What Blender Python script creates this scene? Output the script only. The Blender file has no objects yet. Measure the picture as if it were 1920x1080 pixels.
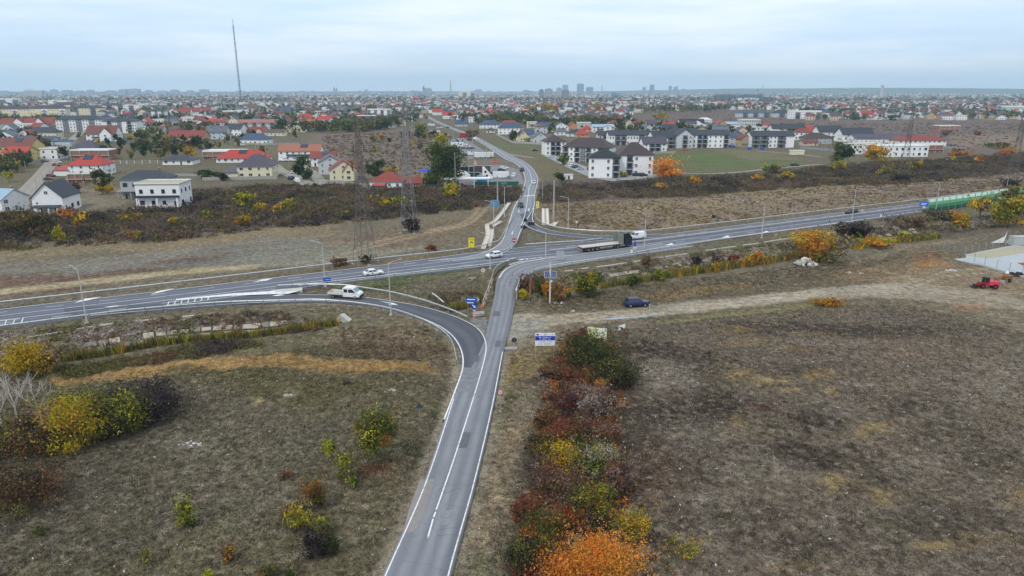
import bpy, math, random
import numpy as np
from mathutils import Vector, Matrix

# --- camera, world, sun
SC = bpy.context.scene
COL = SC.collection
F = 1297.0; HOR = 169.0; CAMH = 40.0
TH = math.atan((540 - HOR) / F); ST, CT = math.sin(TH), math.cos(TH)
cam = bpy.data.cameras.new('camera'); cam.sensor_width = 36.0; cam.lens = F / 1920 * 36
cam.clip_start = 0.5; cam.clip_end = 60000
camo = bpy.data.objects.new('camera', cam); COL.objects.link(camo)
camo.location = (0,0, CAMH); camo.rotation_euler = (math.pi / 2 - TH, 0,0)
SC.camera = camo

SUN_EL, SUN_AZ = 48.0,-35.0          # behind the camera, to the left
W = bpy.data.worlds.new('World'); SC.world = W; W.use_nodes = True
nt = W.node_tree; N = nt.nodes; Lk = nt.links; N.clear()
out = N.new('ShaderNodeOutputWorld'); bg = N.new('ShaderNodeBackground'); bg.inputs[1].default_value = 0.10
sky = N.new('ShaderNodeTexSky'); sky.sky_type = 'NISHITA'; sky.sun_disc = False
sky.sun_elevation = math.radians(SUN_EL); sky.sun_rotation = math.radians(180 + SUN_AZ)
sky.air_density = 1.0; sky.dust_density = 2.0
tc = N.new('ShaderNodeTexCoord'); sep = N.new('ShaderNodeSeparateXYZ'); Lk.new(tc.outputs['Generated'], sep.inputs[0])
def wn(scale, sx, sy, sz, detail=5):
    mp = N.new('ShaderNodeMapping'); mp.inputs['Scale'].default_value = (sx, sy, sz)
    Lk.new(tc.outputs['Generated'], mp.inputs[0])
    n = N.new('ShaderNodeTexNoise'); n.inputs['Scale'].default_value = scale; n.inputs['Detail'].default_value = detail
    n.inputs['Roughness'].default_value = 0.55
    Lk.new(mp.outputs[0], n.inputs[0]); return n.outputs[0]
def ramp(src, stops):
    r = N.new('ShaderNodeValToRGB'); e = r.color_ramp.elements
    e[0].position, e[0].color = stops[0][0], stops[0][1] + (1,)
    e[1].position, e[1].color = stops[-1][0], stops[-1][1] + (1,)
    for p, c in stops[1:-1]:
        x = e.new(p); x.color = c + (1,)
    Lk.new(src, r.inputs[0]); return r.outputs[0]
def wmix(fac, a, b):
    m = N.new('ShaderNodeMix'); m.data_type = 'RGBA'
    if isinstance(fac, float): m.inputs[0].default_value = fac
    else: Lk.new(fac, m.inputs[0])
    for s, k in ((a, 6),(b, 7)):
        if isinstance(s, tuple): m.inputs[k].default_value = s + (1,)
        else: Lk.new(s, m.inputs[k])
    return m.outputs[2]
deck = ramp(sep.outputs[2],[(0.0,(7.4,8.7,10.1)),(0.05,(6.2,7.9,9.9)),(0.15,(6.6,8.5,10.6)),(0.4,(7.0,8.1,9.3)),(1.0,(7.2,7.9,8.6))])
streak = ramp(wn(2.2,1.0,1.0,9.0),[(0.44,(0,0,0)),(0.64,(1,1,1))])
fine = ramp(wn(5.0,1.0,1.0,12.0,8),[(0.40,(0,0,0)),(0.75,(1,1,1))])
soft = wmix(streak, deck, (9.6,10.2,10.7))
lite = wmix(0.75, deck, soft)
lite2 = wmix(fine, lite, (9.2,9.8,10.2))
lite3 = wmix(0.35, lite, lite2)
gap = ramp(wn(1.4,1.0,1.0,5.0),[(0.35,(0.22,0.22,0.22)),(0.6,(0.05,0.05,0.05))])
final = wmix(gap, lite3, sky.outputs[0])
Lk.new(final, bg.inputs[0]); Lk.new(bg.outputs[0], out.inputs[0])

sl = bpy.data.lights.new('sun', 'SUN'); sl.energy = 1.7; sl.angle = math.radians(10); sl.color = (1.0,0.955,0.89)
so = bpy.data.objects.new('sun', sl); COL.objects.link(so); so.location = (-40,-60,220)
so.rotation_euler = (math.radians(90 - SUN_EL),0, math.radians(SUN_AZ))
SC.view_settings.view_transform = 'Standard'; SC.view_settings.look = 'None'
SC.view_settings.exposure = 0.22; SC.view_settings.gamma = 1.0; SC.view_settings.use_curve_mapping = False
SC.render.engine = 'CYCLES'
cy = SC.cycles
cy.max_bounces = 5; cy.diffuse_bounces = 2; cy.glossy_bounces = 2; cy.transmission_bounces = 2; cy.volume_bounces = 1; cy.transparent_max_bounces = 4
cy.use_denoising = True; cy.use_adaptive_sampling = True; cy.adaptive_threshold = 0.02
cy.caustics_reflective = False; cy.caustics_refractive = False

# --- helpers
R = random.Random(7); NR = np.random.default_rng(11)
def G(u, v, z=0.0):
    dx = (u - 960) / F; dy = -(v - 540) / F
    t = (z - CAMH) / (-ST + dy * CT)
    return Vector((t * dx, t * (CT + dy * ST), z))
def mpp(v):
    return CAMH / (ST + (v - 540) / F * CT) / F
def to_px(x, y, z=0.0):
    dp = y * CT - (z - CAMH) * ST; up = y * ST + (z - CAMH) * CT
    dp = np.maximum(dp, 1.0)
    return 960 + F * x / dp, 540 - F * up / dp
def lin(h):
    h = h.lstrip('#'); c = [int(h[i:i + 2],16) / 255 for i in (0,2,4)]
    return tuple(x / 12.92 if x <= .04045 else ((x + .055) / 1.055) ** 2.4 for x in c)
def hsh(i, j, s):
    n = (i.astype(np.int64) * 374761393 + j.astype(np.int64) * 668265263 + s * 982451653) & 0x7fffffff
    n = ((n ^ (n >> 13)) * 1274126177) & 0x7fffffff
    return ((n ^ (n >> 16)) & 0xffff) / 65535.0
def vn(x, y, s=0):
    x = np.asarray(x, float); y = np.asarray(y, float)
    i = np.floor(x); j = np.floor(y); a = x - i; b = y - j
    a = a * a * (3 - 2 * a); b = b * b * (3 - 2 * b)
    return (hsh(i, j, s) * (1 - a) + hsh(i + 1, j, s) * a) * (1 - b) + (hsh(i, j + 1, s) * (1 - a) + hsh(i + 1, j + 1, s) * a) * b
def fbm(x, y, s=0, o=4):
    r = 0; a = .5; t = 0
    for k in range(o):
        r = r + a * vn(x * 2 ** k, y * 2 ** k, s + k * 17); t += a; a *= .55
    return r / t

MC = {}
def M(name, hexc, rough=.65, metal=0.0, noise=.12, scale=1.5, bump=0.0, spec=.3, kind=None):
    key = (name, hexc)
    if key in MC: return MC[key]
    m = bpy.data.materials.new(name); m.use_nodes = True; MC[key] = m
    t = m.node_tree; n = t.nodes; l = t.links; b = n['Principled BSDF']
    b.inputs['Roughness'].default_value = rough; b.inputs['Metallic'].default_value = metal
    b.inputs['Specular IOR Level'].default_value = spec
    c = lin(hexc); g = n.new('ShaderNodeNewGeometry')
    nz = n.new('ShaderNodeTexNoise'); nz.inputs['Scale'].default_value = scale; nz.inputs['Detail'].default_value = 5
    l.new(g.outputs['Position'], nz.inputs[0])
    mx = n.new('ShaderNodeMix'); mx.data_type = 'RGBA'; l.new(nz.outputs[0], mx.inputs[0])
    mx.inputs[6].default_value = tuple(x * (1 - noise * 1.6) for x in c) + (1,)
    mx.inputs[7].default_value = tuple(min(.9, x * (1 + noise * 1.6)) for x in c) + (1,)
    src = mx.outputs[2]
    if kind == 'tile':       # rows of roof tiles: fine ridges running across the slope
        wv = n.new('ShaderNodeTexWave'); wv.wave_type = 'BANDS'; wv.bands_direction = 'Z'; wv.inputs['Scale'].default_value = 1.3
        wv.inputs['Distortion'].default_value = .4; l.new(g.outputs['Position'], wv.inputs[0])
        bp = n.new('ShaderNodeBump'); bp.inputs['Strength'].default_value = .5; bp.inputs['Distance'].default_value = .08
        l.new(wv.outputs[1], bp.inputs['Height']); l.new(bp.outputs[0], b.inputs['Normal'])
    elif kind == 'brick':
        br = n.new('ShaderNodeTexBrick'); br.inputs['Scale'].default_value = 2.0
        br.inputs['Color1'].default_value = c + (1,); br.inputs['Color2'].default_value = tuple(x * .7 for x in c) + (1,)
        br.inputs['Mortar'].default_value = (.35,.33,.30,1)
        mp = n.new('ShaderNodeMapping'); mp.inputs['Rotation'].default_value = (math.pi / 2,0,0)
        l.new(g.outputs['Position'], mp.inputs[0]); l.new(mp.outputs[0], br.inputs[0])
        m2 = n.new('ShaderNodeMix'); m2.data_type = 'RGBA'; m2.blend_type = 'MULTIPLY'; m2.inputs[0].default_value = .35
        l.new(br.outputs[0], m2.inputs[6]); l.new(nz.outputs[0], m2.inputs[7]); src = m2.outputs[2]
    l.new(src, b.inputs['Base Color'])
    if bump:
        bp = n.new('ShaderNodeBump'); bp.inputs['Strength'].default_value = bump; bp.inputs['Distance'].default_value = .05
        n2 = n.new('ShaderNodeTexNoise'); n2.inputs['Scale'].default_value = scale * 6; n2.inputs['Detail'].default_value = 4
        l.new(g.outputs['Position'], n2.inputs[0]); l.new(n2.outputs[0], bp.inputs['Height']); l.new(bp.outputs[0], b.inputs['Normal'])
    return m
def attr_mat(name, trans=0.0, rough=.85, grain=0.0):
    m = bpy.data.materials.new(name); m.use_nodes = True
    t = m.node_tree; n = t.nodes; l = t.links; b = n['Principled BSDF']
    b.inputs['Roughness'].default_value = rough; b.inputs['Specular IOR Level'].default_value = .15
    a = n.new('ShaderNodeAttribute'); a.attribute_name = 'Col'
    l.new(a.outputs[0], b.inputs['Base Color'])
    if trans:
        tr = n.new('ShaderNodeBsdfTranslucent'); l.new(a.outputs[0], tr.inputs[0])
        ms = n.new('ShaderNodeMixShader'); ms.inputs[0].default_value = trans
        l.new(b.outputs[0], ms.inputs[1]); l.new(tr.outputs[0], ms.inputs[2]); l.new(ms.outputs[0], n['Material Output'].inputs[0])
    return m
LEAF = attr_mat('leaves', .3); GRASS = attr_mat('dry_grass', .15)

class MB:
    """collects boxes, prisms, tubes, quads; .build() links one mesh object"""
    def __init__(s): s.v = []; s.f = []; s.mi = []; s.ms = []
    def m(s, mat):
        if mat not in s.ms: s.ms.append(mat)
        return s.ms.index(mat)
    def add(s, vs, fs, mat, X=None):
        o = len(s.v); k = s.m(mat)
        s.v += [tuple(X @ Vector(p)) if X else tuple(p) for p in vs]
        for f in fs: s.f.append([o + i for i in f]); s.mi.append(k)
        return s
    def box(s, x0, x1, y0, y1, z0, z1, mat, X=None):
        return s.add([(x0, y0, z0),(x1, y0, z0),(x1, y1, z0),(x0, y1, z0),(x0, y0, z1),(x1, y0, z1),(x1, y1, z1),(x0, y1, z1)],
                     [(0,3,2,1),(4,5,6,7),(0,1,5,4),(1,2,6,5),(2,3,7,6),(3,0,4,7)], mat, X)
    def quad(s, pts, mat, X=None): return s.add(pts, [tuple(range(len(pts)))], mat, X)
    def tube(s, a, b, r0, r1, mat, n=6, X=None, cap=True):
        a = Vector(a); b = Vector(b); d = (b - a)
        if d.length < 1e-6: return s
        d.normalize(); q = d.orthogonal().normalized(); w = d.cross(q)
        vs = [a + (q * math.cos(t) + w * math.sin(t)) * r0 for t in [2 * math.pi * i / n for i in range(n)]]
        vs += [b + (q * math.cos(t) + w * math.sin(t)) * r1 for t in [2 * math.pi * i / n for i in range(n)]]
        fs = [(i, (i + 1) % n, n + (i + 1) % n, n + i) for i in range(n)]
        if cap: fs += [tuple(range(n - 1,-1,-1)), tuple(range(n, 2 * n))]
        return s.add(vs, fs, mat, X)
    def prism(s, prof, y0, y1, mat, X=None):
        """profile of (x, z) extruded along y"""
        n = len(prof)
        vs = [(x, y0, z) for x, z in prof] + [(x, y1, z) for x, z in prof]
        fs = [(i, (i + 1) % n, n + (i + 1) % n, n + i) for i in range(n)] + [tuple(range(n - 1,-1,-1)), tuple(range(n, 2 * n))]
        return s.add(vs, fs, mat, X)
    def mesh(s, name):
        me = bpy.data.meshes.new(name); me.from_pydata(s.v, [], s.f)
        for x in s.ms: me.materials.append(x)
        if len(s.ms) > 1: me.polygons.foreach_set('material_index', s.mi)
        return me
    def build(s, name, parent=None, loc=(0,0,0), rz=0.0): return ob(name, s.mesh(name), parent, loc, rz)
def ob(name, me, parent=None, loc=(0,0,0), rz=0.0):
    o = bpy.data.objects.new(name, me); COL.objects.link(o); o.location = loc; o.rotation_euler = (0,0, rz)
    if parent: o.parent = parent
    return o
def tag(o, label=None, cat=None, group=None, kind=None):
    if label: o['label'] = label
    if cat: o['category'] = cat
    if group: o['group'] = group
    if kind: o['kind'] = kind
    return o
def thing(name, label, cat, loc=(0,0,0), rz=0.0, group=None):
    o = bpy.data.objects.new(name, None); COL.objects.link(o); o.location = loc; o.rotation_euler = (0,0, rz); o.empty_display_size = .3
    return tag(o, label, cat, group)
def copy_tree(o, parent=None):
    c = o.copy(); COL.objects.link(c); c.parent = parent
    for ch in o.children: copy_tree(ch, c)
    return c
def np_mesh(name, v, f, col=None, mat=None, uv=None):
    v = np.asarray(v, np.float32); f = np.asarray(f, np.int32); k = f.shape[1]
    me = bpy.data.meshes.new(name); me.vertices.add(len(v)); me.vertices.foreach_set('co', v.ravel())
    me.loops.add(f.size); me.loops.foreach_set('vertex_index', f.ravel())
    me.polygons.add(len(f)); me.polygons.foreach_set('loop_start', np.arange(0, f.size, k, dtype=np.int32))
    me.update(calc_edges=True)
    if col is not None:
        a = me.color_attributes.new('Col', 'FLOAT_COLOR', 'POINT')
        a.data.foreach_set('color', (col if col.shape[1] == 4 else np.concatenate([col, np.ones((len(col),1))],1)).astype(np.float32).ravel())
    if mat: me.materials.append(mat)
    return me
def spline(pts, n=12):
    """Catmull-Rom through 2-D/3-D points"""
    P = [np.array(p, float) for p in pts]; P = [2 * P[0] - P[1]] + P + [2 * P[-1] - P[-2]]; o = []
    for i in range(1, len(P) - 2):
        for k in range(n):
            t = k / n; a, b, c, d = P[i - 1:i + 3]
            o.append(.5 * ((2 * b) + (c - a) * t + (2 * a - 5 * b + 4 * c - d) * t * t + (3 * b - a - 3 * c + d) * t ** 3))
    o.append(P[-2]); return np.array(o)
def resample(p, step=None, n=None):
    d = np.r_[0, np.cumsum(np.linalg.norm(np.diff(p, axis=0), axis=1))]
    if n is None: n = max(2, int(round(d[-1] / step)) + 1)
    s = np.linspace(0, d[-1], n)
    return np.stack([np.interp(s, d, p[:, k]) for k in range(p.shape[1])],1)
def wl(pts, z=0.0, n=10):
    """pixel polyline -> smooth world polyline (x, y)"""
    return spline([G(u, v, z)[:2] for u, v in pts], n)
# --- ground
DITCH = [wl([(-140,716),(0,694),(130,674),(330,643),(500,628),(612,610)],-1.8),
         wl([(846,580),(903,558)],-1.8),
         wl([(976,550),(1060,546),(1130,536),(1220,521),(1330,502),(1470,484),(1600,463),(1720,446),(1850,428),(1990,408)],-1.8)]
def pdist(x, y, P):
    best = np.full(np.shape(x),1e9)
    for a, b in zip(P[:-1], P[1:]):
        d = b - a; L2 = max(d @ d, 1e-9)
        t = np.clip(((x - a[0]) * d[0] + (y - a[1]) * d[1]) / L2,0,1)
        best = np.minimum(best, np.hypot(x - a[0] - t * d[0], y - a[1] - t * d[1]))
    return best
DITCH = [resample(p, 4.0) for p in DITCH]
MOUND = [(405,652,7,2.2,.9),(1745,478,7,4,1.6),(1690,462,9,3,.9),(480,752,3,2,.35),(1715,430,12,4,1.0)]
def H(x, y):
    """ground height"""
    x = np.asarray(x, float); y = np.asarray(y, float)
    near = np.clip(1 - np.hypot(x, y) / 700,0,1)
    z = -.42 * fbm(x / 9, y / 9,3,3) * near - .10 * vn(x / 1.7, y / 1.7,9) * near
    for P in DITCH:
        m = (y > P[:, 1].min() - 9) & (y < P[:, 1].max() + 9) & (x > P[:, 0].min() - 9) & (x < P[:, 0].max() + 9)
        if not np.any(m): continue
        if np.ndim(x) == 0:
            d = float(pdist(x, y, P)); z = z - 1.75 * float(np.clip((5.6 - d) / 4.2,0,1))
        else:
            d = pdist(x[m], y[m], P); z[m] = z[m] - 1.75 * np.clip((5.6 - d) / 4.2,0,1)
    for u, v, sx, sy, h in MOUND:
        g = G(u, v); z = z + h * np.exp(-((x - g[0]) / sx) ** 2 - ((y - g[1]) / sy) ** 2)
    return z
def at(u, v):
    g = G(u, v); return Vector((g[0], g[1], float(H(g[0], g[1]))))

def inpoly(u, v, P):
    c = np.zeros(u.shape, bool); j = len(P) - 1
    for i in range(len(P)):
        (xi, yi),(xj, yj) = P[i], P[j]
        c ^= ((yi > v) != (yj > v)) & (u < (xj - xi) * (v - yi) / (yj - yi + 1e-12) + xi); j = i
    return c
Z = []
def zp(col, pts, amt=1.0, rag=6): Z.append(('p', lin(col), pts, amt, rag))
def ze(col, u, v, ru, rv, amt=.8): Z.append(('e', lin(col),(u, v, ru, rv), amt, 0))
def zl(col, pts, r0, r1, amt=.9): Z.append(('l', lin(col), pts, amt, (r0, r1)))
zp('#5c5a4c', [(-900,168),(2800,168),(2800,345),(-900,345)],1,3)
zp('#6b5f5a', [(590,252),(800,240),(830,300),(780,345),(640,325),(560,300)],1,5)
zp('#5e5050', [(1170,207),(1420,204),(1540,226),(1480,236),(1330,240),(1200,238)],1,3)
zp('#64575a', [(1490,226),(2050,222),(2050,330),(1780,280),(1600,262),(1500,244)],1,4)
zp('#857768', [(1790,252),(2050,250),(2050,274),(1880,282),(1780,272)],.7,4)
zp('#56603f', [(1228,290),(1290,280),(1400,283),(1500,300),(1520,314),(1330,324),(1228,318)],1,3)
zp('#476b38', [(1240,293),(1330,291),(1400,304),(1330,306)],.65,3); zp('#74705a', [(1330,280),(1450,284),(1510,300),(1400,300)],.5,3)
zp('#63604a', [(870,262),(1000,268),(1100,330),(1010,345),(985,310),(920,280)],1,4)
zp('#4f6040', [(915,265),(1010,270),(1015,282),(935,284)],.8,3)
zp('#66624e', [(-200,300),(110,300),(70,345),(-40,390),(-200,390)],.8,5)
zp('#5d5b43', [(190,262),(360,262),(360,300),(200,306)],.9,4); zp('#5f6148', [(390,268),(520,268),(520,300),(420,300)],.9,4)
zp('#7c7566', [(130,355),(250,350),(260,395),(150,400)],.9,4)
zp('#6e6a63', [(800,300),(985,296),(985,348),(820,350)],.8,2)
zp('#4f4844', [(-300,392),(150,398),(350,352),(660,338),(985,345),(985,380),(880,400),(640,420),(330,452),(-300,480)],1,5)
zp('#4f4745', [(1010,342),(1230,330),(1540,312),(1700,300),(2100,285),(2100,345),(1700,345),(1500,350),(1300,372),(1010,385)],1,5)
zp('#6d675a', [(-300,462),(330,440),(640,410),(900,385),(970,380),(965,440),(900,470),(600,505),(300,545),(-300,600)],1,6)
zp('#83785c', [(-100,470),(330,446),(640,416),(640,432),(330,462),(-100,490)],.7,8)
zp('#6d7072', [(-200,505),(120,488),(330,462),(520,440),(640,452),(600,492),(300,500),(-200,525)],.8,7)
zp('#5f4640', [(-100,520),(180,508),(280,500),(330,505),(120,545),(-100,560)],.75,7); zp('#604742', [(300,480),(440,470),(420,482),(280,496)],.7,6)
zp('#66493f', [(590,448),(700,440),(690,462),(600,470)],.6,6); zp('#7d8276', [(440,482),(660,450),(760,468),(560,500)],.55,7)
zl('#a39b80', [(-80,552),(120,533),(330,509),(480,497)],6,10,1.0); zl('#8b8a80', [(470,498),(640,484),(790,462)],4,7,.9); zl('#857d6c', [(-60,500),(150,487),(330,470),(480,452),(620,440)],2,4,.6); zl('#857d6c', [(-60,512),(150,498),(330,481),(480,465),(640,452)],2,4,.5)
zp('#6d5b4b', [(700,432),(900,395),(930,400),(900,430),(700,470)],.6,6); zp('#645640', [(560,508),(760,480),(900,462),(890,470),(600,512)],.7,5)
zp('#7a6e5a', [(1005,382),(1300,368),(1500,348),(1700,338),(2100,325),(2100,362),(1740,376),(1500,402),(1240,432),(1060,432),(1010,415)],1,5)
zp('#8f8268', [(1180,385),(1400,360),(1640,345),(1700,350),(1450,375),(1200,402)],.6,8); zp('#655748', [(1010,386),(1110,384),(1150,420),(1060,428),(1012,412)],.6,6)
zp('#605650', [(1640,352),(1900,338),(1900,352),(1700,368)],.6,6)
zp('#5e5d4b', [(-300,620),(300,588),(480,570),(680,575),(640,600),(300,612),(-300,660)],1,5)
zp('#5a5450', [(-300,650),(0,625),(300,602),(620,580),(620,610),(300,640),(-300,700)],.8,6)
zp('#5c5a4b', [(960,520),(1080,495),(1240,470),(1520,432),(1740,402),(1980,372),(1980,430),(1700,460),(1400,490),(1150,525),(980,545)],1,5)
zp('#4c6038', [(1320,466),(1380,456),(1390,462),(1330,474)],.7,4); zp('#4a4340', [(1600,435),(1800,405),(1900,402),(1800,440),(1620,462)],.6,7)
zp('#62614c', [(640,535),(900,510),(925,520),(905,560),(860,570),(760,560),(700,550)],1,5)
zp('#3f5a30', [(640,540),(800,508),(900,505),(820,520),(680,548)],.75,6); zp('#716c62', [(740,538),(880,520),(890,545),(770,555)],.7,8)
zp('#5e5e52', [(975,465),(990,430),(1040,442),(1130,450),(1110,462),(985,478)],1,3); zp('#4d4139', [(930,470),(905,400),(960,388),(935,440)],.4,4)
zp('#66634f', [(-300,690),(330,655),(620,610),(720,585),(850,640),(850,700),(760,870),(690,1080),(600,1400),(-300,1400)],1,6)
zp('#6a675f', [(-200,850),(500,720),(700,800),(560,980),(200,1080),(-200,1080)],.55,30)
zp('#57544a', [(-200,900),(250,820),(420,900),(200,1100),(-200,1200)],.5,30)
zp('#9c7e50', [(90,704),(300,678),(480,661),(620,663),(720,676),(810,690),(790,706),(700,696),(620,688),(440,688),(250,707),(110,724)],.85,7)
zp('#836d40', [(520,668),(560,672),(700,690),(820,698),(820,708),(600,690),(440,676)],.6,5)
zp('#746455', [(640,610),(760,600),(850,650),(800,690),(660,660),(600,640)],.75,9); zp('#877c6b', [(780,665),(850,660),(855,690),(800,700)],.6,9)
zp('#4c5433', [(300,690),(480,690),(520,702),(380,716)],.6,6); zp('#5f5a35', [(340,700),(620,694),(760,730),(640,750),(420,745)],.5,12)
ze('#a09880', 540,738,22,14,.6); ze('#9c8d68', 482,752,16,9,.9); ze('#aaa49a', 350,830,50,18,.35); ze('#49552f', 815,765,18,22,.7); ze('#44572e', 780,860,14,40,.5)
ze('#6b4436', 690,880,40,18,.55); ze('#7d7468', 640,930,60,60,.35); ze('#857c70', 830,700,30,30,.4)
zl('#7b756b', [(700,1100),(780,920),(838,755),(858,690)],5,9,.65)
zp('#40302c', [(-100,870),(110,860),(140,880),(40,950),(-100,960)],.7,14); zp('#3a332f', [(60,760),(330,730),(300,800),(120,860),(-80,880)],.6,14)
zp('#6d6659', [(1180,600),(1560,566),(1700,560),(2600,640),(2600,1500),(1160,1500),(1150,760)],1,10)
zp('#6a635c', [(1150,610),(1400,580),(1700,570),(1950,650),(1980,1150),(1180,1150)],.9,20)
for (u, v, a, b, s, k) in [(1230,660,60,22,.75,0),(1300,690,80,22,.6,0),(1350,760,90,26,.7,0),(1480,690,70,12,.5,0),(1530,790,70,30,.7,0),(1480,830,60,26,.5,0),(1560,850,80,30,.7,0),
                        (1640,900,60,26,.55,0),(1300,880,80,30,.5,0),(1240,1000,60,50,.6,0),(1400,970,100,30,.4,0),(1700,760,60,20,.5,0),(1780,800,60,20,.4,0),(1850,860,60,24,.5,0),(1500,1020,110,30,.45,0),(1750,980,100,30,.4,0),(1210,780,50,50,.5,0),(1620,620,120,10,.5,0),(1450,610,100,10,.45,0)]:
    ze('#2f2926', u, v, a * 1.2, b * 1.2, min(.95, s * 1.35))
for (u, v, a, b, s) in [(1375,615,30,5,.6),(1400,638,40,6,.5),(1390,700,26,10,.8),(1440,712,40,10,.85),(1478,728,22,6,.8),(1545,702,34,12,.85),(1560,728,14,8,.7),(1475,652,20,6,.6),(1630,804,40,16,.8),(1660,795,20,8,.6),
                        (1385,790,20,12,.55),(1575,895,32,14,.85),(1560,915,18,8,.7),(1660,930,26,14,.7),(1745,1018,30,10,.8),(1285,1022,40,14,.55),(1515,625,30,4,.5),(1925,930,40,16,.6),(1480,1060,40,12,.35),(1850,1010,40,14,.3)]:
    ze('#9a885e', u, v, a * 1.15, b * 1.15, s * .85)
ze('#9b958e', 1240,700,55,34,.6); ze('#8d8780', 1420,880,90,22,.45); ze('#8d8780', 1330,930,60,20,.4); ze('#938a84', 1640,720,80,14,.45); ze('#8d857c', 1560,640,70,8,.5); ze('#8f8880', 1720,870,80,24,.45); ze('#5e4036', 1505,660,40,8,.45); ze('#5e4036', 1640,830,50,18,.35); ze('#5e4036', 1440,760,50,14,.35); ze('#5e4036', 1230,900,30,60,.4); ze('#857e78', 1580,770,60,14,.6); ze('#7d7872', 1300,810,60,20,.35); ze('#8f8a80', 1880,700,90,60,.35); ze('#8a7b6c', 1730,660,90,24,.5)
zp('#7d7566', [(955,620),(1050,610),(1060,700),(1000,800),(960,900),(920,1100),(850,1100),(905,900),(935,760)],1,8)
zp('#8a7a4e', [(955,660),(1000,650),(1060,640),(1050,668),(990,700),(955,710)],.7,8); zp('#8d8152', [(940,690),(975,680),(965,720),(940,730)],.55,6)
ze('#48562f', 950,740,16,16,.8); ze('#4c5a34', 935,780,16,30,.6); ze('#4a5c33', 900,1060,30,24,.5); ze('#4b5735', 1020,738,26,10,.4)
zl('#93866f', [(960,800),(930,900),(900,1010)],8,20,.6); ze('#3b2c28', 910,950,10,30,.5)
zp('#4d423b', [(1010,690),(1130,640),(1200,700),(1170,800),(1180,960),(1200,1100),(960,1100),(1000,900),(1030,760)],.75,12)
zp('#625b4c', [(975,560),(1100,545),(1200,530),(1500,488),(1700,465),(2000,455),(2100,560),(1680,560),(1300,590),(1000,612)],1,5)
zp('#8a744c', [(1190,562),(1320,538),(1420,528),(1380,540),(1260,560)],.75,6); zp('#85725c', [(1560,505),(1700,492),(1790,500),(1700,525),(1570,520)],.7,6)
zp('#82684a', [(1700,480),(1790,488),(1800,500),(1720,508)],.8,5); ze('#a5733f', 1745,494,22,6,.8); ze('#6b4a38', 1745,484,26,5,.8)
zp('#857866', [(1690,515),(1850,500),(1990,540),(1990,568),(1700,550),(1620,543)],.85,5)
zp('#9b9486', [(958,588),(1040,588),(1170,577),(1300,564),(1440,551),(1560,538),(1680,526),(1700,548),(1570,555),(1420,569),(1300,582),(1170,595),(1040,608),(950,640)],.95,3)
zp('#918a7e', [(1560,537),(1700,540),(1850,556),(2000,570),(2000,590),(1840,576),(1700,556),(1570,558)],.9,4)
zl('#8c7f68', [(970,596),(1100,591),(1250,577)],3,6,.6); zp('#7c8184', [(940,600),(1010,596),(1010,620),(950,640)],.75,6); zp('#747c80', [(870,596),(912,598),(916,640),(900,622)],.9,3)
zp('#7a8045', [(1230,596),(1330,586),(1560,562),(1560,568),(1330,594),(1230,606)],.6,4); zp('#94705a', [(1770,566),(1840,566),(1860,582),(1800,580)],.6,4); ze('#a39a86', 1875,588,22,5,.8)
zl('#8d8370', [(1980,416),(1850,440),(1720,462),(1600,492)],3,7,.6); zp('#4a4246', [(1740,425),(1900,408),(2000,410),(1990,440),(1800,448)],.5,6)
for p in ([(918,381),(895,408),(868,422),(800,436),(720,456),(640,476)],[(903,381),(886,404),(858,420),(790,433),(700,453)]): zl('#9a8c76', p, 1.6,3.2,.9)
for p in ([(1700,530),(1780,508),(1850,500)],[(1690,545),(1760,520),(1840,510)],[(1740,540),(1830,552),(1930,575)],[(1620,500),(1690,515),(1720,525)]): zl('#a99f8d', p, 1.2,2.6,.6)
for p in ([(1100,597),(1300,574),(1500,551),(1660,536)],[(1100,603),(1300,580),(1500,558)]): zl('#b0aa9c', p, 2,4,.55)

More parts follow.
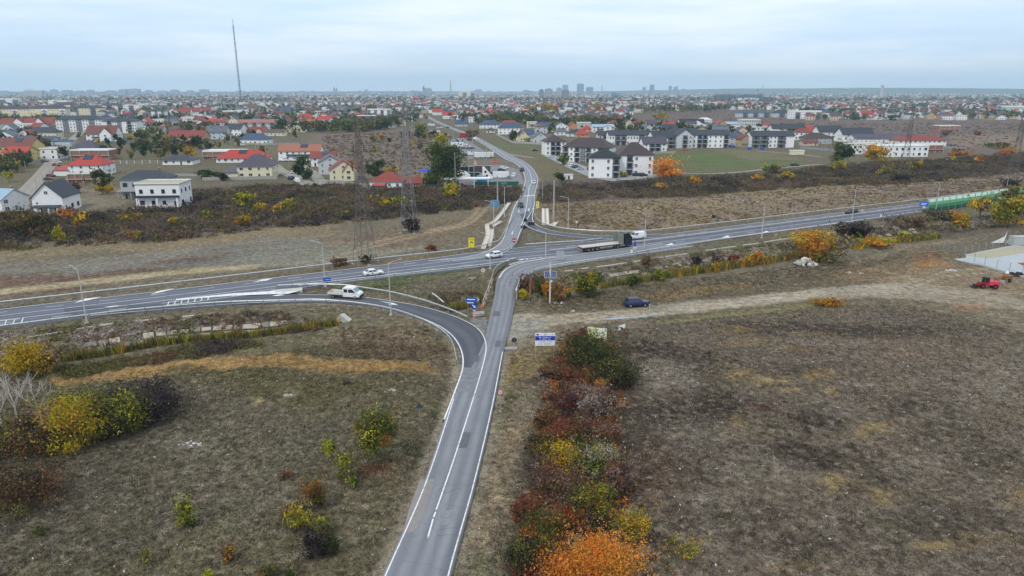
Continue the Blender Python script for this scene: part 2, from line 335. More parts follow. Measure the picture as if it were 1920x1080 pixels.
BARE = {lin(h): a for h, a in (('#97804c', .8),('#9c7e50', .85),('#836d40', .5),('#9b9486', .9),('#918a7e', .9),('#a39b80', .8),('#7f7f76', .6),('#8c8578', .6),('#9a8c76', .7),('#a99f8d', .7),('#b0aa9c', .7),('#6d7072', .55),('#747c80', .8),('#7c8184', .7),('#476b38', .5),('#56603f', .6),('#4d5c3c', .6),('#8a8478', .7))}
VERGE = []
def gcol(x, y): return gcol4(x, y)[..., :3]
def gcol4(x, y):
    x = np.asarray(x, float); y = np.asarray(y, float)
    u, v = to_px(x, y); front = y > 20
    sc = np.clip((v - HOR) / 400,.02,3)
    wx = (fbm(x / 14, y / 14,21,4) - .5) * 2; wy = (fbm(x / 14, y / 14,57,4) - .5) * 2
    c = np.empty(x.shape + (4,)); c[..., :3] = lin('#625d50'); c[..., 3] = 1.0
    c[..., :3] *= (.8 + .4 * fbm(x / 30, y / 30,5,3))[..., None]
    for kind, col, P, amt, r in Z:
        if kind == 'p':
            A = np.array(P, float); pad = r * 4 + 20
            m = front & (u > A[:, 0].min() - pad * 2) & (u < A[:, 0].max() + pad * 2) & (v > A[:, 1].min() - pad) & (v < A[:, 1].max() + pad)
            if not m.any(): continue
            uu, vv, ax, ay = u[m], v[m], wx[m], wy[m]; s = 0
            for k in range(4):
                jx = (vn(x[m] * 1.1, y[m] * 1.1,80 + k) - .5) * 2
                s = s + inpoly(uu + (ax * 5 + jx * 2) * r, vv + (ay * 1.8 + jx * .7) * r * np.clip(sc[m],.2,1.5), P)
            w = s / 4 * amt
        elif kind == 'e':
            a, b, ru, rv = P
            m = front & (abs(u - a) < ru * 2.4) & (abs(v - b) < rv * 2.4)
            if not m.any(): continue
            d = np.hypot((u[m] - a) / ru, (v[m] - b) / rv) + wx[m] * .9 + (fbm(x[m] * 1.1, y[m] * 1.1,90,3) - .5) * 2.2
            w = np.clip((1.15 - d) / .7,0,1) * amt
        else:
            r0, r1 = r; A = np.array(P, float)
            m = front & (u > A[:, 0].min() - 40) & (u < A[:, 0].max() + 40) & (v > A[:, 1].min() - 30) & (v < A[:, 1].max() + 30)
            if not m.any(): continue
            d = pdist(u[m], v[m] * 2.0, spline(P, 5) * np.array([1,2.0])) * .7 + wx[m] * r0 * .7
            w = np.clip((r1 - d) / (r1 - r0 + .01),0,1) * amt
        w = (w * (.75 + .25 * vn(x[m] / 2.1, y[m] / 2.1,44)))[..., None]
        c[m] = c[m] * (1 - w) + np.array(col + (1 - BARE.get(col, 0.0),)) * w
    for P, w0, colr in VERGE:      # trodden gravel along the carriageways
        m = (x > P[:, 0].min() - 4) & (x < P[:, 0].max() + 4) & (y > P[:, 1].min() - 4) & (y < P[:, 1].max() + 4)
        if not m.any(): continue
        d = pdist(x[m], y[m], P) + wx[m] * .7 + (vn(x[m] * 1.6, y[m] * 1.6,12) - .5) * .8
        w = (np.clip((w0 - d) / (w0 * .7),0,1) * .8)[..., None]; c[m] = c[m] * (1 - w) + np.array(colr + (.4,)) * w
    return c
GSCALE = 1.0
def ground_material():
    m = bpy.data.materials.new('ground_soil_and_grass'); m.use_nodes = True
    t = m.node_tree; n = t.nodes; l = t.links; b = n['Principled BSDF']; b.inputs['Roughness'].default_value = .95; b.inputs['Specular IOR Level'].default_value = .1
    a = n.new('ShaderNodeAttribute'); a.attribute_name = 'Col'; g = n.new('ShaderNodeNewGeometry')
    def nz(scale, det=6, ro=.6):
        q = n.new('ShaderNodeTexNoise'); q.inputs['Scale'].default_value = scale; q.inputs['Detail'].default_value = det; q.inputs['Roughness'].default_value = ro
        l.new(g.outputs['Position'], q.inputs[0]); return q.outputs[0]
    def rng(src, a0, a1, b0, b1):
        q = n.new('ShaderNodeMapRange'); l.new(src, q.inputs[0])
        for i, x in enumerate((a0, a1, b0, b1)): q.inputs[1 + i].default_value = x
        return q.outputs[0]
    def mul(p, q, c=False):
        if c:
            z = n.new('ShaderNodeVectorMath'); z.operation = 'SCALE'; l.new(p, z.inputs[0]); l.new(q, z.inputs['Scale']); return z.outputs[0]
        z = n.new('ShaderNodeMath'); z.operation = 'MULTIPLY'; l.new(p, z.inputs[0]); l.new(q, z.inputs[1]); return z.outputs[0]
    f = mul(mul(rng(nz(5.0,8,.8),.38,.62,.40,1.66), rng(nz(.8,7,.7),.36,.64,.62,1.42)), rng(nz(.06,4),.3,.7,.86,1.14))
    wt = n.new('ShaderNodeVectorMath'); wt.operation = 'MULTIPLY'; l.new(a.outputs[0], wt.inputs[0]); wt.inputs[1].default_value = (1.01,.95,.87)
    c1 = mul(wt.outputs[0], f, True)
    # bleached thatch, brown weeds, olive grass and dark soil, each in its own ragged patches
    def mix(fac, p, colr):
        z = n.new('ShaderNodeMix'); z.data_type = 'RGBA'; l.new(mul(fac, a.outputs['Alpha']), z.inputs[0]); l.new(p, z.inputs[6]); z.inputs[7].default_value = colr + (1,); return z.outputs[2]
    def off(src_scale, o, det, ro):
        mp = n.new('ShaderNodeMapping'); mp.inputs['Location'].default_value = (o, o * .7,0); l.new(g.outputs['Position'], mp.inputs[0])
        q = n.new('ShaderNodeTexNoise'); q.inputs['Scale'].default_value = src_scale; q.inputs['Detail'].default_value = det; q.inputs['Roughness'].default_value = ro; l.new(mp.outputs[0], q.inputs[0]); return q.outputs[0]
    c2 = mix(rng(off(.30,3,9,.74),.52,.66,0,.42), c1, lin('#5c4335'))
    c2 = mix(rng(off(.17,31,9,.72),.52,.66,0,.36), c2, lin('#5a6039'))
    c2 = mix(rng(off(.8,57,9,.76),.53,.64,0,.62), c2, lin('#a8998a'))
    c2 = mix(rng(off(.12,91,9,.74),.55,.66,0,.45), c2, lin('#8d7f60'))
    c2 = mix(rng(nz(9.0,4,.65),.57,.70,0,.6), c2, lin('#b3a78f'))
    c4 = mix(rng(off(1.3,77,9,.78),.50,.62,0,.78), c2, lin('#2b2522'))
    l.new(c4, b.inputs['Base Color'])
    bp = n.new('ShaderNodeBump'); bp.inputs['Strength'].default_value = .9; bp.inputs['Distance'].default_value = .3
    l.new(nz(2.4,8,.7), bp.inputs['Height']); l.new(bp.outputs[0], b.inputs['Normal'])
    return m
GROUND = ground_material()
def build_ground():
    ang = np.r_[np.linspace(-52,52,700), np.linspace(52,308,60)[1:-1]]; ang = np.radians(np.sort(ang))
    vs = np.r_[np.linspace(1500,1100,24), np.linspace(1097,300,270), np.linspace(298,180,60), np.linspace(179,172.9,10)]
    rr = np.r_[np.linspace(4,30,6),(CAMH / np.tan(TH + np.arctan((vs - 540) / F)))]
    rr = rr[rr > 0]; rr = np.unique(np.sort(rr)); rr = rr[rr < 12000]
    A, Rr = np.meshgrid(ang, rr); x = Rr * np.sin(A); y = Rr * np.cos(A)
    z = H(x, y); c = gcol4(x, y)
    na, nr = len(ang), len(rr); idx = np.arange(na * nr).reshape(nr, na); nx = np.roll(idx, -1,1)
    f = np.stack([idx[:-1], nx[:-1], nx[1:], idx[1:]],-1).reshape(-1,4)[:, ::-1]
    v = np.stack([x, y, z],-1).reshape(-1,3)
    # close the hole under the camera
    k = len(v); v = np.vstack([v, [[0,0,0]]]); c = np.vstack([c.reshape(-1,4),[lin('#5d5a4c') + (1,)]])
    me = np_mesh('ground', v, f, c, GROUND)
    o = ob('ground', me); tag(o, kind='structure')
    mb = MB(); ring = [tuple(v[i]) for i in idx[0]]
    mb.add(ring + [(0,0,0)],[(i, (i + 1) % na, na) for i in range(na)], GROUND); 
    q = mb.mesh('ground_under_camera'); cc = q.color_attributes.new('Col', 'FLOAT_COLOR', 'POINT')
    cc.data.foreach_set('color', np.tile(np.array(lin('#625d50') + (1,), np.float32), na + 1)); oo = ob('ground_patch', q); tag(oo, kind='structure')
# --- roads
def asphalt(name, base, streak, lanes, sy=.02, dust='#a9a79f', dustamt=.5):
    m = bpy.data.materials.new(name); m.use_nodes = True
    t = m.node_tree; n = t.nodes; l = t.links; b = n['Principled BSDF']; b.inputs['Roughness'].default_value = .8; b.inputs['Specular IOR Level'].default_value = .25
    uv = n.new('ShaderNodeUVMap'); sp = n.new('ShaderNodeSeparateXYZ'); l.new(uv.outputs[0], sp.inputs[0]); g = n.new('ShaderNodeNewGeometry')
    def math_(op, a, bb=None):
        z = n.new('ShaderNodeMath'); z.operation = op
        for i, q in enumerate((a, bb)):
            if q is None: continue
            if isinstance(q, (int, float)): z.inputs[i].default_value = q
            else: l.new(q, z.inputs[i])
        return z.outputs[0]
    def mixc(f, a, bb, bt='MIX'):
        z = n.new('ShaderNodeMix'); z.data_type = 'RGBA'; z.blend_type = bt
        for i, q in ((0, f),(6, a),(7, bb)):
            if isinstance(q, float): z.inputs[i].default_value = q
            elif isinstance(q, tuple): z.inputs[i].default_value = q + (1,)
            else: l.new(q, z.inputs[i])
        return z.outputs[2]
    mp = n.new('ShaderNodeMapping'); mp.inputs['Scale'].default_value = (9.0, sy * 6,1); l.new(uv.outputs[0], mp.inputs[0])
    s = n.new('ShaderNodeTexNoise'); s.inputs['Scale'].default_value = 1.0; s.inputs['Detail'].default_value = 6; l.new(mp.outputs[0], s.inputs[0])
    f = n.new('ShaderNodeTexNoise'); f.inputs['Scale'].default_value = 6.0; f.inputs['Detail'].default_value = 6; l.new(g.outputs['Position'], f.inputs[0])
    bl = n.new('ShaderNodeTexNoise'); bl.inputs['Scale'].default_value = .22; bl.inputs['Detail'].default_value = 5; l.new(g.outputs['Position'], bl.inputs[0])
    c = mixc(s.outputs[0], tuple(x * .72 for x in lin(base)), tuple(x * 1.28 for x in lin(base)))
    c = mixc(math_('MULTIPLY', f.outputs[0],.35), c, tuple(x * .6 for x in lin(base)))
    # dust worn into the wheel paths
    mq = n.new('ShaderNodeMapping'); mq.inputs['Scale'].default_value = (2.0,.02,1); l.new(uv.outputs[0], mq.inputs[0])
    wob = n.new('ShaderNodeTexNoise'); wob.inputs['Scale'].default_value = 1.0; wob.inputs['Detail'].default_value = 3; l.new(mq.outputs[0], wob.inputs[0])
    w = math_('ABSOLUTE', math_('SINE', math_('MULTIPLY', math_('ADD', math_('ADD', math_('MULTIPLY', sp.outputs[0],2.0 * lanes),.12), math_('MULTIPLY', wob.outputs[0],.55)), math.pi)))
    w = math_('MULTIPLY', math_('POWER', w, 1.6), dustamt * .6)
    w = math_('MULTIPLY', w, bl.outputs[0]); w = math_('MULTIPLY', w, 1.5)
    c = mixc(w, c, lin(dust))
    # cracks, tar seams, oil drips
    vo = n.new('ShaderNodeTexVoronoi'); vo.feature = 'DISTANCE_TO_EDGE'; vo.inputs['Scale'].default_value = .30
    wp = n.new('ShaderNodeVectorMath'); wp.operation = 'ADD'; sc_ = n.new('ShaderNodeVectorMath'); sc_.operation = 'SCALE'; sc_.inputs['Scale'].default_value = 2.6
    l.new(bl.outputs[1], sc_.inputs[0]); l.new(g.outputs['Position'], wp.inputs[0]); l.new(sc_.outputs[0], wp.inputs[1]); l.new(wp.outputs[0], vo.inputs['Vector'])
    cr = n.new('ShaderNodeMapRange'); l.new(vo.outputs['Distance'], cr.inputs[0]); 
    for i_, x_ in enumerate((.0,.018,.6,0.0)): cr.inputs[1 + i_].default_value = x_
    c = mixc(math_('MULTIPLY', cr.outputs[0], bl.outputs[0]), c, tuple(x * .35 for x in lin(base)))
    sp2 = n.new('ShaderNodeTexNoise'); sp2.inputs['Scale'].default_value = 2.6; sp2.inputs['Detail'].default_value = 5; sp2.inputs['Roughness'].default_value = .7; l.new(g.outputs['Position'], sp2.inputs[0])
    dr = n.new('ShaderNodeMapRange'); l.new(sp2.outputs[0], dr.inputs[0])
    for i_, x_ in enumerate((.64,.74,0.0,.6)): dr.inputs[1 + i_].default_value = x_
    c = mixc(dr.outputs[0], c, tuple(x * .4 for x in lin(base)))
    l.new(c, b.inputs['Base Color'])
    bp = n.new('ShaderNodeBump'); bp.inputs['Strength'].default_value = .25; bp.inputs['Distance'].default_value = .02
    l.new(f.outputs[0], bp.inputs['Height']); l.new(bp.outputs[0], b.inputs['Normal'])
    return m
NEARM = asphalt('worn_asphalt', '#74777f', 0,2, dust='#a8aaac', dustamt=.5)
RAMPM = asphalt('dark_asphalt', '#4f535c', 0,1, dust='#7d7f84', dustamt=.45)
HWYM = asphalt('highway_asphalt', '#5f626e', 0,4, dust='#898c95', dustamt=.5)
FARM = asphalt('grey_asphalt', '#7c8088', 0,2, dust='#a2a5aa', dustamt=.5)
TRACKM = asphalt('track_dirt', '#857d6e', 0,1, dust='#a9a190', dustamt=.8)
def strip(name, Lw, Rw, z, mat, n=140, kind='structure', skirt=True, zf=None):
    a = resample(np.asarray(Lw, float), n=n); b = resample(np.asarray(Rw, float), n=n)
    za = zf(a[:, 0], a[:, 1]) if zf else np.full(n, z); zb = zf(b[:, 0], b[:, 1]) if zf else np.full(n, z)
    K = 5; v = []; uvv = []
    cl = np.r_[0, np.cumsum(np.linalg.norm(np.diff((a + b) / 2, axis=0), axis=1))]
    for i in range(n):
        for k in range(K):
            t = k / (K - 1); v.append((*(a[i] * (1 - t) + b[i] * t), za[i] * (1 - t) + zb[i] * t)); uvv.append((t, cl[i]))
    f = []
    for i in range(n - 1):
        for k in range(K - 1):
            p = i * K + k; f.append((p, p + 1, p + K + 1, p + K))
    nv = n * K
    if skirt:
        for i in range(n): v.append((a[i][0], a[i][1], za[i] - .7)); uvv.append((0, cl[i]))
        for i in range(n): v.append((b[i][0], b[i][1], zb[i] - .7)); uvv.append((1, cl[i]))
        for i in range(n - 1):
            f.append((i * K, (i + 1) * K, nv + i + 1, nv + i)); f.append((i * K + K - 1, nv + n + i, nv + n + i + 1,(i + 1) * K + K - 1))
    me = np_mesh(name, np.array(v), np.array(f), None, mat)
    ul = me.uv_layers.new(name='UVMap'); idx = np.empty(len(me.loops), np.int32); me.loops.foreach_get('vertex_index', idx)
    ul.data.foreach_set('uv', np.array(uvv, np.float32)[idx].ravel())
    # faces up
    if me.polygons[0].normal.z < 0: me.flip_normals()
    return tag(ob(name, me), kind=kind)
HT = wl([(-260,611),(-150,597),(0,580),(240,553),(480,525),(700,499),(920,470),(1080,455),(1240,440),(1520,405.5),(1740,378.5),(1920,356),(2120,331),(2600,285)])
HB = wl([(-260,643),(-150,631),(0,614),(240,584),(480,552),(700,523),(920,499),(1080,483),(1240,463),(1520,425.5),(1740,396.5),(1920,372.5),(2120,346),(2600,297)])
strip('highway', HT, HB, .10, HWYM, 240)
RU = [(120,578),(300,570),(430,559),(520,553),(620,553.5),(700,560),(780,573.5),(840,590),(880,607),(905,629),(912,655),(903,690),(880,760)]
RL = [(120,598),(300,582),(430,572),(520,567.5),(600,566),(680,572),(740,582),(800,603),(838,624),(860,652),(866,688),(850,738),(830,790)]
strip('slip_road', wl(RU), wl(RL),.115, RAMPM, 140)
NL = [(590,1400),(655,1230),(718,1080),(795,905),(848,748),(884,690),(908,640),(917,600),(926,560),(933,522),(950,503),(990,490.5),(1080,478),(1240,457)]
NRt = [(790,1400),(818,1230),(846,1080),(893,905),(926,760),(944,660),(958,604),(966,565),(968,545),(979,525),(1008,507),(1060,497),(1150,483.5),(1300,462)]
strip('country_road', wl(NL), wl(NRt),.13, NEARM, 160)
FL = [(800,490),(871,483),(909,473),(932,461),(944,444),(963,389),(975,368),(983,345),(984,337),(979,320),(965,306),(943,296),(914,276),(877,254.5),(843,240.5),(810,226),(796,217)]
FR = [(850,490),(925,481),(957,468),(969,456),(976,437),(984,421),(1002,389),(1003,368),(1008,345),(1008,333),(999,316),(984,304),(962,293),(928,275),(887,253.5),(851,239.8),(817,225),(801,216)]
strip('village_road', wl(FL), wl(FR),.14, FARM, 160)
OL = [(975,403),(984,422),(994,428.5),(1017,437),(1048,442),(1090,446.5),(1140,449),(1240,446)]
OR = [(1001.5,391),(998.5,411),(1005,421.5),(1021,429),(1048,435.5),(1090,440),(1152,443),(1240,439)]
strip('exit_slip_road', wl(OL), wl(OR),.150, RAMPM, 90)
def flat(name, pts, z, mat, kind='structure', world=False, skirt=.6):
    P = [tuple(p) for p in pts] if world else [G(u, v)[:2] for u, v in pts]
    A2 = sum(a[0] * b[1] - b[0] * a[1] for a, b in zip(P, P[1:] + P[:1]))
    if A2 < 0: P = P[::-1]
    n = len(P); mb = MB(); mb.add([(x, y, z) for x, y in P] + [(x, y, z - skirt) for x, y in P],[tuple(range(n))] + ([(i, n + i, n + (i + 1) % n, (i + 1) % n) for i in range(n)] if skirt else []), mat); me = mb.mesh(name)
    return tag(ob(name, me), kind=kind)
flat('road_repair_patch', [(787,902),(815,900),(808,925),(796,960),(778,1000),(755,1001),(766,960)],.135, M('patched_asphalt', '#85807f', .9, noise=.15, scale=3), skirt=0)
PATCHM = [M('tar_patch', '#5d6066', .9, noise=.25, scale=3), M('pale_patch', '#7f8185', .9, noise=.25, scale=3)]
for i_, pp in enumerate(([(868,812),(884,812),(876,842),(858,842)],[(930,640),(940,640),(938,652),(927,652)],[(835,960),(852,958),(846,985),(828,987)],[(926,585),(938,585),(937,594),(924,594)],[(948,540),(958,540),(957,548),(946,548)],[(888,668),(900,668),(897,680),(884,680)])): flat('road_repair_patch', pp, .136, PATCHM[(i_ + 1) % 2 if i_ % 3 else 0], skirt=0)
flat('road_worn_band', [(868,690),(903,693),(893,735),(851,737)],.1345, M('worn_band', '#74767c', .9, noise=.3, scale=1.2), skirt=0)
TL = [(955,592),(1030,590),(1170,578),(1250,569),(1400,554),(1560,538),(1690,530),(1790,536),(1900,548),(2050,560)]
TR_ = [(950,632),(1020,610),(1150,596),(1300,581),(1450,566),(1580,554),(1690,549),(1800,556),(1900,570),(2050,590)]
def rough_edge(P, amp, seed):
    P = resample(np.asarray(P, float),1.0); d = np.gradient(P, axis=0); d /= np.linalg.norm(d, axis=1)[:, None] + 1e-9
    o = (fbm(P[:, 0] / 3, P[:, 1] / 3, seed, 4) - .5) * 2 * amp
    return P + np.stack([-d[:, 1], d[:, 0]],1) * o[:, None]
def street(name, pts, w, mat=None, z=.07):
    P = resample(wl(pts),6.0); d = np.gradient(P, axis=0); d /= np.linalg.norm(d, axis=1)[:, None]; nn = np.stack([-d[:, 1], d[:, 0]],1)
    return strip(name, P + nn * w / 2, P - nn * w / 2, z, mat or VST, max(8, len(P)), skirt=False)
VST = asphalt('village_street_gravel', '#8a857c', 0,1, dust='#a39d92', dustamt=.6)
street('village_street', [(-40,425),(35,372),(72,335),(97,305),(120,278),(140,258),(165,240),(200,228)],7)
street('village_street', [(590,352),(560,335),(530,322),(510,308),(490,298),(440,285)],6.5)
street('village_street', [(590,352),(600,340),(585,322),(560,306)],5)
street('village_street', [(1000,296),(930,286),(915,283)],4)
street('village_street', [(1230,322),(1340,326),(1450,316),(1540,308)],3.5, TRACKM)
street('village_street', [(1540,294),(1480,288),(1420,283)],4, TRACKM)
flat('car_park', [(1012,288),(1030,288),(1115,318),(1150,330),(1235,326),(1238,332),(1150,340),(1105,332),(1060,312)],.05, M('concrete_paving', '#8d8f90', .9, noise=.12))
flat('yard_paving', [(858,312),(940,309),(972,318),(981,336),(982,346),(830,351),(835,330)],.05, M('yard_asphalt', '#77777a', .9, noise=.2, scale=.4))
flat('yard_paving', [(840,262),(868,258),(920,290),(880,299),(860,280)],.05, M('yard_asphalt', '#77777a', .9, noise=.2, scale=.4))
flat('concrete_pad', [(1767,470),(1806,479),(1850,470),(1897,461),(2040,470),(2060,500),(2060,545),(1910,517),(1840,497),(1776,484)],.12, M('pale_concrete', '#a5abb0', .85, noise=.1, scale=.5))
flat('gravel_strip', [(1810,480),(1850,471.5),(1897,462.5),(2000,468),(1990,476),(1915,476),(1850,486)],.127, M('beige_gravel', '#a09b86', .95, noise=.15, scale=1))
flat('soil_bed', [(1907,494),(1960,490),(1980,505),(1925,502)],.13, M('brown_soil', '#7b5a40', .95, noise=.2))
WATER = M('shallow_water', '#8d959a', .12, noise=.05, spec=.6)
PUD = True

# --- painted markings
def worn_paint():
    m = M('road_paint', '#d9dbdc', .6, noise=.1, scale=4); t = m.node_tree; n = t.nodes; l = t.links; b = n['Principled BSDF']; src = b.inputs['Base Color'].links[0].from_socket
    g = n.new('ShaderNodeNewGeometry'); q = n.new('ShaderNodeTexNoise'); q.inputs['Scale'].default_value = 1.7; q.inputs['Detail'].default_value = 9; q.inputs['Roughness'].default_value = .75; l.new(g.outputs['Position'], q.inputs[0])
    r = n.new('ShaderNodeMapRange'); l.new(q.outputs[0], r.inputs[0])
    for i, x in enumerate((.52,.66,0.0,.85)): r.inputs[1 + i].default_value = x
    mx = n.new('ShaderNodeMix'); mx.data_type = 'RGBA'; l.new(r.outputs[0], mx.inputs[0]); l.new(src, mx.inputs[6]); mx.inputs[7].default_value = lin('#6e7178') + (1,); l.new(mx.outputs[2], b.inputs['Base Color']); return m
PAINT = worn_paint()
def wline(P, w, z=.145, dash=None, mb=None, name='road_marking'):
    own = mb is None; mb = mb or MB(); P = resample(np.asarray(P, float),1.0); d = np.gradient(P, axis=0); d /= np.linalg.norm(d, axis=1)[:, None] + 1e-9
    nn = np.stack([-d[:, 1], d[:, 0]],1) * w / 2; A = P + nn; B = P - nn
    for i in range(len(P) - 1):
        if dash and (i % (dash[0] + dash[1])) >= dash[0]: continue
        mb.quad([(*A[i], z),(*B[i], z),(*B[i + 1], z),(*A[i + 1], z)], PAINT)
    if own:
        tag(mb.build(name), kind='structure')
def inset(P, Q, t):
    a = resample(np.asarray(P, float), n=200); b = resample(np.asarray(Q, float), n=200); w = np.linalg.norm(b - a, axis=1)[:, None]
    return a + (b - a) / np.maximum(w, .1) * t
mk = MB()
wline(inset(wl(NL[:5]), wl(NRt[:5]),.25),.13,.142, mb=mk)
wline(inset(wl(NRt[:6]), wl(NL[:6]),.25),.13,.142, mb=mk)
wline(wl([(802,1011),(808,990),(812,975)]),.16,.142, mb=mk); wline(wl([(813,972),(817,962)]),.16,.142, mb=mk)
wline(wl([(818,958),(832,918),(852,860),(876,785),(896,720),(907,680),(911.5,655),(909,638),(900,622),(880,607),(840,590),(780,573.5),(700,560.5),(640,555),(560,553)]),.15,.142, mb=mk)
wline(wl([(726,1240),(770,1110)]),.16,.142, dash=(3,5), mb=mk)
wline(inset(wl(RL), wl(RU),.3),.2,.142, mb=mk)
wline(inset(wl(NL[9:]), wl(NRt[9:]),.3),.22,.142, mb=mk); wline(inset(wl(NRt[8:]), wl(NL[8:]),.25),.2,.142, mb=mk)
e = resample(HT, n=400); q = resample(HB, n=400)
for t, w, dsh in ((.03,.2, None),(.97,.2, None),(.40,.16, None),(.66,.18, None)):
    wline(e + (q - e) * t, w, .118, dsh, mb=mk)
wline((e + (q - e) * .215)[:150],.15,.118,(3,6), mb=mk); wline((e + (q - e) * .22)[210:],.15,.118,(3,6), mb=mk); wline((e + (q - e) * .80)[230:],.15,.118,(3,6), mb=mk); wline((e + (q - e) * .82)[:120],.15,.118,(3,6), mb=mk)
wline(inset(wl(FL), wl(FR),.3),.2,.155, mb=mk); wline(inset(wl(FR), wl(FL),.3),.2,.155, mb=mk)
wline(wl([(977,424),(984,403),(990,370),(992,352),(996,345),(996,333),(990,318),(974,304),(952,294),(921,275.5),(882,254),(847,240)]),.18,.155, mb=mk)
wline(inset(wl(OL[1:]), wl(OR[1:]),.3),.2,.162, mb=mk); wline(inset(wl(OR), wl(OL),.25),.2,.162, mb=mk)
def pxpoly(pts, z=.145): mk.quad([(*G(u, v)[:2], z) for u, v in pts], PAINT)
for i in range(7):
    x = 316 + i * 12.5; y = 571 - i * 1.55
    pxpoly([(x, y - 4),(x + 1.6, y - 4),(x - .6, y + 2.6),(x - 2.6, y + 2.6)],.147)
wline(wl([(316,567),(352,562.3),(391,557.6)]),.2,.147, mb=mk)
for i in range(3):
    x = 12 + i * 15.5; y = 606 - i * 1.6
    pxpoly([(x, y - 5),(x + 2, y - 5),(x - 2, y + 4),(x - 4, y + 4)],.147)
wline(wl([(0,603),(20,601),(38,599)]),.2,.147, mb=mk)
pxpoly([(440,551),(500,547.5),(530,545),(560,542.8),(568,545),(540,552),(500,553),(430,556),(330,564),(330,562)],.148)
pxpoly([(138,569.5),(160,561),(190,557.5),(170,563)],.122); pxpoly([(282,553),(300,546),(328,541.5),(306,548)],.122); pxpoly([(474,530),(492,525),(512,522.5),(500,527)],.122)
pxpoly([(709,565),(735,569.4),(733,567.8),(747,573),(728,572.4),(732,570.6)],.148); pxpoly([(510,555.8),(525,553),(535,554.3),(520,556.3)],.148)
pxpoly([(194,577),(215,574.6),(228,574),(210,577)],.148)
for u, v in ((1261,459),(1366,445),(1440,436)): pxpoly([(u - 14, v + 2),(u - 2, v - 2.5),(u + 3, v + .5),(u + 2, v + 1)],.148)
wline(wl([(966,488),(985,486),(1020,483.5),(1060,479.5)]),.25,.138, mb=mk); wline(wl([(955,498),(975,491.5),(1000,488.5),(1040,482.5)]),.25,.138, mb=mk)
for i_ in range(4): pxpoly([(972 + i_ * 11,489 - i_ * 1.3),(977 + i_ * 11,487 - i_ * 1.2),(984 + i_ * 11,486 - i_ * 1.2),(979 + i_ * 11,488.5 - i_ * 1.3)],.138); pxpoly([(976,425),(981,423),(988,427),(977,429)],.165)
for u, v, s in ((973.5,396,1),(992.5,395,-1),(961,437,1)):
    pxpoly([(u - .7, v - 3 * s),(u + .7, v - 3 * s),(u + .2, v + 1 * s),(u - 1.2, v + 1 * s)],.165); pxpoly([(u - 3, v + 1 * s),(u + 1.8, v + 1 * s),(u - 1.4, v + 3.6 * s)],.165)
for i in range(5): pxpoly([(984 + i * 4,367.5 - i * .4),(986.5 + i * 4,367.2 - i * .4),(986 + i * 4,369 - i * .4),(983.5 + i * 4,369.3 - i * .4)],.165)
tag(mk.build('road_marking'), kind='structure')
flat('traffic_island', [(508,545.5),(567,540.5),(567,545.8),(520,549)],.2, M('island_concrete', '#b6b5ac', .9))
flat('traffic_island', [(924,507),(940,495),(966,487),(972,489),(950,496),(934,508),(926,520)],.2, M('island_grass', '#5c5a45', .95, noise=.3, scale=3))
for P_, w_ in ((wl(NL[1:5]),1.5),(wl(NRt[1:6]),1.6),(wl(RL[3:]),1.3),(wl(RU[4:10]),1.0),(wl(FL[3:9]),1.2),(wl(FR[5:11]),1.0)): VERGE.append((resample(P_, 2.0), w_, lin('#8a8478')))
build_ground()
A_ = rough_edge(wl(TL),.45,3); B_ = rough_edge(wl(TR_),.5,8)
dm = strip('dirt_road', A_, B_, 0, GROUND, 320, skirt=False, zf=lambda x, y: H(x, y) + .03)
cc = np.empty(len(dm.data.vertices) * 3, np.float32); dm.data.vertices.foreach_get('co', cc); cc = cc.reshape(-1,3)
a_ = dm.data.color_attributes.new('Col', 'FLOAT_COLOR', 'POINT'); k_ = gcol(cc[:, 0].astype(float), cc[:, 1].astype(float))
k_ = k_ * .5 + .5 * np.array(lin('#928e86')); a_.data.foreach_set('color', np.c_[k_, np.full(len(k_),.15)].astype(np.float32).ravel())

# --- guard rails, lamps, barriers
STEEL = M('galvanised_steel', '#a9adb0', .45,.4, noise=.15); DSTEEL = M('dull_steel', '#7e8386', .55,.3); LSTEEL = M('bright_steel', '#c2c6c8', .4,.4)
POSTMESH = {}
def post_mesh(h, w, mat):
    k = (h, w, mat.name)
    if k not in POSTMESH: POSTMESH[k] = MB().box(-w / 2, w / 2,-w / 2, w / 2,-.4, h, mat).mesh('post')
    return POSTMESH[k]
def guard_rail(name, P, label, step=4.0, z0=.1, double=False, h=.78, posth=.74, postm=None, group=None, railm=None, wtop=True, posts=True):
    P = resample(np.asarray(P, float),2.0); o = Vector((P[0][0], P[0][1], z0)); t = thing(name, label, 'guard rail', o, group=group)
    d = np.gradient(P, axis=0); d /= np.linalg.norm(d, axis=1)[:, None] + 1e-9; nn = np.stack([-d[:, 1], d[:, 0]],1)
    prof = [(.05, h - .34),(.09, h - .27),(.05, h - .2),(.09, h - .1),(.05, h),(.0, h),(.0, h - .34)]
    for sgn in ((1,-1) if double else (1,)):
        v = []; f = []; K = len(prof)
        for i in range(len(P)):
            for a, z in prof:
                p = P[i] + nn[i] * sgn * (a + (.08 if double else 0)); v.append((p[0] - o.x, p[1] - o.y, z))
        for i in range(len(P) - 1):
            for k in range(K): f.append((i * K + k, i * K + (k + 1) % K, (i + 1) * K + (k + 1) % K, (i + 1) * K + k))
        ob('rail', np_mesh('rail', v, f, None, railm or LSTEEL), t)
    if posts:
        Q = resample(P, step)
        for q in Q: ob('post', post_mesh(posth, .13, postm or DSTEEL), t, (q[0] - o.x, q[1] - o.y, 0))
    return t
GG = 'steel guard rails along the roads'
off = lambda P, Q, t: inset(P, Q, t)
i_m = np.argmin(np.abs(to_px(HT[:, 0], HT[:, 1])[0] - 868))
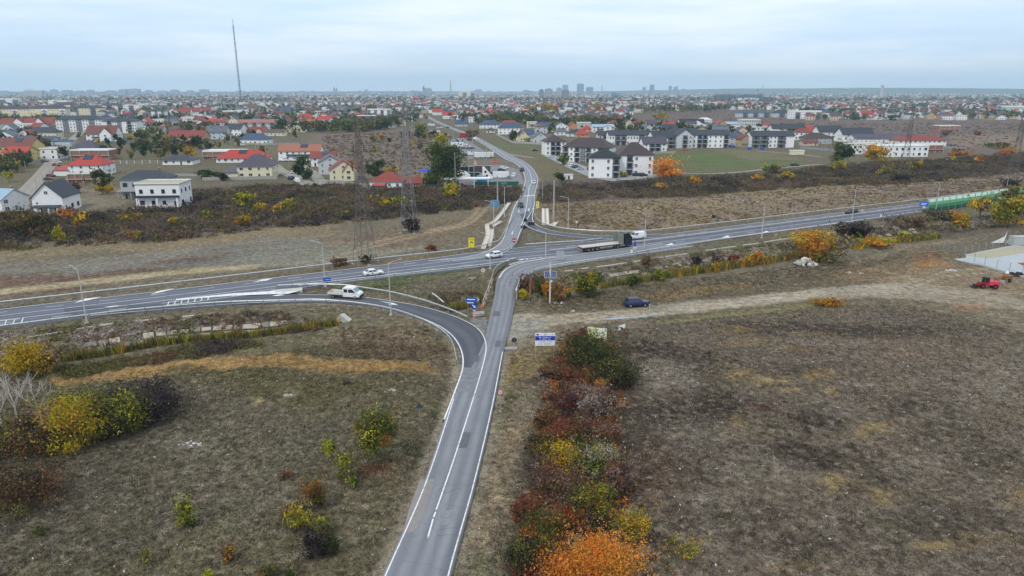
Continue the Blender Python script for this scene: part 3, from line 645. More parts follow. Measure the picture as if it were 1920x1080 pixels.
guard_rail('guard_rail', np.r_[wl([(-100,586),(0,573)])[:-1], wl([(0,573),(240,545.5),(480,517),(700,490.5),(870,471.5),(925,459),(938,452),(952,428),(975,391)])], 'long steel guard rail along the far side of the highway, left of the village road', 4.0)
guard_rail('guard_rail', wl([(1003,404),(1006,414),(1020,423),(1048,431),(1090,435.5),(1152,438),(1240,434),(1520,401),(1740,375.5),(1920,353.5)]), 'long steel guard rail along the far side of the highway, right of the village road', 5.0)
guard_rail('guard_rail', resample(e + (q - e) * .53, n=500)[90:300], 'median guard rail with rails on both sides down the middle of the highway', 4.0, double=True, posth=1.0, railm=M('rail_zinc', '#b9b3b2', .5,.3))
guard_rail('guard_rail', wl([(-100,628),(0,618.5),(120,603),(240,588),(360,577),(430,572.5),(520,570),(600,568.5),(680,575.5),(740,587),(795,607),(832,629),(848,650),(856,684)]), 'steel guard rail round the near outer edge of the slip road', 3.0)
guard_rail('guard_rail', wl([(520,541.5),(566,539.5),(640,540),(680,545),(740,555),(800,571),(850,589),(876,601)]), 'steel guard rail round the inner curve of the slip road, ending by the blue signs', 3.0)
guard_rail('guard_rail', wl([(560,541),(700,525),(800,513.5),(905,501.5),(955,494)]), 'steel guard rail on the near side of the highway above the grassy triangle', 4.0)
guard_rail('guard_rail', wl([(924,522),(926,512),(934,503),(950,494),(968,489)]), 'short curved guard rail at the tip of the island beside the bridge', 2.0)
guard_rail('guard_rail', wl([(978,529),(985,521),(1010,509),(1060,499),(1150,486),(1240,470),(1380,449),(1520,430),(1640,413),(1735,399)]), 'long steel guard rail on the near side of the highway right of the bridge', 4.0)
guard_rail('guard_rail', wl([(940,476),(956,469),(968,459),(976,440),(981,428)]), 'guard rail on the grass triangle beside the no entry sign', 2.5)
guard_rail('guard_rail', wl([(985,463),(1040,459),(1090,456),(1130,451)]), 'guard rail on the grass triangle above the flatbed truck', 3.0)
guard_rail('guard_rail', wl([(810,556),(820,563),(832,574)]), 'short diagonal pale rail beside the reeds near the blue signs', 4, railm=M('pale_rail', '#d6d6d0', .6))

POLE = M('lamp_pole_steel', '#b9bcbc', .5,.2); LEDM = M('lamp_head_grey', '#9c9fa2', .4,.2)
def street_lamp(u, v, vt, arm, label, two=False):
    p = at(u, v); p.z = max(p.z, -.3); h = (v - vt) * mpp(v) * 1.035
    t = thing('street_lamp', label, 'street lamp', p, group='tall street lamps along the highway and the village road')
    MB().tube((0,0,-.5),(0,0, h),.14,.07, POLE, 8).build('pole', t)
    MB().box(-.28,.28,-.28,.28,-.4,.25, M('lamp_base_concrete', '#aaa89f', .9)).build('base', t)
    a = Vector((math.cos(arm), math.sin(arm),0)) * 1.9
    MB().tube((0,0, h - .1),(a.x, a.y, h + .35),.05,.04, POLE, 6).build('arm', t)
    X = Matrix.Translation((a.x, a.y, h + .38)) @ Matrix.Rotation(arm, 4, 'Z')
    MB().box(-.1,.65,-.14,.14,-.06,.07, LEDM, X).build('lamp_head', t)
for L_ in [(163,604,503,2.6, 'street lamp nearest the left edge on the near side of the highway'),
           (610,536,455,2.9, 'street lamp rising between highway and slip road beside the small blue sign'),
           (733,590,492,.5, 'street lamp on the near verge of the slip road, below the white sedan'),
           (919,503,440,2.6, 'street lamp beside the white hatchback on the highway'),
           (1023,487,435,2.6, 'street lamp on the near edge of the highway behind the flatbed trailer'),
           (1208,465,401,2.5, 'street lamp in front of the white van on the highway'),
           (1428,445,383,2.5, 'street lamp on the near highway verge between white road arrows'),
           (1597,415,363,1.2, 'street lamp in front of the dark car on the highway'),
           (1754,396,347,1.2, 'street lamp at the start of the green noise barrier'),
           (1883,374,335,1.2, 'street lamp behind the green noise barrier near the right edge'),
           (926,446,380,2.9, 'street lamp beside the white concrete chute left of the village road'),
           (946,406,352,0, 'street lamp with a horizontal arm at the top of the concrete chute'),
           (1065,428,372,3.0, 'street lamp in the field right of the white slab')]: street_lamp(*L_)
CPOLE = M('concrete_pole', '#9c9d9a', .9, noise=.1); WOODP = M('weathered_wood', '#8a8078', .95)
def utility_pole(u, v, vt, label, arms=1, th=.2, mat=None, tilt=0):
    p = at(u, v); h = (v - vt) * mpp(v) * 1.03
    t = thing('utility_pole', label, 'utility pole', p, group='utility poles of the village'); t.rotation_euler = (0, tilt, .4)
    MB().tube((0,0,-.5),(0,0, h), th, th * .6, mat or CPOLE, 8).build('pole', t)
    if arms:
        MB().box(-.9,.9,-.06,.06, h - .5, h - .38, DSTEEL).build('crossarm', t)
        for x in (-.75,0,.75): MB().tube((x, 0, h - .38),(x, 0, h - .15),.05,.03, M('insulator', '#6b5a50', .4),6).build('insulator', t)
for L_ in [(933,391,331, 'thick grey concrete pole behind the blue road sign', 0,.3),(1038,412,340, 'thick grey concrete pole right of the white slab', 0,.35),(1017,376,338, 'thin pole with a crossbar right of the village road', 1,.15),
           (854,352,288, 'concrete pole in front of the big green tree', 1,.22),(889,346,282, 'tall concrete pole at the front of the car yard', 1,.25),(879,329,292, 'pole with crossarm behind the black car in the yard', 1,.2),
           (792,350,305, 'pale pole beside the red annexe roof', 1,.2),(800,344,303, 'pale pole beside the blue awning', 0,.18),(850,264,240, 'dark pole in front of the red lorry', 1,.18),(886,272,252, 'dark pole on the left verge beside the white car', 1,.2),
           (912,299,272, 'dark pole on the verge in front of the white trailers', 1,.2),(910,322,300, 'pole behind the yellow board of the car yard', 1,.18),(949,322,305, 'thin lamp pole by the yard entrance', 0,.12),(784,234,218, 'pole in the field behind the lattice pylon', 0,.2),
           (82,345,322, 'white pole at the left village street with an orange box', 0,.2),(94,328,308, 'white pole on the left village street by parked cars', 1,.2),(49,321,302, 'white pole in front of the orange house', 1,.2),(108,318,298, 'slim white pole behind the parked cars on the left', 1,.18),
           (69,352,336, 'short white pole at the corner of the left street', 0,.16),(101,349,340, 'white post beside the pale gabled house', 0,.16),(480,283,266, 'thin pole on the lawn behind the red roof', 0,.14),(499,292,270, 'thin pole beside the long white house', 0,.14),
           (748,340,312, 'concrete pole behind the red hipped house', 0,.2),(334,352,330, 'leaning grey pole right of the white flat-roofed house', 0,.2),(620,248,232, 'thin pale pole at the edge of the brown field', 0,.15),(741,240,231, 'short pale post at the top of the brown field', 0,.15)]:
    utility_pole(*L_)

strip('puddle', rough_edge(wl([(1128,597),(1150,594.5),(1180,592.5),(1205,589),(1236,586.5)]),.25,12), rough_edge(wl([(1130,598),(1155,597.5),(1185,594.5),(1210,592),(1238,587.5)]),.3,13),0, WATER, 40, skirt=False, zf=lambda x, y: H(x, y) * 0 + float(np.mean(H(x, y))) + .06)
# --- buildings
GLASS = M('window_glass', '#2b3038', .12, noise=.05, spec=.7); FRAMEW = M('window_frame_white', '#d9dad8', .5); FRAMED = M('window_frame_dark', '#33363a', .5)
DOORM = M('door_brown', '#4a3a30', .5); CONC = M('bare_concrete', '#9a9a96', .9, noise=.12); RAILM = M('balcony_rail', '#3b3e44', .5)
BRICK = M('red_brick', '#a8634a', .9, noise=.15, kind='brick'); SOLAR = M('solar_panel', '#1f2a45', .2, noise=.1, spec=.6); WHITE = M('white_render', '#dfe0e0', .8, noise=.05, scale=.5)
WALLC = dict(w='#e2e3e4', c='#d8cfb2', y='#cdb97c', g='#a2a6aa', lg='#bcc0c4', b='#b9c4cf', p='#c9b3a2', t='#b39b78', dg='#6c7076', gr='#a9c2b0', o='#c08a52', br='brick', cn='#9a9a96')
ROOFC = dict(d='#363b45', r='#7f3a32', R='#a23a31', b='#43393c', o='#96604a', bl='#3d4d66', g='#5a5f68', lb='#8fa6ba', br='#5d4a44', w='#c9cbcc', p='#4c4654', t='#a09a86', k='#26282c', m='#6c403a', pk='#94665e')
def wallm(k): return BRICK if k == 'br' else M('wall_render_' + k, WALLC[k],.85, noise=.06, scale=.6)
def roofm(k): return M('roof_cover_' + k, ROOFC[k],.6 if k != 'w' else .8, noise=.1, scale=.8, kind='tile' if k not in 'wt' else None)
WIN = {}
def win_mesh(w, h, dark=False):
    k = (round(w, 1), round(h, 1), dark)
    if k not in WIN:
        fm = FRAMED if dark else FRAMEW; mb = MB(); t = .09
        mb.box(-w / 2,-w / 2 + t, -.06,.05,0, h, fm).box(w / 2 - t, w / 2,-.06,.05,0, h, fm).box(-w / 2 + t, w / 2 - t, -.06,.05,0, t, fm).box(-w / 2 + t, w / 2 - t, -.06,.05, h - t, h, fm)
        if w > 1: mb.box(-.04,.04,-.05,.05, t, h - t, fm)
        mb.quad([(-w / 2 + t, -.02, t),(w / 2 - t, -.02, t),(w / 2 - t, -.02, h - t),(-w / 2 + t, -.02, h - t)], GLASS)
        mb.box(-w / 2 - .06, w / 2 + .06,-.14,.0,-.07,-.01, fm)
        WIN[k] = mb.mesh('window')
    return WIN[k]
def door_mesh():
    if 'd' not in WIN:
        mb = MB(); mb.box(-.55,.55,-.07,.05,0,2.1, FRAMEW).box(-.45,.45,-.10,-.07,.03,2.0, DOORM); WIN['d'] = mb.mesh('door')
    return WIN['d']
def roof_mesh(typ, x0, x1, y0, y1, z, rh, mat, over=.5, wallmat=None, th=.22):
    """returns (roof MB, gable wall MB or None)"""
    mb = MB(); gb = None; X0, X1, Y0, Y1 = x0 - over, x1 + over, y0 - over, y1 + over; xm, ym = (x0 + x1) / 2,(y0 + y1) / 2
    if typ == 'hip':
        w, d = X1 - X0, Y1 - Y0; s = min(w, d) / 2 * .98
        if w >= d: A, B = (X0 + s, ym),(X1 - s, ym)
        else: A, B = (xm, Y0 + s),(xm, Y1 - s)
        v = [(X0, Y0, z - .1),(X1, Y0, z - .1),(X1, Y1, z - .1),(X0, Y1, z - .1),(X0, Y0, z + .12),(X1, Y0, z + .12),(X1, Y1, z + .12),(X0, Y1, z + .12),(*A, z + rh),(*B, z + rh)]
        f = [(3,2,1,0),(0,1,5,4),(1,2,6,5),(2,3,7,6),(3,0,4,7)]
        if w >= d: f += [(4,5,9,8),(5,6,9),(6,7,8,9),(7,4,8)]
        else: f += [(4,5,8),(5,6,9,8),(6,7,9),(7,4,8,9)]
        mb.add(v, f, mat)
    elif typ in ('gx', 'gy'):
        if typ == 'gx':      # ridge along x
            k = rh / ((y1 - y0) / 2); e = z - over * k
            pr = [(Y0, e),(ym, z + rh),(Y1, e),(Y1, e + th),(ym, z + rh + th * 1.2),(Y0, e + th)]
            v = [(X0, a, b) for a, b in pr] + [(X1, a, b) for a, b in pr]
            gb = MB(); gb.add([(x0, y0, z),(x0, y1, z),(x0, ym, z + rh - .01),(x1, y0, z),(x1, y1, z),(x1, ym, z + rh - .01)],[(0,2,1),(3,4,5)], wallmat)
        else:
            k = rh / ((x1 - x0) / 2); e = z - over * k
            pr = [(X0, e),(xm, z + rh),(X1, e),(X1, e + th),(xm, z + rh + th * 1.2),(X0, e + th)]
            v = [(a, Y0, b) for a, b in pr] + [(a, Y1, b) for a, b in pr]
            gb = MB(); gb.add([(x0, y0, z),(x1, y0, z),(xm, y0, z + rh - .01),(x0, y1, z),(x1, y1, z),(xm, y1, z + rh - .01)],[(0,1,2),(3,5,4)], wallmat)
        f = [(0,1,4,5),(1,2,3,4),(6,11,10,7),(7,10,9,8)]
        f += [(i, 6 + i, 6 + (i + 1) % 6,(i + 1) % 6) for i in range(6)]
        mb.add(v, f, mat)
    elif typ == 'flat':
        mb.box(x0 - .25, x1 + .25, y0 - .25, y1 + .25, z, z + .25, mat)
        p = .18
        mb.box(x0 - .25, x1 + .25, y0 - .25, y0 - .25 + p, z + .25, z + .25 + max(.25, rh), WHITE).box(x0 - .25, x1 + .25, y1 + .25 - p, y1 + .25, z + .25, z + .25 + max(.25, rh), WHITE)
        mb.box(x0 - .25, x0 - .25 + p, y0 - .25 + p, y1 + .25 - p, z + .25, z + .25 + max(.25, rh), WHITE).box(x1 + .25 - p, x1 + .25, y0 - .25 + p, y1 + .25 - p, z + .25, z + .25 + max(.25, rh), WHITE)
    elif typ == 'mono':
        v = [(X0, Y0, z),(X1, Y0, z),(X1, Y1, z + rh),(X0, Y1, z + rh)]; mb.add(v + [(a, b, c + th) for a, b, c in v],[(3,2,1,0),(4,5,6,7),(0,1,5,4),(1,2,6,5),(2,3,7,6),(3,0,4,7)], mat)
        gb = MB(); gb.add([(x0, y0, z),(x0, y1, z),(x0, y1, z + rh),(x1, y0, z),(x1, y1, z),(x1, y1, z + rh)],[(0,2,1),(3,4,5),(1,2,5,4)], wallmat)
    return mb, gb
def place_windows(t, x0, x1, y0, y1, floors, hw, rng, dens=3.4, dark=False, z0=0, sides='fblr', door=True, wsz=None):
    fh = hw / floors
    for side, L in (('f', x1 - x0),('b', x1 - x0),('l', y1 - y0),('r', y1 - y0)):
        if side not in sides: continue
        n = max(1, int(L / dens)); dn = rng.randrange(n) if (door and side == 'f') else -1
        for fl in range(floors):
            for i in range(n):
                if side in 'lr' and rng.random() < .35: continue
                if side == 'b' and rng.random() < .3: continue
                c = (i + .5) / n; ww, wh = wsz or rng.choice([(1.2,1.35),(1.2,1.35),(1.7,1.4),(.8,1.35)])
                isd = fl == 0 and i == dn; me = door_mesh() if isd else win_mesh(ww, min(wh, fh - 1.0), dark)
                z = z0 + fl * fh + (.05 if isd else .95)
                if side == 'f': lo, rz = (x0 + c * L, y0, z),0
                elif side == 'b': lo, rz = (x1 - c * L, y1, z), math.pi
                elif side == 'l': lo, rz = (x0, y1 - c * L, z),-math.pi / 2
                else: lo, rz = (x1, y0 + c * L, z), math.pi / 2
                ob('door' if isd else 'window', me, t, lo, rz)
HOUSES = []
def house(u0, u1, vb, hw, hr, dep, yaw, typ, wc, rc, fl, opts, label, cat='house', name='house', group=None, win=True):
    """u0..u1 the width seen, vb the foot of the front wall, hw / hr wall and roof height in photo pixels"""
    k = mpp(vb); Wd = (u1 - u0) * k; ya = math.radians(yaw)
    w = max(4.0,(Wd - dep * abs(math.sin(ya))) / max(.3, math.cos(ya))); hwm = max(2.4, hw * k * 1.0); hrm = max(.15, hr * k)
    uf = (u0 + u1) / 2; p = G(uf, vb); ctr = Vector((p.x + math.sin(-ya) * dep / 2 * 0, p.y + dep / 2 * math.cos(ya) + w / 2 * abs(math.sin(ya)),0))
    ctr.z = float(H(ctr.x, ctr.y)) - .05
    t = thing(name, label, cat, ctr, ya, group); HOUSES.append((ctr.x, ctr.y, max(w, dep)))
    rng = random.Random(hash((round(u0), round(vb))) & 0xffff)
    x0, x1, y0, y1 = -w / 2, w / 2,-dep / 2, dep / 2; wm = wallm(wc); rm = roofm(rc)
    mb = MB().box(x0, x1, y0, y1,-.6, hwm, wm)
    rb, gb = roof_mesh(typ, x0, x1, y0, y1, hwm, hrm, rm, wallmat=wm, over=.45 if typ != 'flat' else 0)
    if gb: mb.v += [v for v in gb.v]; n0 = len(mb.v) - len(gb.v); mb.f += [[n0 + i for i in f] for f in gb.f]; mb.mi += [mb.m(wm)] * len(gb.f)
    mb.build('wall', t); roof = rb.build('roof', t)
    if win: place_windows(t, x0, x1, y0, y1, fl, hwm, rng, dark='D' in opts)
    if 'g' in opts and typ == 'gy':
        ob('window', win_mesh(1.2,1.1), t, (0, y0, hwm + hrm * .22))
    if typ in ('gx', 'hip'):
        for s_ in (-1,1): MB().box(-w / 2 - .45, w / 2 + .45,-.07,.07,-.08,.08, DSTEEL).build('gutter', roof, (0, s_ * (dep / 2 + .5), hwm - (.45 * hrm / (dep / 2) if typ == 'gx' else 0) + .05))
    if 'c' in opts or (typ in ('gx', 'gy', 'hip') and hr > 5 and (round(u0) % 3)):
        zc = hwm + hrm; MB().box(-.35,.35,-.35,.35,0,1.5 + .3 * hrm, BRICK).box(-.45,.45,-.45,.45,1.5 + .3 * hrm, 1.62 + .3 * hrm, CONC).build('chimney', roof, (w * .22, dep * .12, zc - .55 * hrm))
    if 's' in opts and typ in ('gx', 'hip'):
        k2 = hrm / (dep / 2); n = 4; L = dep / 2 * .55; X = Matrix.Translation((w * (.1 if typ == 'gx' else 0),-dep * .12, hwm + hrm * .78 + .3)) @ Matrix.Rotation(math.atan(k2),4, 'X')
        for i in range(n):
            for j in range(2):
                MB().box(i * 1.1 - 2.2, i * 1.1 - 1.14,-L / 2 - .5 + j * 1.75,-L / 2 + 1.2 + j * 1.75,0,.06, SOLAR, X).build('solar_panel', roof)
    if 'p' in opts:      # lean-to porch at the front
        pw = w * .9; MB().prism([(0,2.55),(3.1,2.15),(3.1,2.32),(0,2.75)],-pw / 2, pw / 2, rm, Matrix.Translation((0, y0,0)) @ Matrix.Rotation(-math.pi / 2,4, 'Z')).build('porch_roof', t)
        for i in range(4): MB().box(-.14,.14,-.14,.14,-.5,2.2, WHITE).build('column', t, (-pw / 2 + .3 + i * (pw - .6) / 3, y0 - 2.8,0))
    if 'b' in opts:
        z = hwm / fl if fl > 1 else hwm * .5
        bb = MB().box(-w * .3, w * .3,-1.3,0, z - .1, z + .08, CONC).box(-w * .3, w * .3,-1.3,-1.24, z + .08, z + .98, RAILM).build('balcony', t, (0, y0,0))
    if 'd' in opts and typ == 'gx':
        for xx in (-w * .25, w * .2):
            q = MB().box(-.9,.9,-dep * .22,0,0,1.5, wm).prism([(-1.1,1.45),(0,2.2),(1.1,1.45),(0,1.7)],-dep * .25,0, rm).build('dormer', roof, (xx, -dep * .12, hwm + hrm * .35))
            ob('window', win_mesh(1.2,1.1), q, (0,-dep * .22,.2))
    if 'a' in opts:      # annexe at the right
        aw = w * .45; mb = MB().box(x1 - .3, x1 + aw, y0 + 1, y1 - 1,-.6,2.7, wm); mb.build('annexe_wall', t)
        roof_mesh('hip', x1, x1 + aw, y0 + 1, y1 - 1,2.7,1.2, rm)[0].build('annexe_roof', t)
    if 'A' in opts:      # annexe at the left
        aw = w * .4; MB().box(x0 - aw, x0 + .3, y0 - .6, y1 - 2,-.6,2.7, wm).build('annexe_wall', t)
        roof_mesh('mono', x0 - aw, x0, y0 - .6, y1 - 2,2.7,1.3, rm)[0].build('annexe_roof', t)
    if 'x' in opts:      # a crossing gable at the front
        gw = w * .38; gd = 2.2; cx = -w * .2 if 'y' in opts else w * .18; MB().box(cx - gw / 2, cx + gw / 2, y0 - gd, y0 + .2,-.6, hwm, wm).build('bay_wall', t)
        r2, g2 = roof_mesh('gy', cx - gw / 2, cx + gw / 2, y0 - gd, 0, hwm, hrm * .75, rm, wallmat=wm, over=.4); r2.build('bay_roof', t); g2.build('bay_gable', t)
        for f_ in range(fl): ob('window', win_mesh(1.7,1.4), t, (cx, y0 - gd, .95 + f_ * hwm / fl))
    if 'u' in opts:      # unfinished: bare concrete posts, slab, dark openings
        for i in range(5): MB().box(-.2,.2,-.2,.2,-.3, hwm, CONC).build('concrete_post', t, (x0 + i * w / 4, y0 - .25,0))
        MB().box(x0 - .6, x1 + .6, y0 - .9, y0 - .05, hwm * .46, hwm * .54, CONC).build('slab', t)
    return t
def block(u0, u1, vb, hw, hr, dep, yaw, typ, wc, rc, fl, pat, label, cat='apartment block', bay=3.6, name='apartment_block', dark='dg', group=None):
    """an apartment block: pat gives the front bays, w window bay, b balcony bay, d dark bay, n blank bay"""
    k = mpp(vb); Wd = (u1 - u0) * k; ya = math.radians(yaw); w = max(6.0,(Wd - dep * abs(math.sin(ya))) / max(.3, math.cos(ya))); hwm = hw * k; hrm = max(.2, hr * k)
    p = G((u0 + u1) / 2, vb); ctr = Vector((p.x, p.y + dep / 2 * math.cos(ya) + w / 2 * abs(math.sin(ya)),0)); ctr.z = float(H(ctr.x, ctr.y)) - .05
    t = thing(name, label, cat, ctr, ya, group); HOUSES.append((ctr.x, ctr.y, max(w, dep)))
    x0, x1, y0, y1 = -w / 2, w / 2,-dep / 2, dep / 2; wm = wallm(wc); dm_ = wallm(dark); rm = roofm(rc)
    mb = MB().box(x0, x1, y0, y1,-.6, hwm, wm); rb, gb = roof_mesh(typ, x0, x1, y0, y1, hwm, hrm, rm, wallmat=wm, over=.6 if typ != 'flat' else 0)
    if gb: n0 = len(mb.v); mb.v += gb.v; mb.f += [[n0 + i for i in f] for f in gb.f]; mb.mi += [0] * len(gb.f)
    mb.build('wall', t); rb.build('roof', t)
    n = len(pat); fh = hwm / fl; bw = w / n
    for side in (0,1):
        yy = y0 if side == 0 else y1; s = -1 if side == 0 else 1; rz = 0 if side == 0 else math.pi
        for i, ch in enumerate(pat):
            xc = x0 + (i + .5) * bw if side == 0 else x1 - (i + .5) * bw
            if ch == 'd' or ch == 'b': MB().box(xc - bw / 2 + .15, xc + bw / 2 - .15, min(yy, yy + s * .06), max(yy, yy + s * .06),.02, hwm - .02, dm_).build('facade_panel', t)
            for f_ in range(fl):
                z = f_ * fh
                if ch in 'wd':
                    for q in ((-.25,.25) if bw > 4.2 else (0,)): ob('window', win_mesh(1.2,1.5), t, (xc + q * bw, yy + s * .07, z + .9), rz)
                elif ch == 'b':
                    ob('window', win_mesh(1.7,2.1, True), t, (xc, yy + s * .08, z + .2), rz)
                    a, b_ = sorted((yy + s * .07, yy + s * 1.5)); c_, d_ = sorted((yy + s * 1.42, yy + s * 1.5))
                    if f_ > 0: MB().box(xc - bw / 2 + .2, xc + bw / 2 - .2, a, b_, z - .1, z + .1, WHITE).box(xc - bw / 2 + .2, xc + bw / 2 - .2, c_, d_, z + .1, z + .95, RAILM).build('balcony', t)
    m_ = max(1, int(dep / 4))
    for side in (-1,1):
        for i in range(m_):
            for f_ in range(fl):
                if (i + f_ * (i + 1)) % 3 == 2: continue
                ob('window', win_mesh(.8,1.3), t, ((x0 if side < 0 else x1), y0 + (i + .5) * dep / m_, f_ * fh + .95), side * math.pi / 2)
    return t
A = lambda X, Y: (X / 4.8,150 + Y / 4.8)
# --- left, nearest first
house(54,116,399,30,25,13,8, 'gy', 'w', 'd', 1, 'gpD', 'white gabled house with dark roof and columned porch, nearest on the left')
house(-32,17,401,27,16,11,-10, 'gx', 'w', 'lb', 2, '', 'white house with a pale blue roof cut by the left edge')
t_ = house(254,338,388,42,2,11,4, 'flat', 'w', 't', 2, 'D', 'white two-storey house with flat beige roof and dark band')
MB().box(-7.4,7.4,-7.3,-5.6,3.55,4.15, M('dark_band', '#30343a', .5)).build('canopy', t_)
for i in range(3): MB().box(-.25,.25,-.25,.25,-.4,3.55, WHITE).build('column', t_, (-6.9 + i * 6.9,-6.9,0))
MB().box(-7.9,7.9,-9.4,-5.6,-.3,.18, CONC).build('terrace', t_)
t_ = house(224,315,372,36,14,10,6, 'hip', 'g', 'd', 2, 'D', 'unfinished grey two-storey house behind the flat-roofed white one')
MB().box(-9.5,8.5,-7.6,-5.05,3.0,3.25, CONC).build('terrace_slab', t_)
for i in range(4): MB().box(-.18,.18,-.18,.18,-.4,3.0, CONC).build('column', t_, (-9 + i * 4.5,-7.2,0))
t_ = house(125,192,329,19,18,13,5, 'hip', 'w', 'R', 2, 'sA', 'white house with a bright red hipped roof and solar panels')
house(127,184,344,17,1,6,5, 'flat', 'br', 't', 1, 'u', 'low unfinished red brick annexe in front of the red hipped house', 'building site', 'brick_annexe')
house(133,203,300,17,1.5,10,3, 'flat', 'br', 'w', 1, 'u', 'unfinished red brick house with white flat slab roof', 'building site', 'brick_house')
house(139,180,285,8,13,9,0, 'hip', 'g', 'p', 1, '', 'dark purple pyramid roof behind the white slab roof')
house(3,54,304,18,9,11,-4, 'gx', 'y', 'R', 2, '', 'orange-yellow house with a bright red roof by the left street')
house(-15,64,296,22,13,12,-4, 'gx', 'y', 'm', 2, 's', 'long brown-red roofed house with solar panels at the left edge')
house(160,216,266,15,14,12,6, 'gx', 'w', 'm', 2, 'xb', 'white villa with brown-red roofs behind a grey fence')
house(28,96,272,9,6,10,4, 'gx', 'b', 'bl', 1, 'a', 'long low pale blue building at the left')
house(46,104,258,9,10,12,2, 'hip', 'c', 'd', 1, 'A', 'low house with a wide dark hipped roof, left of the apartment blocks')
house(-4,29,253,9,11,11,6, 'gy', 'w', 'g', 1, 'g', 'white gabled house with grey roof at the left edge')
for i, (a, b_, c_) in enumerate([(0,22, 'left end'),(22,44, 'second from the left'),(44,64, 'middle one'),(64,82, 'second from the right'),(82,102, 'right end')]):
    house(a - 2, b_, 243 - i * .4,11,9,12,8, 'gy' if i % 2 else 'gx', 'w' if i < 4 else 'br', 'r', 2, 'c', 'white terraced house with red roof, %s of the red terrace' % c_, group='red roofed terrace')
block(103,186,248,23,7,15,9, 'hip', 'w', 'd', 4, 'wdwdwdw', 'white and grey four-storey block with dark roof, the left one of the pair')
block(191,255,250,22,6,14,6, 'hip', 'w', 'd', 4, 'nbwdnbw', 'white and grey four-storey block with dark roof, the right one of the pair')
block(2,54,220,15,6,14,4, 'hip', 'c', 'b', 3, 'wwbww', 'cream and white apartment block with brown roof, leftmost of three', dark='w'); block(56,122,220,16,6,14,4, 'hip', 'c', 'b', 3, 'wnbwwb', 'cream and white apartment block with brown roof, middle of three', dark='w')
block(136,190,216,13,5,14,4, 'hip', 'c', 'd', 3, 'bwwbw', 'cream and white apartment block with dark roof, right of three')
block(100,142,206,9,5,14,3, 'hip', 'w', 'b', 3, 'wbwb', 'white block with brown roof behind the cream ones'); block(190,232,207,9,4,14,0, 'hip', 'w', 'b', 3, 'wbwb', 'white block with dark brown roof behind and right of the cream ones'); block(232,262,208,10,1,12,0, 'flat', 'w', 't', 3, 'wbw', 'white flat-roofed block with three storeys near the striped tower')
block(-12,36,196,9,2,14,0, 'flat', 'w', 't', 3, 'wbwb', 'white flat-roofed block at the far left edge'); block(92,126,195,6,1,14,0, 'flat', 'w', 't', 2, 'www', 'low pale block on the open ground at the far left'); block(50,80,184,13,1,20,0, 'flat', 'g', 'g', 5, 'wwww', 'grey concrete block shell at the far left')
block(278,309,226,17,3,12,4, 'hip', 'w', 'd', 3, 'dndnd', 'white and black striped block with a dark roof', dark='dg')
for i, (a, b_) in enumerate([(313,335),(335,357),(357,376),(376,395)]):
    house(a, b_, 219 - i * .8,8,7,10,4, 'gy' if i == 0 else 'gx', 'w', 'r', 2, '', 'white row house with red roof, %s of the far red row' % ['first', 'second', 'third', 'last'][i], group='far row of red roofs')
house(340,366,231,10,1,10,2, 'flat', 'w', 't', 2, '', 'white cubic house with flat roof left of the bushes'); house(308,330,238,10,4,9,2, 'gx', 'g', 'g', 2, 'u', 'grey unfinished house behind the pink cottage', 'building site'); house(293,322,247,7,6,9,3, 'hip', 'p', 'pk', 1, '', 'small cottage with a pink roof behind the trees')
house(312,383,265,8,11,13,-3, 'gx', 't', 'r', 1, 'c', 'wide house with a broad brown-red roof and hedge in front')
house(386,425,261,13,11,11,4, 'gx', 'b', 'g', 2, 'd', 'pale blue house with grey roof and two dormers'); house(422,458,255,13,9,11,-14, 'gx', 'w', 'd', 2, '', 'white house with steep dark blue roof')
house(446,503,271,9,11,12,-4, 'hip', 'w', 'bl', 1, '', 'low white house with a broad blue-grey hipped roof'); house(461,497,254,8,7,10,4, 'gx', 'p', 'r', 1, 'x', 'peach house with brown-red roof behind the blue-grey one'); house(497,534,255,7,5,9,3, 'gx', 'c', 'br', 1, '', 'cream bungalow with a brown roof beside the dark tree')
house(424,448,236,9,6,9,8, 'gy', 'c', 'g', 2, 'g', 'cream gabled house behind the terrace'); block(448,514,242,12,5,10,3, 'gx', 'lg', 'pk', 2, 'wbwbwbwb', 'grey terrace of row houses with reddish roofs', 'terrace', name='terraced_houses')
house(442,464,217,12,3,10,3, 'gx', 'w', 'g', 2, '', 'plain white three-storey house with no windows in front', win=False); house(464,486,212,9,5,10,6, 'gx', 'p', 'br', 2, '', 'tan block with a brown roof beside the plain white house'); house(418,441,221,11,2,10,3, 'flat', 'br', 't', 2, 'u', 'red brick shell of a house in the middle of the town', 'building site', 'brick_house')
house(510,553,214,6,6,11,2, 'hip', 'w', 'bl', 2, '', 'wide white house with dark blue roof'); house(508,532,221,7,6,10,3, 'hip', 'w', 'm', 1, '', 'white house with brown-red roof in front of the dark blue one')
house(558,588,229,6,9,10,5, 'hip', 'w', 'R', 1, '', 'white cottage with bright red roof, left of two'); house(590,629,234,10,6,10,5, 'hip', 'w', 'R', 2, 'b', 'white house with wide bright red roof and garage'); house(558,606,239,7,8,10,4, 'hip', 'c', 'o', 1, '', 'cream house with an orange-brown hipped roof'); house(577,606,240,4,5,8,0, 'gx', 'c', 'p', 1, '', 'low purple roofed annexe in front of the orange-brown roof', 'annexe', 'annexe')
house(540,574,248,6,8,9,8, 'gy', 'c', 'b', 1, 'g', 'cream chalet with dark gabled roof and a hedge'); house(588,606,222,7,4,8,8, 'gy', 'w', 'm', 2, 'g', 'white gabled cottage beside the bright blue roof'); house(607,628,221,4,5,8,0, 'hip', 'lg', 'bl', 1, '', 'small house with a bright blue roof')
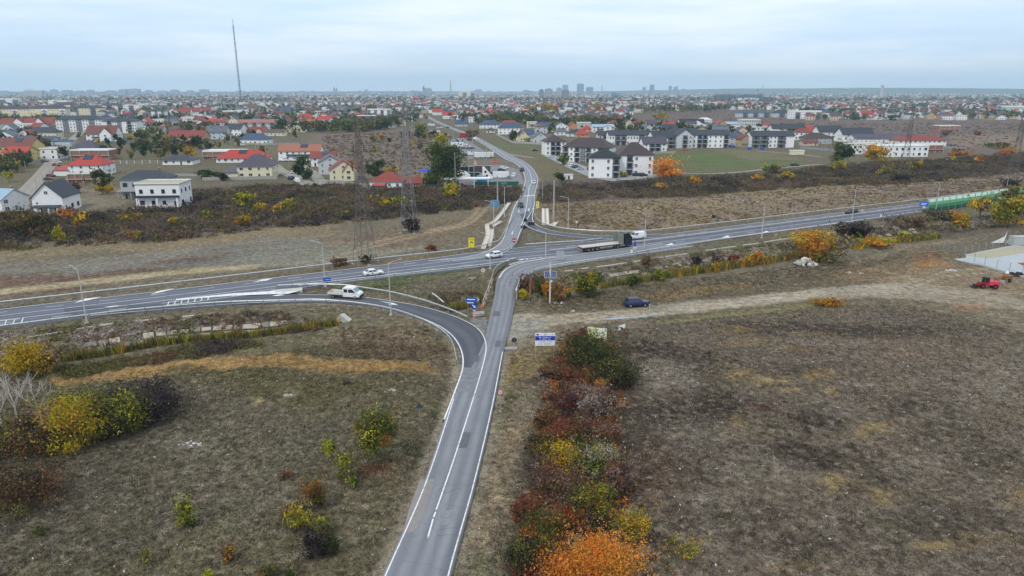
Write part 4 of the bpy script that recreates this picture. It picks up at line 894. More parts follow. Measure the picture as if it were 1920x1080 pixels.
house(571,592,212,5,5,9,0, 'hip', 'p', 'm', 2, '', 'pink house with a dark red roof in the middle of the town'); block(689,732,223,16,2,14,2, 'flat', 'w', 'bl', 3, 'dndnbnd', 'white modern block with vertical dark bays'); house(670,704,233,15,1,10,2, 'flat', 'br', 't', 2, 'uD', 'bare concrete and brick house shell by the brown field', 'building site', 'concrete_shell')
house(628,652,209,6,3,9,0, 'gx', 'c', 'g', 2, '', 'cream house among trees left of the modern block'); house(645,664,211,6,4,8,0, 'hip', 'lg', 'bl', 2, '', 'grey house with blue roof left of the modern block'); house(762,792,221,6,6,11,3, 'hip', 'c', 'g', 1, '', 'cream house with a grey hipped roof beside the second pylon'); house(735,762,208,7,4,10,0, 'hip', 'w', 'm', 2, '', 'white house with dark red roof behind the pylon')
house(512,530,238,0.1,6,8,0, 'hip', 'c', 'br', 1, '', 'small brown hipped roof in front of the dark tree')
house(380,454,300,15,2,11,3, 'flat', 'br', 'w', 1, 'u', 'orange brick house with white slab roof beside the dark bungalow', 'building site', 'brick_house'); house(303,360,309,7,8,11,3, 'hip', 'w', 'd', 1, '', 'white bungalow with dark roof beside the yellow tree')
house(402,498,305,6,15,13,5, 'hip', 'w', 'R', 1, 's', 'white house with a broad red roof and black solar collectors'); house(440,509,334,22,21,14,6, 'hip', 'c', 'p', 2, 'A', 'big cream two-storey house with a dark purple hipped roof')
house(521,600,301,18,10,11,3, 'gx', 'w', 'o', 2, 'sb', 'long white two-storey house with orange roof and solar panels')
house(575,628,312,16,9,12,12, 'gx', 'w', 'r', 2, 's', 'white house with red roof and skylights behind the gabled ones'); house(588,640,327,22,12,11,14, 'gy', 'lg', 'g', 2, 'g', 'grey gabled house squeezed between red roofed ones'); house(606,668,339,20,17,13,14, 'gy', 'c', 'r', 2, 'gx', 'pale yellow gabled house with red roof beside the first pylon')
house(692,758,353,13,17,13,-5, 'hip', 'w', 'r', 1, '', 'white bungalow with a red pyramid roof behind the pylons'); house(702,722,358,7,2,5,-5, 'gx', 'br', 'R', 1, '', 'low brick porch with red roof in front of the pyramid roof', 'annexe', 'annexe'); house(760,790,352,9,8,7,6, 'gx', 'br', 'r', 1, '', 'small red outbuilding between the second pylon and pale poles', 'outbuilding', 'outbuilding')
# --- centre
house(898,938,241,7,8,12,3, 'hip', 'w', 'bl', 2, '', 'white house with dark blue hipped roof, left of two by the road'); house(933,981,252,12,9,12,4, 'hip', 'w', 'bl', 2, '', 'white house with dark blue hipped roof, the bigger one by the fence'); house(912,928,249,4,5,7,0, 'hip', 'c', 'p', 1, '', 'garden pavilion with purple hipped roof between the blue roofs', 'pavilion', 'pavilion')
house(938,972,236,4,6,10,0, 'hip', 'c', 'r', 1, '', 'red roofed house peeping over the dark blue roofs'); house(968,990,265,11,9,10,14, 'gy', 'c', 'br', 1, 'g', 'tan chalet with gabled roof among garden trees'); house(994,1028,268,10,9,11,12, 'gy', 'lg', 'g', 1, 'g', 'grey gabled house with a red lean-to'); house(978,1002,258,6,8,9,8, 'gx', 'lg', 'bl', 2, '', 'house with a blue-grey roof behind the tan chalet')
house(988,1007,240,10,1,8,2, 'flat', 'c', 't', 2, 'b', 'cream cubic house with open balcony'); house(1006,1034,247,11,6,10,6, 'gx', 'lg', 'bl', 2, '', 'pale grey house with blue-grey roof beside white gable'); house(1035,1066,248,11,7,11,10, 'gy', 'w', 'b', 2, 'gb', 'white gabled house with three arched windows'); house(1064,1082,243,8,6,9,10, 'gy', 'o', 'm', 1, 'g', 'orange gabled house with a dark red roof'); house(1082,1108,241,10,1,9,2, 'flat', 'lg', 't', 2, '', 'grey box house with flat roof')
house(1063,1090,256,6,7,10,4, 'hip', 'w', 'd', 1, '', 'low white house with a dark hipped roof'); house(1080,1106,258,6,8,9,4, 'hip', 'o', 'R', 1, '', 'orange house with bright red roof'); house(1110,1152,248,10,4,12,3, 'gx', 'w', 'lb', 2, 'bx', 'white house with pale roof and wide pediment'); house(1092,1110,247,4,7,8,0, 'hip', 'p', 'R', 1, '', 'bright pink-red roof behind the orange house')
block(1120,1164,269,16,6,10,3, 'gx', 'lg', 'd', 2, 'wbwbw', 'grey terrace with dark roofs above the brown apartment roofs', 'terrace', name='terraced_houses'); house(1030,1052,233,4,5,9,0, 'gx', 'p', 'r', 1, '', 'red roof above the white gabled house')
house(853,877,237,5,7,9,2, 'gx', 'lg', 'bl', 1, 's', 'house whose roof is covered with blue solar panels')
block(1017,1061,291,25,12,13,8, 'hip', 'w', 'b', 3, 'wbbw', 'white apartment block with brown roof, left wing of the brown complex'); block(1058,1160,306,28,17,14,-24, 'hip', 'w', 'b', 3, 'bwbdbwbd', 'long white apartment block with brown roof, middle of the complex')
block(1158,1224,329,38,22,14,3, 'hip', 'w', 'b', 3, 'nbwnw', 'white apartment block with brown roof, right wing beside the orange tree'); block(1104,1167,334,38,14,13,-6, 'hip', 'w', 'k', 3, 'wnwb', 'white apartment block with black hipped roof, in front of the brown roofs')
# --- right of it
block(1295,1366,277,24,8,12,2, 'gx', 'w', 'd', 3, 'wbbwwwb', 'long white three-storey block with dark gabled roof facing the green field'); block(1266,1299,278,24,11,12,5, 'gy', 'lg', 'd', 3, 'nbw', 'gable-ended white block joined to the long one'); block(1140,1220,272,19,7,12,2, 'gx', 'w', 'd', 2, 'wbbwwbw', 'white two-storey row with dark roof above the brown complex')
block(1218,1266,278,20,11,12,12, 'gx', 'w', 'd', 3, 'nwb', 'white block with steep dark roof between two rows'); block(1202,1251,284,15,11,10,8, 'gx', 'w', 'p', 2, 'wbbw', 'small white house with purple roof and loggias', 'house', name='house'); block(1258,1306,262,12,8,12,4, 'gx', 'w', 'd', 2, 'wbw', 'white block with dark roof behind the long one')
house(1364,1390,273,16,7,10,4, 'gx', 'lg', 'bl', 2, '', 'pale grey house with blue roof at the end of the long block'); house(1386,1406,276,15,8,10,10, 'gy', 't', 'm', 2, 'u', 'unfinished brown house with scaffolded front', 'building site'); block(1406,1490,277,22,8,12,4, 'gx', 'w', 'd', 3, 'bbwbn', 'white three-storey block with dark roof and blank end by the fence')
block(1446,1514,256,12,10,13,6, 'gx', 'w', 'd', 2, 'nwbw', 'white block with large dark roof behind the fence'); block(1388,1425,248,22,1,12,4, 'flat', 'lg', 't', 4, 'wwww', 'grey four-storey block with flat roof'); house(1309,1335,237,12,4,9,3, 'hip', 'w', 'w', 2, 'b', 'white tower house with a pale hipped roof'); house(1273,1322,239,8,7,11,5, 'gx', 'w', 'k', 1, 'x', 'white house with black roof left of the tower house')
house(1334,1370,245,9,8,11,12, 'gy', 't', 'R', 1, 'g', 'tan house with bright red roof right of the tower house'); house(1236,1260,245,8,5,10,5, 'gy', 'w', 'lb', 1, 'g', 'white house with twin gables'); house(1207,1234,241,6,7,10,3, 'gx', 'p', 'R', 1, '', 'house with a bright red roof left of the twin gables'); house(1184,1216,247,5,8,10,6, 'gy', 't', 'br', 1, 'g', 'tan house with dull red roof'); house(1166,1190,240,8,7,9,10, 'gy', 'c', 'b', 1, 'g', 'cream house with dark roof above the terrace')
house(1140,1161,241,10,5,9,2, 'hip', 'c', 'r', 2, '', 'cream house with red roof above the terrace'); house(1508,1560,270,11,9,12,3, 'hip', 'g', 'b', 2, '', 'grey house with brown hipped roof beside the green trees'); house(1505,1534,272,3,5,7,0, 'gx', 'm', 'm', 1, '', 'low dark red shed roof by the fence', 'shed', 'shed') if False else None
house(1505,1534,273,4,5,7,0, 'gx', 'p', 'm', 1, '', 'low shed with dark red roof by the fence', 'shed', 'shed'); house(1430,1452,246,8,5,9,3, 'gx', 'w', 'R', 1, '', 'white house with a bright red roof behind the flat grey block'); house(1498,1530,248,6,7,10,3, 'hip', 'c', 'R', 1, '', 'cream house with bright red roof above the dark roof'); house(1355,1388,239,6,4,9,0, 'gx', 'w', 'lb', 1, '', 'white house with pale blue roof in front of the grey block')
block(1532,1582,261,14,10,12,6, 'gx', 'w', 'd', 2, 'nwb', 'white house with dark gabled roof, left of two by the red roof', 'house', name='house'); block(1576,1640,266,14,11,12,6, 'gx', 'w', 'd', 2, 'nbwb', 'white house with dark gabled roof, right of two by the red roof', 'house', name='house')
house(1602,1728,268,8,7,14,2, 'gx', 'w', 'p', 2, 'x', 'long white building with purple roof'); house(1682,1775,276,12,9,13,2, 'hip', 'w', 'r', 2, '', 'long building with red roof over brick walls'); house(1706,1768,287,14,1,7,2, 'flat', 'br', 't', 1, 'u', 'bare brick wing in front of the long red roof', 'building site', 'brick_annexe')
house(1594,1662,289,17,1,12,4, 'flat', 'w', 't', 2, 'D', 'white cubic villa behind the yellow tree'); house(1640,1742,294,19,1,12,3, 'flat', 'w', 'w', 2, 'D', 'long white cubic villa with wide dark windows and garage'); house(1520,1545,250,4,5,9,0, 'gx', 'w', 'R', 1, '', 'bright red roof at the left end of the dark roofed pair')
house(1760,1799,248,11,1,11,2, 'flat', 'br', 't', 2, 'u', 'red brick house shell alone in the brown field', 'building site', 'brick_house'); house(1483,1508,290,7,.5,3,2, 'flat', 'c', 'w', 1, '', 'cream site container alone in the field', 'container', 'site_container', win=False)
house(810,830,216,6,5,10,4, 'gx', 'w', 'R', 1, '', 'white house with orange-red roof right of the road, far end'); house(829,851,223,7,6,10,6, 'gx', 'w', 'R', 1, '', 'white house with orange-red roof right of the road, nearer'); house(822,842,215,4,4,9,0, 'gx', 'w', 'bl', 1, '', 'white house with blue roof between two orange-red ones'); house(772,787,192,4,6,9,0, 'hip', 'w', 'R', 2, '', 'lone house with vivid red roof above the road end')
block(1480,1540,223,12,3,10,2, 'flat', 'w', 't', 2, 'wbwbwb', 'row of pale cubic villas behind the brown field', 'terrace', name='terraced_houses'); block(1382,1442,220,8,4,10,2, 'hip', 'lg', 'bl', 2, 'wbwbwb', 'row of blue roofed villas behind the brown field', 'terrace', name='terraced_houses'); block(1448,1542,220,8,4,10,2, 'hip', 'lg', 'd', 2, 'wbwbwbwb', 'longer row of dark roofed villas behind the brown field', 'terrace', name='terraced_houses')
block(1885,1960,213,12,2,14,0, 'flat', 'gr', 'w', 3, 'wwwwww', 'pale green hall at the far right edge', 'hall', name='hall'); house(1614,1638,223,8,6,10,4, 'gx', 'w', 'R', 2, '', 'white house with red roof on the near edge of the far right village'); house(1800,1828,220,7,6,11,0, 'gx', 'gr', 'd', 2, '', 'pale green house with dark roof on the edge of the far right village')
house(1302,1318,203,7,1,9,0, 'flat', 'w', 't', 2, '', 'white cubic house among trees left of the far stadium'); house(1331,1343,202,4,3,8,0, 'hip', 'w', 'm', 2, '', 'small house with dark red roof among trees below the stadium')
block(860,890,184,10,1,14,0, 'flat', 'c', 't', 4, 'wbwb', 'pale apartment block in the far town centre above the road')
# --- vegetation
def road_poly(L, Rr_): return np.r_[np.asarray(L), np.asarray(Rr_)[::-1]]
ROADS = [road_poly(HT, HB), road_poly(wl(RU), wl(RL)), road_poly(wl(NL), wl(NRt)), road_poly(wl(FL), wl(FR)), road_poly(wl(OL), wl(OR)), road_poly(A_, B_)]
ROADS += [np.array([G(u, v)[:2] for u, v in p]) for p in ([(1767,470),(1806,479),(1850,470),(1897,461),(2040,470),(2060,545),(1910,517),(1840,497),(1776,484)],[(1012,288),(1030,288),(1115,318),(1150,330),(1235,326),(1238,332),(1150,340),(1105,332),(1060,312)],[(858,312),(940,309),(972,318),(981,336),(982,346),(830,351),(835,330)])]
ROADS = [p[::max(1, len(p) // 90)] for p in ROADS]
def free_of_roads(x, y):
    ok = np.ones(x.shape, bool)
    for p in ROADS: ok &= ~inpoly(x, y, p)
    return ok
def scatter(poly_px, n, seed, clear=True, houses=True):
    """n points spread evenly over a piece of land"""
    rg = np.random.default_rng(seed); P = np.array([G(u, v)[:2] for u, v in poly_px])
    lo, hi = P.min(0), P.max(0); ox, oy = [],[]; got = 0
    for _ in range(60):
        x = rg.uniform(lo[0], hi[0], n * 2); y = rg.uniform(lo[1], hi[1], n * 2); m = inpoly(x, y, P)
        if clear: m &= free_of_roads(x, y)
        if houses:
            for hx, hy, r in HOUSES:
                if lo[0] - 20 < hx < hi[0] + 20 and lo[1] - 20 < hy < hi[1] + 20: m &= np.hypot(x - hx, y - hy) > r * .62
        ox.append(x[m]); oy.append(y[m]); got += m.sum()
        if got >= n: break
    return np.concatenate(ox)[:n], np.concatenate(oy)[:n]
PAL = dict(dg=['#2d3d25', '#37472a', '#26321f', '#44522e'], gr=['#3d5028', '#4a5c2b', '#33431f', '#5d6a30'], og=['#c76a22', '#d8812c', '#b4561f', '#93602a', '#e09a3a'], ye=['#c7a124', '#b28f26', '#d8b63a', '#8e862c', '#7d7a2a'],
           yg=['#8f952c', '#a7a433', '#6f7a2b', '#b5b03c', '#5a672a'], pu=['#54494b', '#463d40', '#66585a', '#3a3336'], rd=['#7c2b27', '#93382c', '#5f2626', '#a44a38'], br=['#6b523f', '#7d6149', '#564338', '#8d7355'], ol=['#5b5a34', '#6c6a3a', '#494a2c', '#7d7742'],
           pk=['#a08a86', '#8a7470', '#6e5a58', '#b5a29c'], mx=['#6a4a30', '#8a5a30', '#4c4a2c', '#7c3a2a', '#9a7a34'], oy=['#c98a24', '#b57426', '#8f7a2c', '#6a702c', '#d5a035'], wt=['#b8aca6', '#a39690', '#8f8378'], dk=['#2c2a26', '#38342e', '#24231f'], ru=['#8a4a34', '#7a3f30', '#9c5c42', '#6a4238'])
PAL['rd'] = ['#6a302b', '#7c3a30', '#552a28', '#8a4a3c']; PAL['ru'] = ['#7d4a37', '#6f4034', '#8f5c46', '#5f4034']; PAL['og'] = ['#bb6a2a', '#c97c32', '#a65624', '#86602e', '#d08f3c']; PAL['mx'] = ['#5f4630', '#785431', '#4c4a2c', '#6a3e2e', '#86703a']
PAL['vo'] = ['#dc8230', '#e39440', '#cc6c24', '#e6a452']
PALL = {k: np.array([lin(c) for c in v]) for k, v in PAL.items()}
QS = np.array([[-1,-.6,0],[1,-.6,0],[1,.6,0],[-1,.6,0]])
def leaves(centers, size, cols, rg, aspect=1.0, out=None):
    """one small quad per centre, turned at random"""
    n = len(centers); a = rg.normal(size=(n, 3))
    if out is not None: q = out + rg.normal(0,.45,(n, 3)); q /= np.linalg.norm(q, axis=1)[:, None] + 1e-9; a -= (a * q).sum(1)[:, None] * q
    a /= np.linalg.norm(a, axis=1)[:, None]
    if out is not None: b = np.cross(q, a)
    else: b = rg.normal(size=(n, 3)); b -= (b * a).sum(1)[:, None] * a; b /= np.linalg.norm(b, axis=1)[:, None]
    s = (np.asarray(size) * rg.uniform(.6,1.35, n))[:, None]
    v = centers[:, None, :] + QS[None, :, 0, None] * (a * s)[:, None, :] * .5 * aspect + QS[None, :, 1, None] * (b * s)[:, None, :] * .5
    f = np.arange(4 * n).reshape(n, 4); c = np.repeat(cols * rg.uniform(.78,1.22,(n, 1)),4,0)
    return v.reshape(-1,3), f, np.clip(c, 0,.8)
def crown_pts(n, w, d, h, z0, rg, lumps=7, pals=('gr',), wts=None, shell=.40, spr=.34):
    """points in an uneven cloud of lumps; every lump has its own colour mix"""
    lc = []; lr = []
    for i in range(lumps):
        a = rg.uniform(0,2 * math.pi); r = rg.uniform(.1,.72) ** .75; zz = rg.uniform(.14,.86)
        k = 1 - .5 * abs(zz - .45) * 1.4
        lc.append((math.cos(a) * r * w / 2 * k, math.sin(a) * r * d / 2 * k, z0 + zz * h)); lr.append(rg.uniform(.20,.42))
    lc = np.array(lc); lr = np.array(lr); li = rg.choice(lumps, n, p=lr / lr.sum())
    q = rg.normal(size=(n, 3)); q /= np.linalg.norm(q, axis=1)[:, None]; rad = rg.uniform(shell, 1, n) ** .6 * np.where(rg.random(n) < .22, rg.uniform(1,1.35, n),1)
    p = lc[li] + q * (rad * lr[li])[:, None] * np.array([w / 2 * 1.15, d / 2 * 1.15, h / 2 * 1.1])
    # sprigs: leaves strung along shoots that break the outline
    S = max(6, n // 16); so = np.stack([rg.normal(0, w * .17, S), rg.normal(0, d * .17, S), np.full(S, z0)],1); sd = np.stack([np.clip(rg.normal(0,.22, S),-.42,.42) * w / h, np.clip(rg.normal(0,.22, S),-.42,.42) * d / h, rg.uniform(.55,1.12, S)],1) * h
    sm = rg.random(n) < spr; sid = rg.integers(0, S, n)[sm]; tt_ = rg.uniform(.35,1, len(sid)) ** .7
    p[sm] = so[sid] + sd[sid] * tt_[:, None] + rg.normal(0,.03,(len(sid),3)) * max(w, h); li[sm] = (sid * 7) % lumps
    global SPRIGS; SPRIGS = (so, sd)
    p[:, 2] = np.maximum(p[:, 2], z0 + .02 * h)
    pc = rg.choice(len(pals), lumps, p=wts); P = [PALL[k] for k in pals]
    c = np.empty((n, 3)); br = rg.uniform(.8,1.2, lumps)
    for i in range(lumps):
        m = li == i; pp = P[pc[i]]; j = rg.choice(len(pp),2, replace=False) if len(pp) > 1 else [0,0]; w_ = rg.uniform(0,1, m.sum())[:, None]; c[m] = (pp[j[0]] * w_ + pp[j[1]] * (1 - w_)) * br[i]
    k_ = rg.random(n) < .07; allc = np.concatenate(P); c[k_] = allc[rg.integers(0, len(allc), k_.sum())]
    global OUT; OUT = q.copy(); OUT[:, 2] += .25
    return p, c
BARK = M('bark', '#5a4f46', .95, noise=.2, scale=6); WBARK = M('pale_bark', '#b4aca2', .9, noise=.15, scale=5)
def limbs(mb, base, h, r, rg, mat, n=4, spread=.5):
    top = base + Vector((rg.uniform(-.1,.1) * h, rg.uniform(-.1,.1) * h, h * .55)); mb.tube(base - Vector((0,0,.4)), top, r, r * .55, mat, 6)
    for i in range(n):
        a = 2 * math.pi * (i + rg.uniform(-.3,.3)) / n; s = base.lerp(top, rg.uniform(.5,1)); e_ = s + Vector((math.cos(a) * h * spread * .5, math.sin(a) * h * spread * .5, h * rg.uniform(.2,.4)))
        mb.tube(s, e_, r * .45, r * .12, mat, 5)
def tree(u, v, wpx, hpx, pals, label, trunk=.22, name='tree', cat='tree', wts=None, lumps=8, group=None, dens=1.0, leafpx=2.6, dfac=.9):
    k = mpp(v); p = at(u, v); w = wpx * k * 1.12; h = hpx * k * 1.1; rg = np.random.default_rng(int(u * 7 + v * 13) + 5)
    t = thing(name, label, cat, p, group=group); n = int(np.clip(wpx * hpx * 1.0 * dens, 90,16000)); z0 = h * trunk
    mb = MB(); limbs(mb, Vector((0,0,0)), h * .8, max(.05, min(.35, h * .022)), rg, BARK); mb.build('trunk', t)
    pts, c = crown_pts(n, w, w * dfac, h - z0, z0, rg, max(9, int(lumps * 1.4)), pals, wts, spr=.34 if v > 560 else .16)
    if v > 560 and trunk < .1:
        mb = MB()
        for a_, d_ in list(zip(*SPRIGS))[:40]: mb.tube(Vector(a_) - Vector((0,0,.2)), Vector(a_ + d_ * .97),.022,.008, BARK, 3, cap=False)
        mb.build('stems', t)
    vv, ff, cc_ = leaves(pts, np.full(n, max(.09, leafpx * k)), c, rg, 1.25, OUT); ob('crown', np_mesh('crown', vv, ff, cc_, LEAF), t)
    return t
def bush(u, v, wpx, hpx, pals, label, **kw):
    kw.setdefault('trunk', .0); kw.setdefault('name', 'bush'); kw.setdefault('cat', 'bush'); return tree(u, v, wpx, hpx, pals, label, **kw)
tree(837,349,74,76,('dg', 'gr'), 'big dense dark green tree beside the car yard', trunk=.06, lumps=16)
tree(792,259,29,27,('yg', 'gr'), 'yellow-green willow at the top of the brown field', trunk=.05); tree(825,281,32,27,('ye', 'yg'), 'yellow tree behind the big dark green one', trunk=.05); bush(812,260,20,14,('dg', 'br'), 'dull brown-green bush between willow and yellow tree')
tree(1247,332,62,34,('vo', 'vo', 'og'), 'bright orange tree beside the white apartment block', trunk=.05, lumps=14)
tree(1580,308,44,42,('dg', 'gr'), 'dark green pair of trees beside the yellow one', trunk=.05); tree(1640,304,48,31,('ye', 'oy'), 'golden yellow tree in front of the white cubic villas', trunk=.04, lumps=12)
tree(193,363,42,42,('dg', 'dg', 'ye'), 'dark green tree with a yellow top beside the brick annexe', trunk=.05); bush(141,362,24,20,('br', 'pu'), 'small brown bare shrub left of the dark tree')
tree(272,278,34,32,('dg', 'gr', 'ol'), 'round green tree in front of the town, left of the ruddy hedge', trunk=.05); tree(296,276,24,22,('dg', 'gr'), 'darker green tree beside the round green one', trunk=.05); tree(311,276,20,20,('yg', 'ol'), 'yellow-olive tree at the end of the hedge', trunk=.05)
bush(350,276,60,12,('pu', 'rd'), 'purple-red hedge in front of the wide brown-red roof', name='hedge', cat='hedge', dfac=.25); tree(358,298,20,22,('oy', 'ye'), 'orange-yellow tree beside the dark bungalow'); tree(17,341,20,18,('yg', 'ye'), 'yellow-green tree by the left village street'); bush(75,297,18,14,('dg',), 'dark green bush beside the orange-yellow house'); tree(123,299,20,22,('dg', 'gr'), 'dark green conifer-like tree on the village street')
tree(528,251,32,28,('dg', 'gr'), 'dark green tree beside the brown hipped roof', trunk=.05); tree(653,247,36,22,('ol', 'gr'), 'olive tree at the corner of the brown field', trunk=.05); bush(683,246,26,16,('br', 'ol'), 'brownish bushes below the concrete shell'); tree(715,243,30,20,('ol', 'gr', 'dg'), 'green tree below the modern white block', trunk=.05)
tree(569,337,34,40,('dg', 'gr'), 'dark green tree at the corner of the gravel street', trunk=.04); tree(703,336,42,32,('gr', 'dg'), 'lush green tree behind the first pylon', trunk=.03); bush(735,330,30,16,('ol', 'ye'), 'olive bushes behind the red pyramid roof'); bush(665,322,26,18,('oy', 'ol'), 'ochre bush beside the pale yellow gabled house')
bush(700,266,13,11,('yg', 'ol'), 'small yellow-green bush alone in the brown field'); bush(716,264,10,13,('oy',), 'small ochre bush alone in the brown field'); bush(704,284,12,9,('yg',), 'lower yellow-green bush in the brown field'); bush(731,266,9,7,('pu', 'dk'), 'grey thorn bush in the brown field'); bush(788,280,10,14,('ol',), 'slim olive bush near the road end of the brown field'); bush(770,275,9,9,('ye',), 'tiny yellow bush near the second pylon')
bush(395,335,50,16,('dg', 'gr'), 'dark green garden hedge before the cream house', name='hedge', cat='hedge', dfac=.3); bush(420,338,18,14,('dg', 'dk'), 'dark round shrub beside the cream house'); bush(555,296,26,10,('dg',), 'low hedge before the brick and white villas', name='hedge', cat='hedge', dfac=.3)
bush(454,389,38,30,('yg', 'ye', 'ol'), 'yellow-green bush, the largest of those in the left scrub', lumps=10); bush(546,396,25,22,('ye', 'yg'), 'lemon yellow bush in the middle of the left scrub'); bush(456,422,34,22,('oy', 'ye', 'ol'), 'ochre bush below the largest yellow-green one'); bush(488,396,26,14,('ye', 'oy'), 'low yellow bush, left of the ochre pair'); bush(518,399,24,14,('oy', 'ye'), 'low ochre bush beside the lemon yellow one'); bush(846,372,32,28,('yg', 'ye', 'yg'), 'dome-shaped bright yellow-green bush by the car yard', lumps=12)
bush(112,456,22,30,('ye', 'yg'), 'upright yellow bush at the lower edge of the left scrub'); bush(150,424,26,26,('ye', 'oy'), 'bright yellow bush below the white gabled house'); bush(126,410,30,22,('og', 'rd'), 'orange-red bush below the white gabled house'); bush(244,418,44,18,('oy', 'ye', 'ol'), 'wide ochre bush below the flat-roofed house'); bush(330,421,34,13,('ol', 'ye'), 'low olive-yellow bush right of the wide ochre one'); bush(384,409,15,15,('gr', 'yg'), 'small bright green bush in the left scrub'); bush(250,446,26,16,('oy',), 'small ochre bush at the scrub edge'); bush(262,450,14,12,('yg',), 'small green-yellow bush at the scrub edge')
bush(50,440,130,46,('dg', 'mx', 'ol', 'br'), 'long mixed hedge of green and brown shrubs at the left edge', name='hedge', cat='hedge', lumps=22, dens=.7, dfac=.4); bush(808,472,24,13,('og', 'ru'), 'small orange shrub alone left of the yellow sign'); bush(715,385,28,16,('ye', 'ol'), 'yellow-olive bush behind the pylons'); bush(748,388,34,20,('ye', 'yg'), 'yellow bush at the foot of the second pylon'); bush(770,436,34,28,('pu', 'dk'), 'dark thorn thicket around the feet of the second pylon'); bush(686,492,24,16,('ol', 'dk'), 'dark weeds around the feet of the first pylon'); bush(635,496,40,14,('br', 'ru'), 'russet grass clump beside the first pylon'); bush(650,404,10,10,('ye',), 'tiny yellow bush between the pylons'); bush(808,345,30,20,('yg', 'gr'), 'yellow-green bush beside the blue awning'); bush(1050,340,22,18,('gr', 'dg'), 'green bush beside the white field shed'); bush(1057,309,20,18,('gr', 'yg'), 'green tree in front of the parked cars of the brown complex', name='tree', cat='tree')
tree(1100,553,62,45,('yg', 'ye', 'gr'), 'round yellow and green bush by the dirt road', trunk=.0, lumps=16, name='bush', cat='bush'); bush(1012,556,26,34,('gr', 'ol'), 'green bush left of the solar lamp'); bush(1027,560,22,32,('og', 'oy'), 'orange bush at the foot of the solar lamp'); bush(1046,562,40,28,('oy', 'br'), 'ochre weeds right of the solar lamp'); bush(1066,555,14,14,('yg',), 'small lime bush between ochre weeds and round bush'); bush(982,560,24,18,('ye', 'yg'), 'yellow-leaved bush at the end of the bridge railing'); bush(1000,535,60,34,('pu', 'dk', 'br'), 'dark thicket behind the brown post', lumps=12)
bush(1187,536,26,22,('yg', 'gr'), 'lime green bush in the ditch, left one'); bush(1237,527,19,25,('yg', 'gr'), 'lime green bush in the ditch, right and taller'); tree(1214,503,24,38,('br', 'ol'), 'thin half bare tree at the highway drain', trunk=.3, dens=.35); bush(1305,500,30,26,('pu', 'dk'), 'grey-black thorn bush on the ditch bank'); bush(1345,490,24,28,('rd', 'pu'), 'dark red shrub on the ditch bank, left one'); bush(1375,484,22,22,('rd', 'rd'), 'dark red shrub on the ditch bank, right one'); bush(1262,505,20,14,('rd', 'ru'), 'small maroon shrub among the concrete slabs'); bush(1343,507,20,16,('oy', 'ye'), 'yellow bush among reeds, left of two'); bush(1402,498,17,22,('oy', 'ye'), 'slim golden bush among reeds, middle'); bush(1417,494,16,24,('og', 'oy'), 'slim orange bush among reeds, right')
tree(1529,486,94,50,('oy', 'ye', 'og', 'ol'), 'big golden orange bush beside the pile of rubble', trunk=.0, lumps=18, name='bush', cat='bush'); tree(1797,430,32,36,('ye', 'oy'), 'slender golden tree below the green barrier', trunk=.08); tree(1838,410,50,42,('br', 'ol', 'ye'), 'half bare brownish tree below the green barrier', trunk=.15, dens=.5); tree(1890,424,66,52,('yg', 'ye', 'gr'), 'large yellow-green tree at the right edge', trunk=.04, lumps=16); tree(1900,385,60,36,('br', 'ye', 'ol'), 'brownish tree behind the large yellow-green one', trunk=.1, dens=.6); bush(1760,412,60,18,('ol', 'pu'), 'dull olive thicket below the barrier'); bush(1640,462,70,14,('og', 'oy', 'yg'), 'long low orange and yellow reeds in the ditch'); bush(1550,572,66,14,('ye', 'oy', 'og'), 'strip of bright yellow weeds on the dirt road verge', dfac=.15, lumps=14)
bush(1700,447,50,14,('yg', 'ol'), 'low lime weeds in the ditch at the right'); bush(1600,440,70,24,('pu', 'dk', 'dk'), 'dark thicket right of the golden orange bush', lumps=12); bush(1700,425,80,18,('pu', 'br'), 'purple-brown thicket below the highway at the right', lumps=12)
bush(1447,324,34,16,('yg', 'ol'), 'yellow-olive bush below the green field'); bush(1420,338,22,10,('oy', 'ye'), 'low yellow bush in the right scrub'); bush(1303,345,22,14,('og', 'ye'), 'small orange bush in the right scrub'); bush(1165,332,26,10,('yg', 'ye'), 'yellow weeds below the white apartment blocks'); bush(1240,355,34,12,('oy', 'br'), 'rust-yellow shrubs at the lower edge of the right scrub'); bush(1476,338,26,14,('br', 'ye'), 'tan shrub in the right scrub'); bush(1570,318,30,16,('oy', 'yg', 'ye'), 'yellow and rust bush left of the golden tree'); bush(1660,326,34,14,('ye', 'ol'), 'low yellow shrub beside the third pylon'); bush(1715,318,30,14,('ye', 'ol'), 'low yellow shrub right of the third pylon'); bush(1787,303,14,10,('ye', 'yg'), 'bright yellow dot of a bush below the far brick shell')
bush(1838,306,26,14,('og', 'br'), 'orange-brown bush in the right scrub'); bush(1885,292,36,16,('og', 'oy'), 'orange shrubs at the right edge of the scrub'); bush(1800,292,40,12,('og', 'br'), 'rusty hedge below the grey fence', dfac=.4); bush(1690,340,44,12,('dk', 'pu'), 'dark thorns around the feet of the third pylon'); bush(1895,352,40,16,('dk', 'pu'), 'dark thorns around the feet of the fourth pylon'); bush(1832,254,16,8,('rd', 'ru'), 'maroon bush in the far brown field'); bush(1775,254,22,9,('br', 'ru'), 'brown shrub below the far brick shell'); bush(1870,278,50,9,('dg', 'ol'), 'dark green bushes in the far right field'); bush(833,257,16,7,('dg', 'gr'), 'low green bank beside the yard end of the village road')
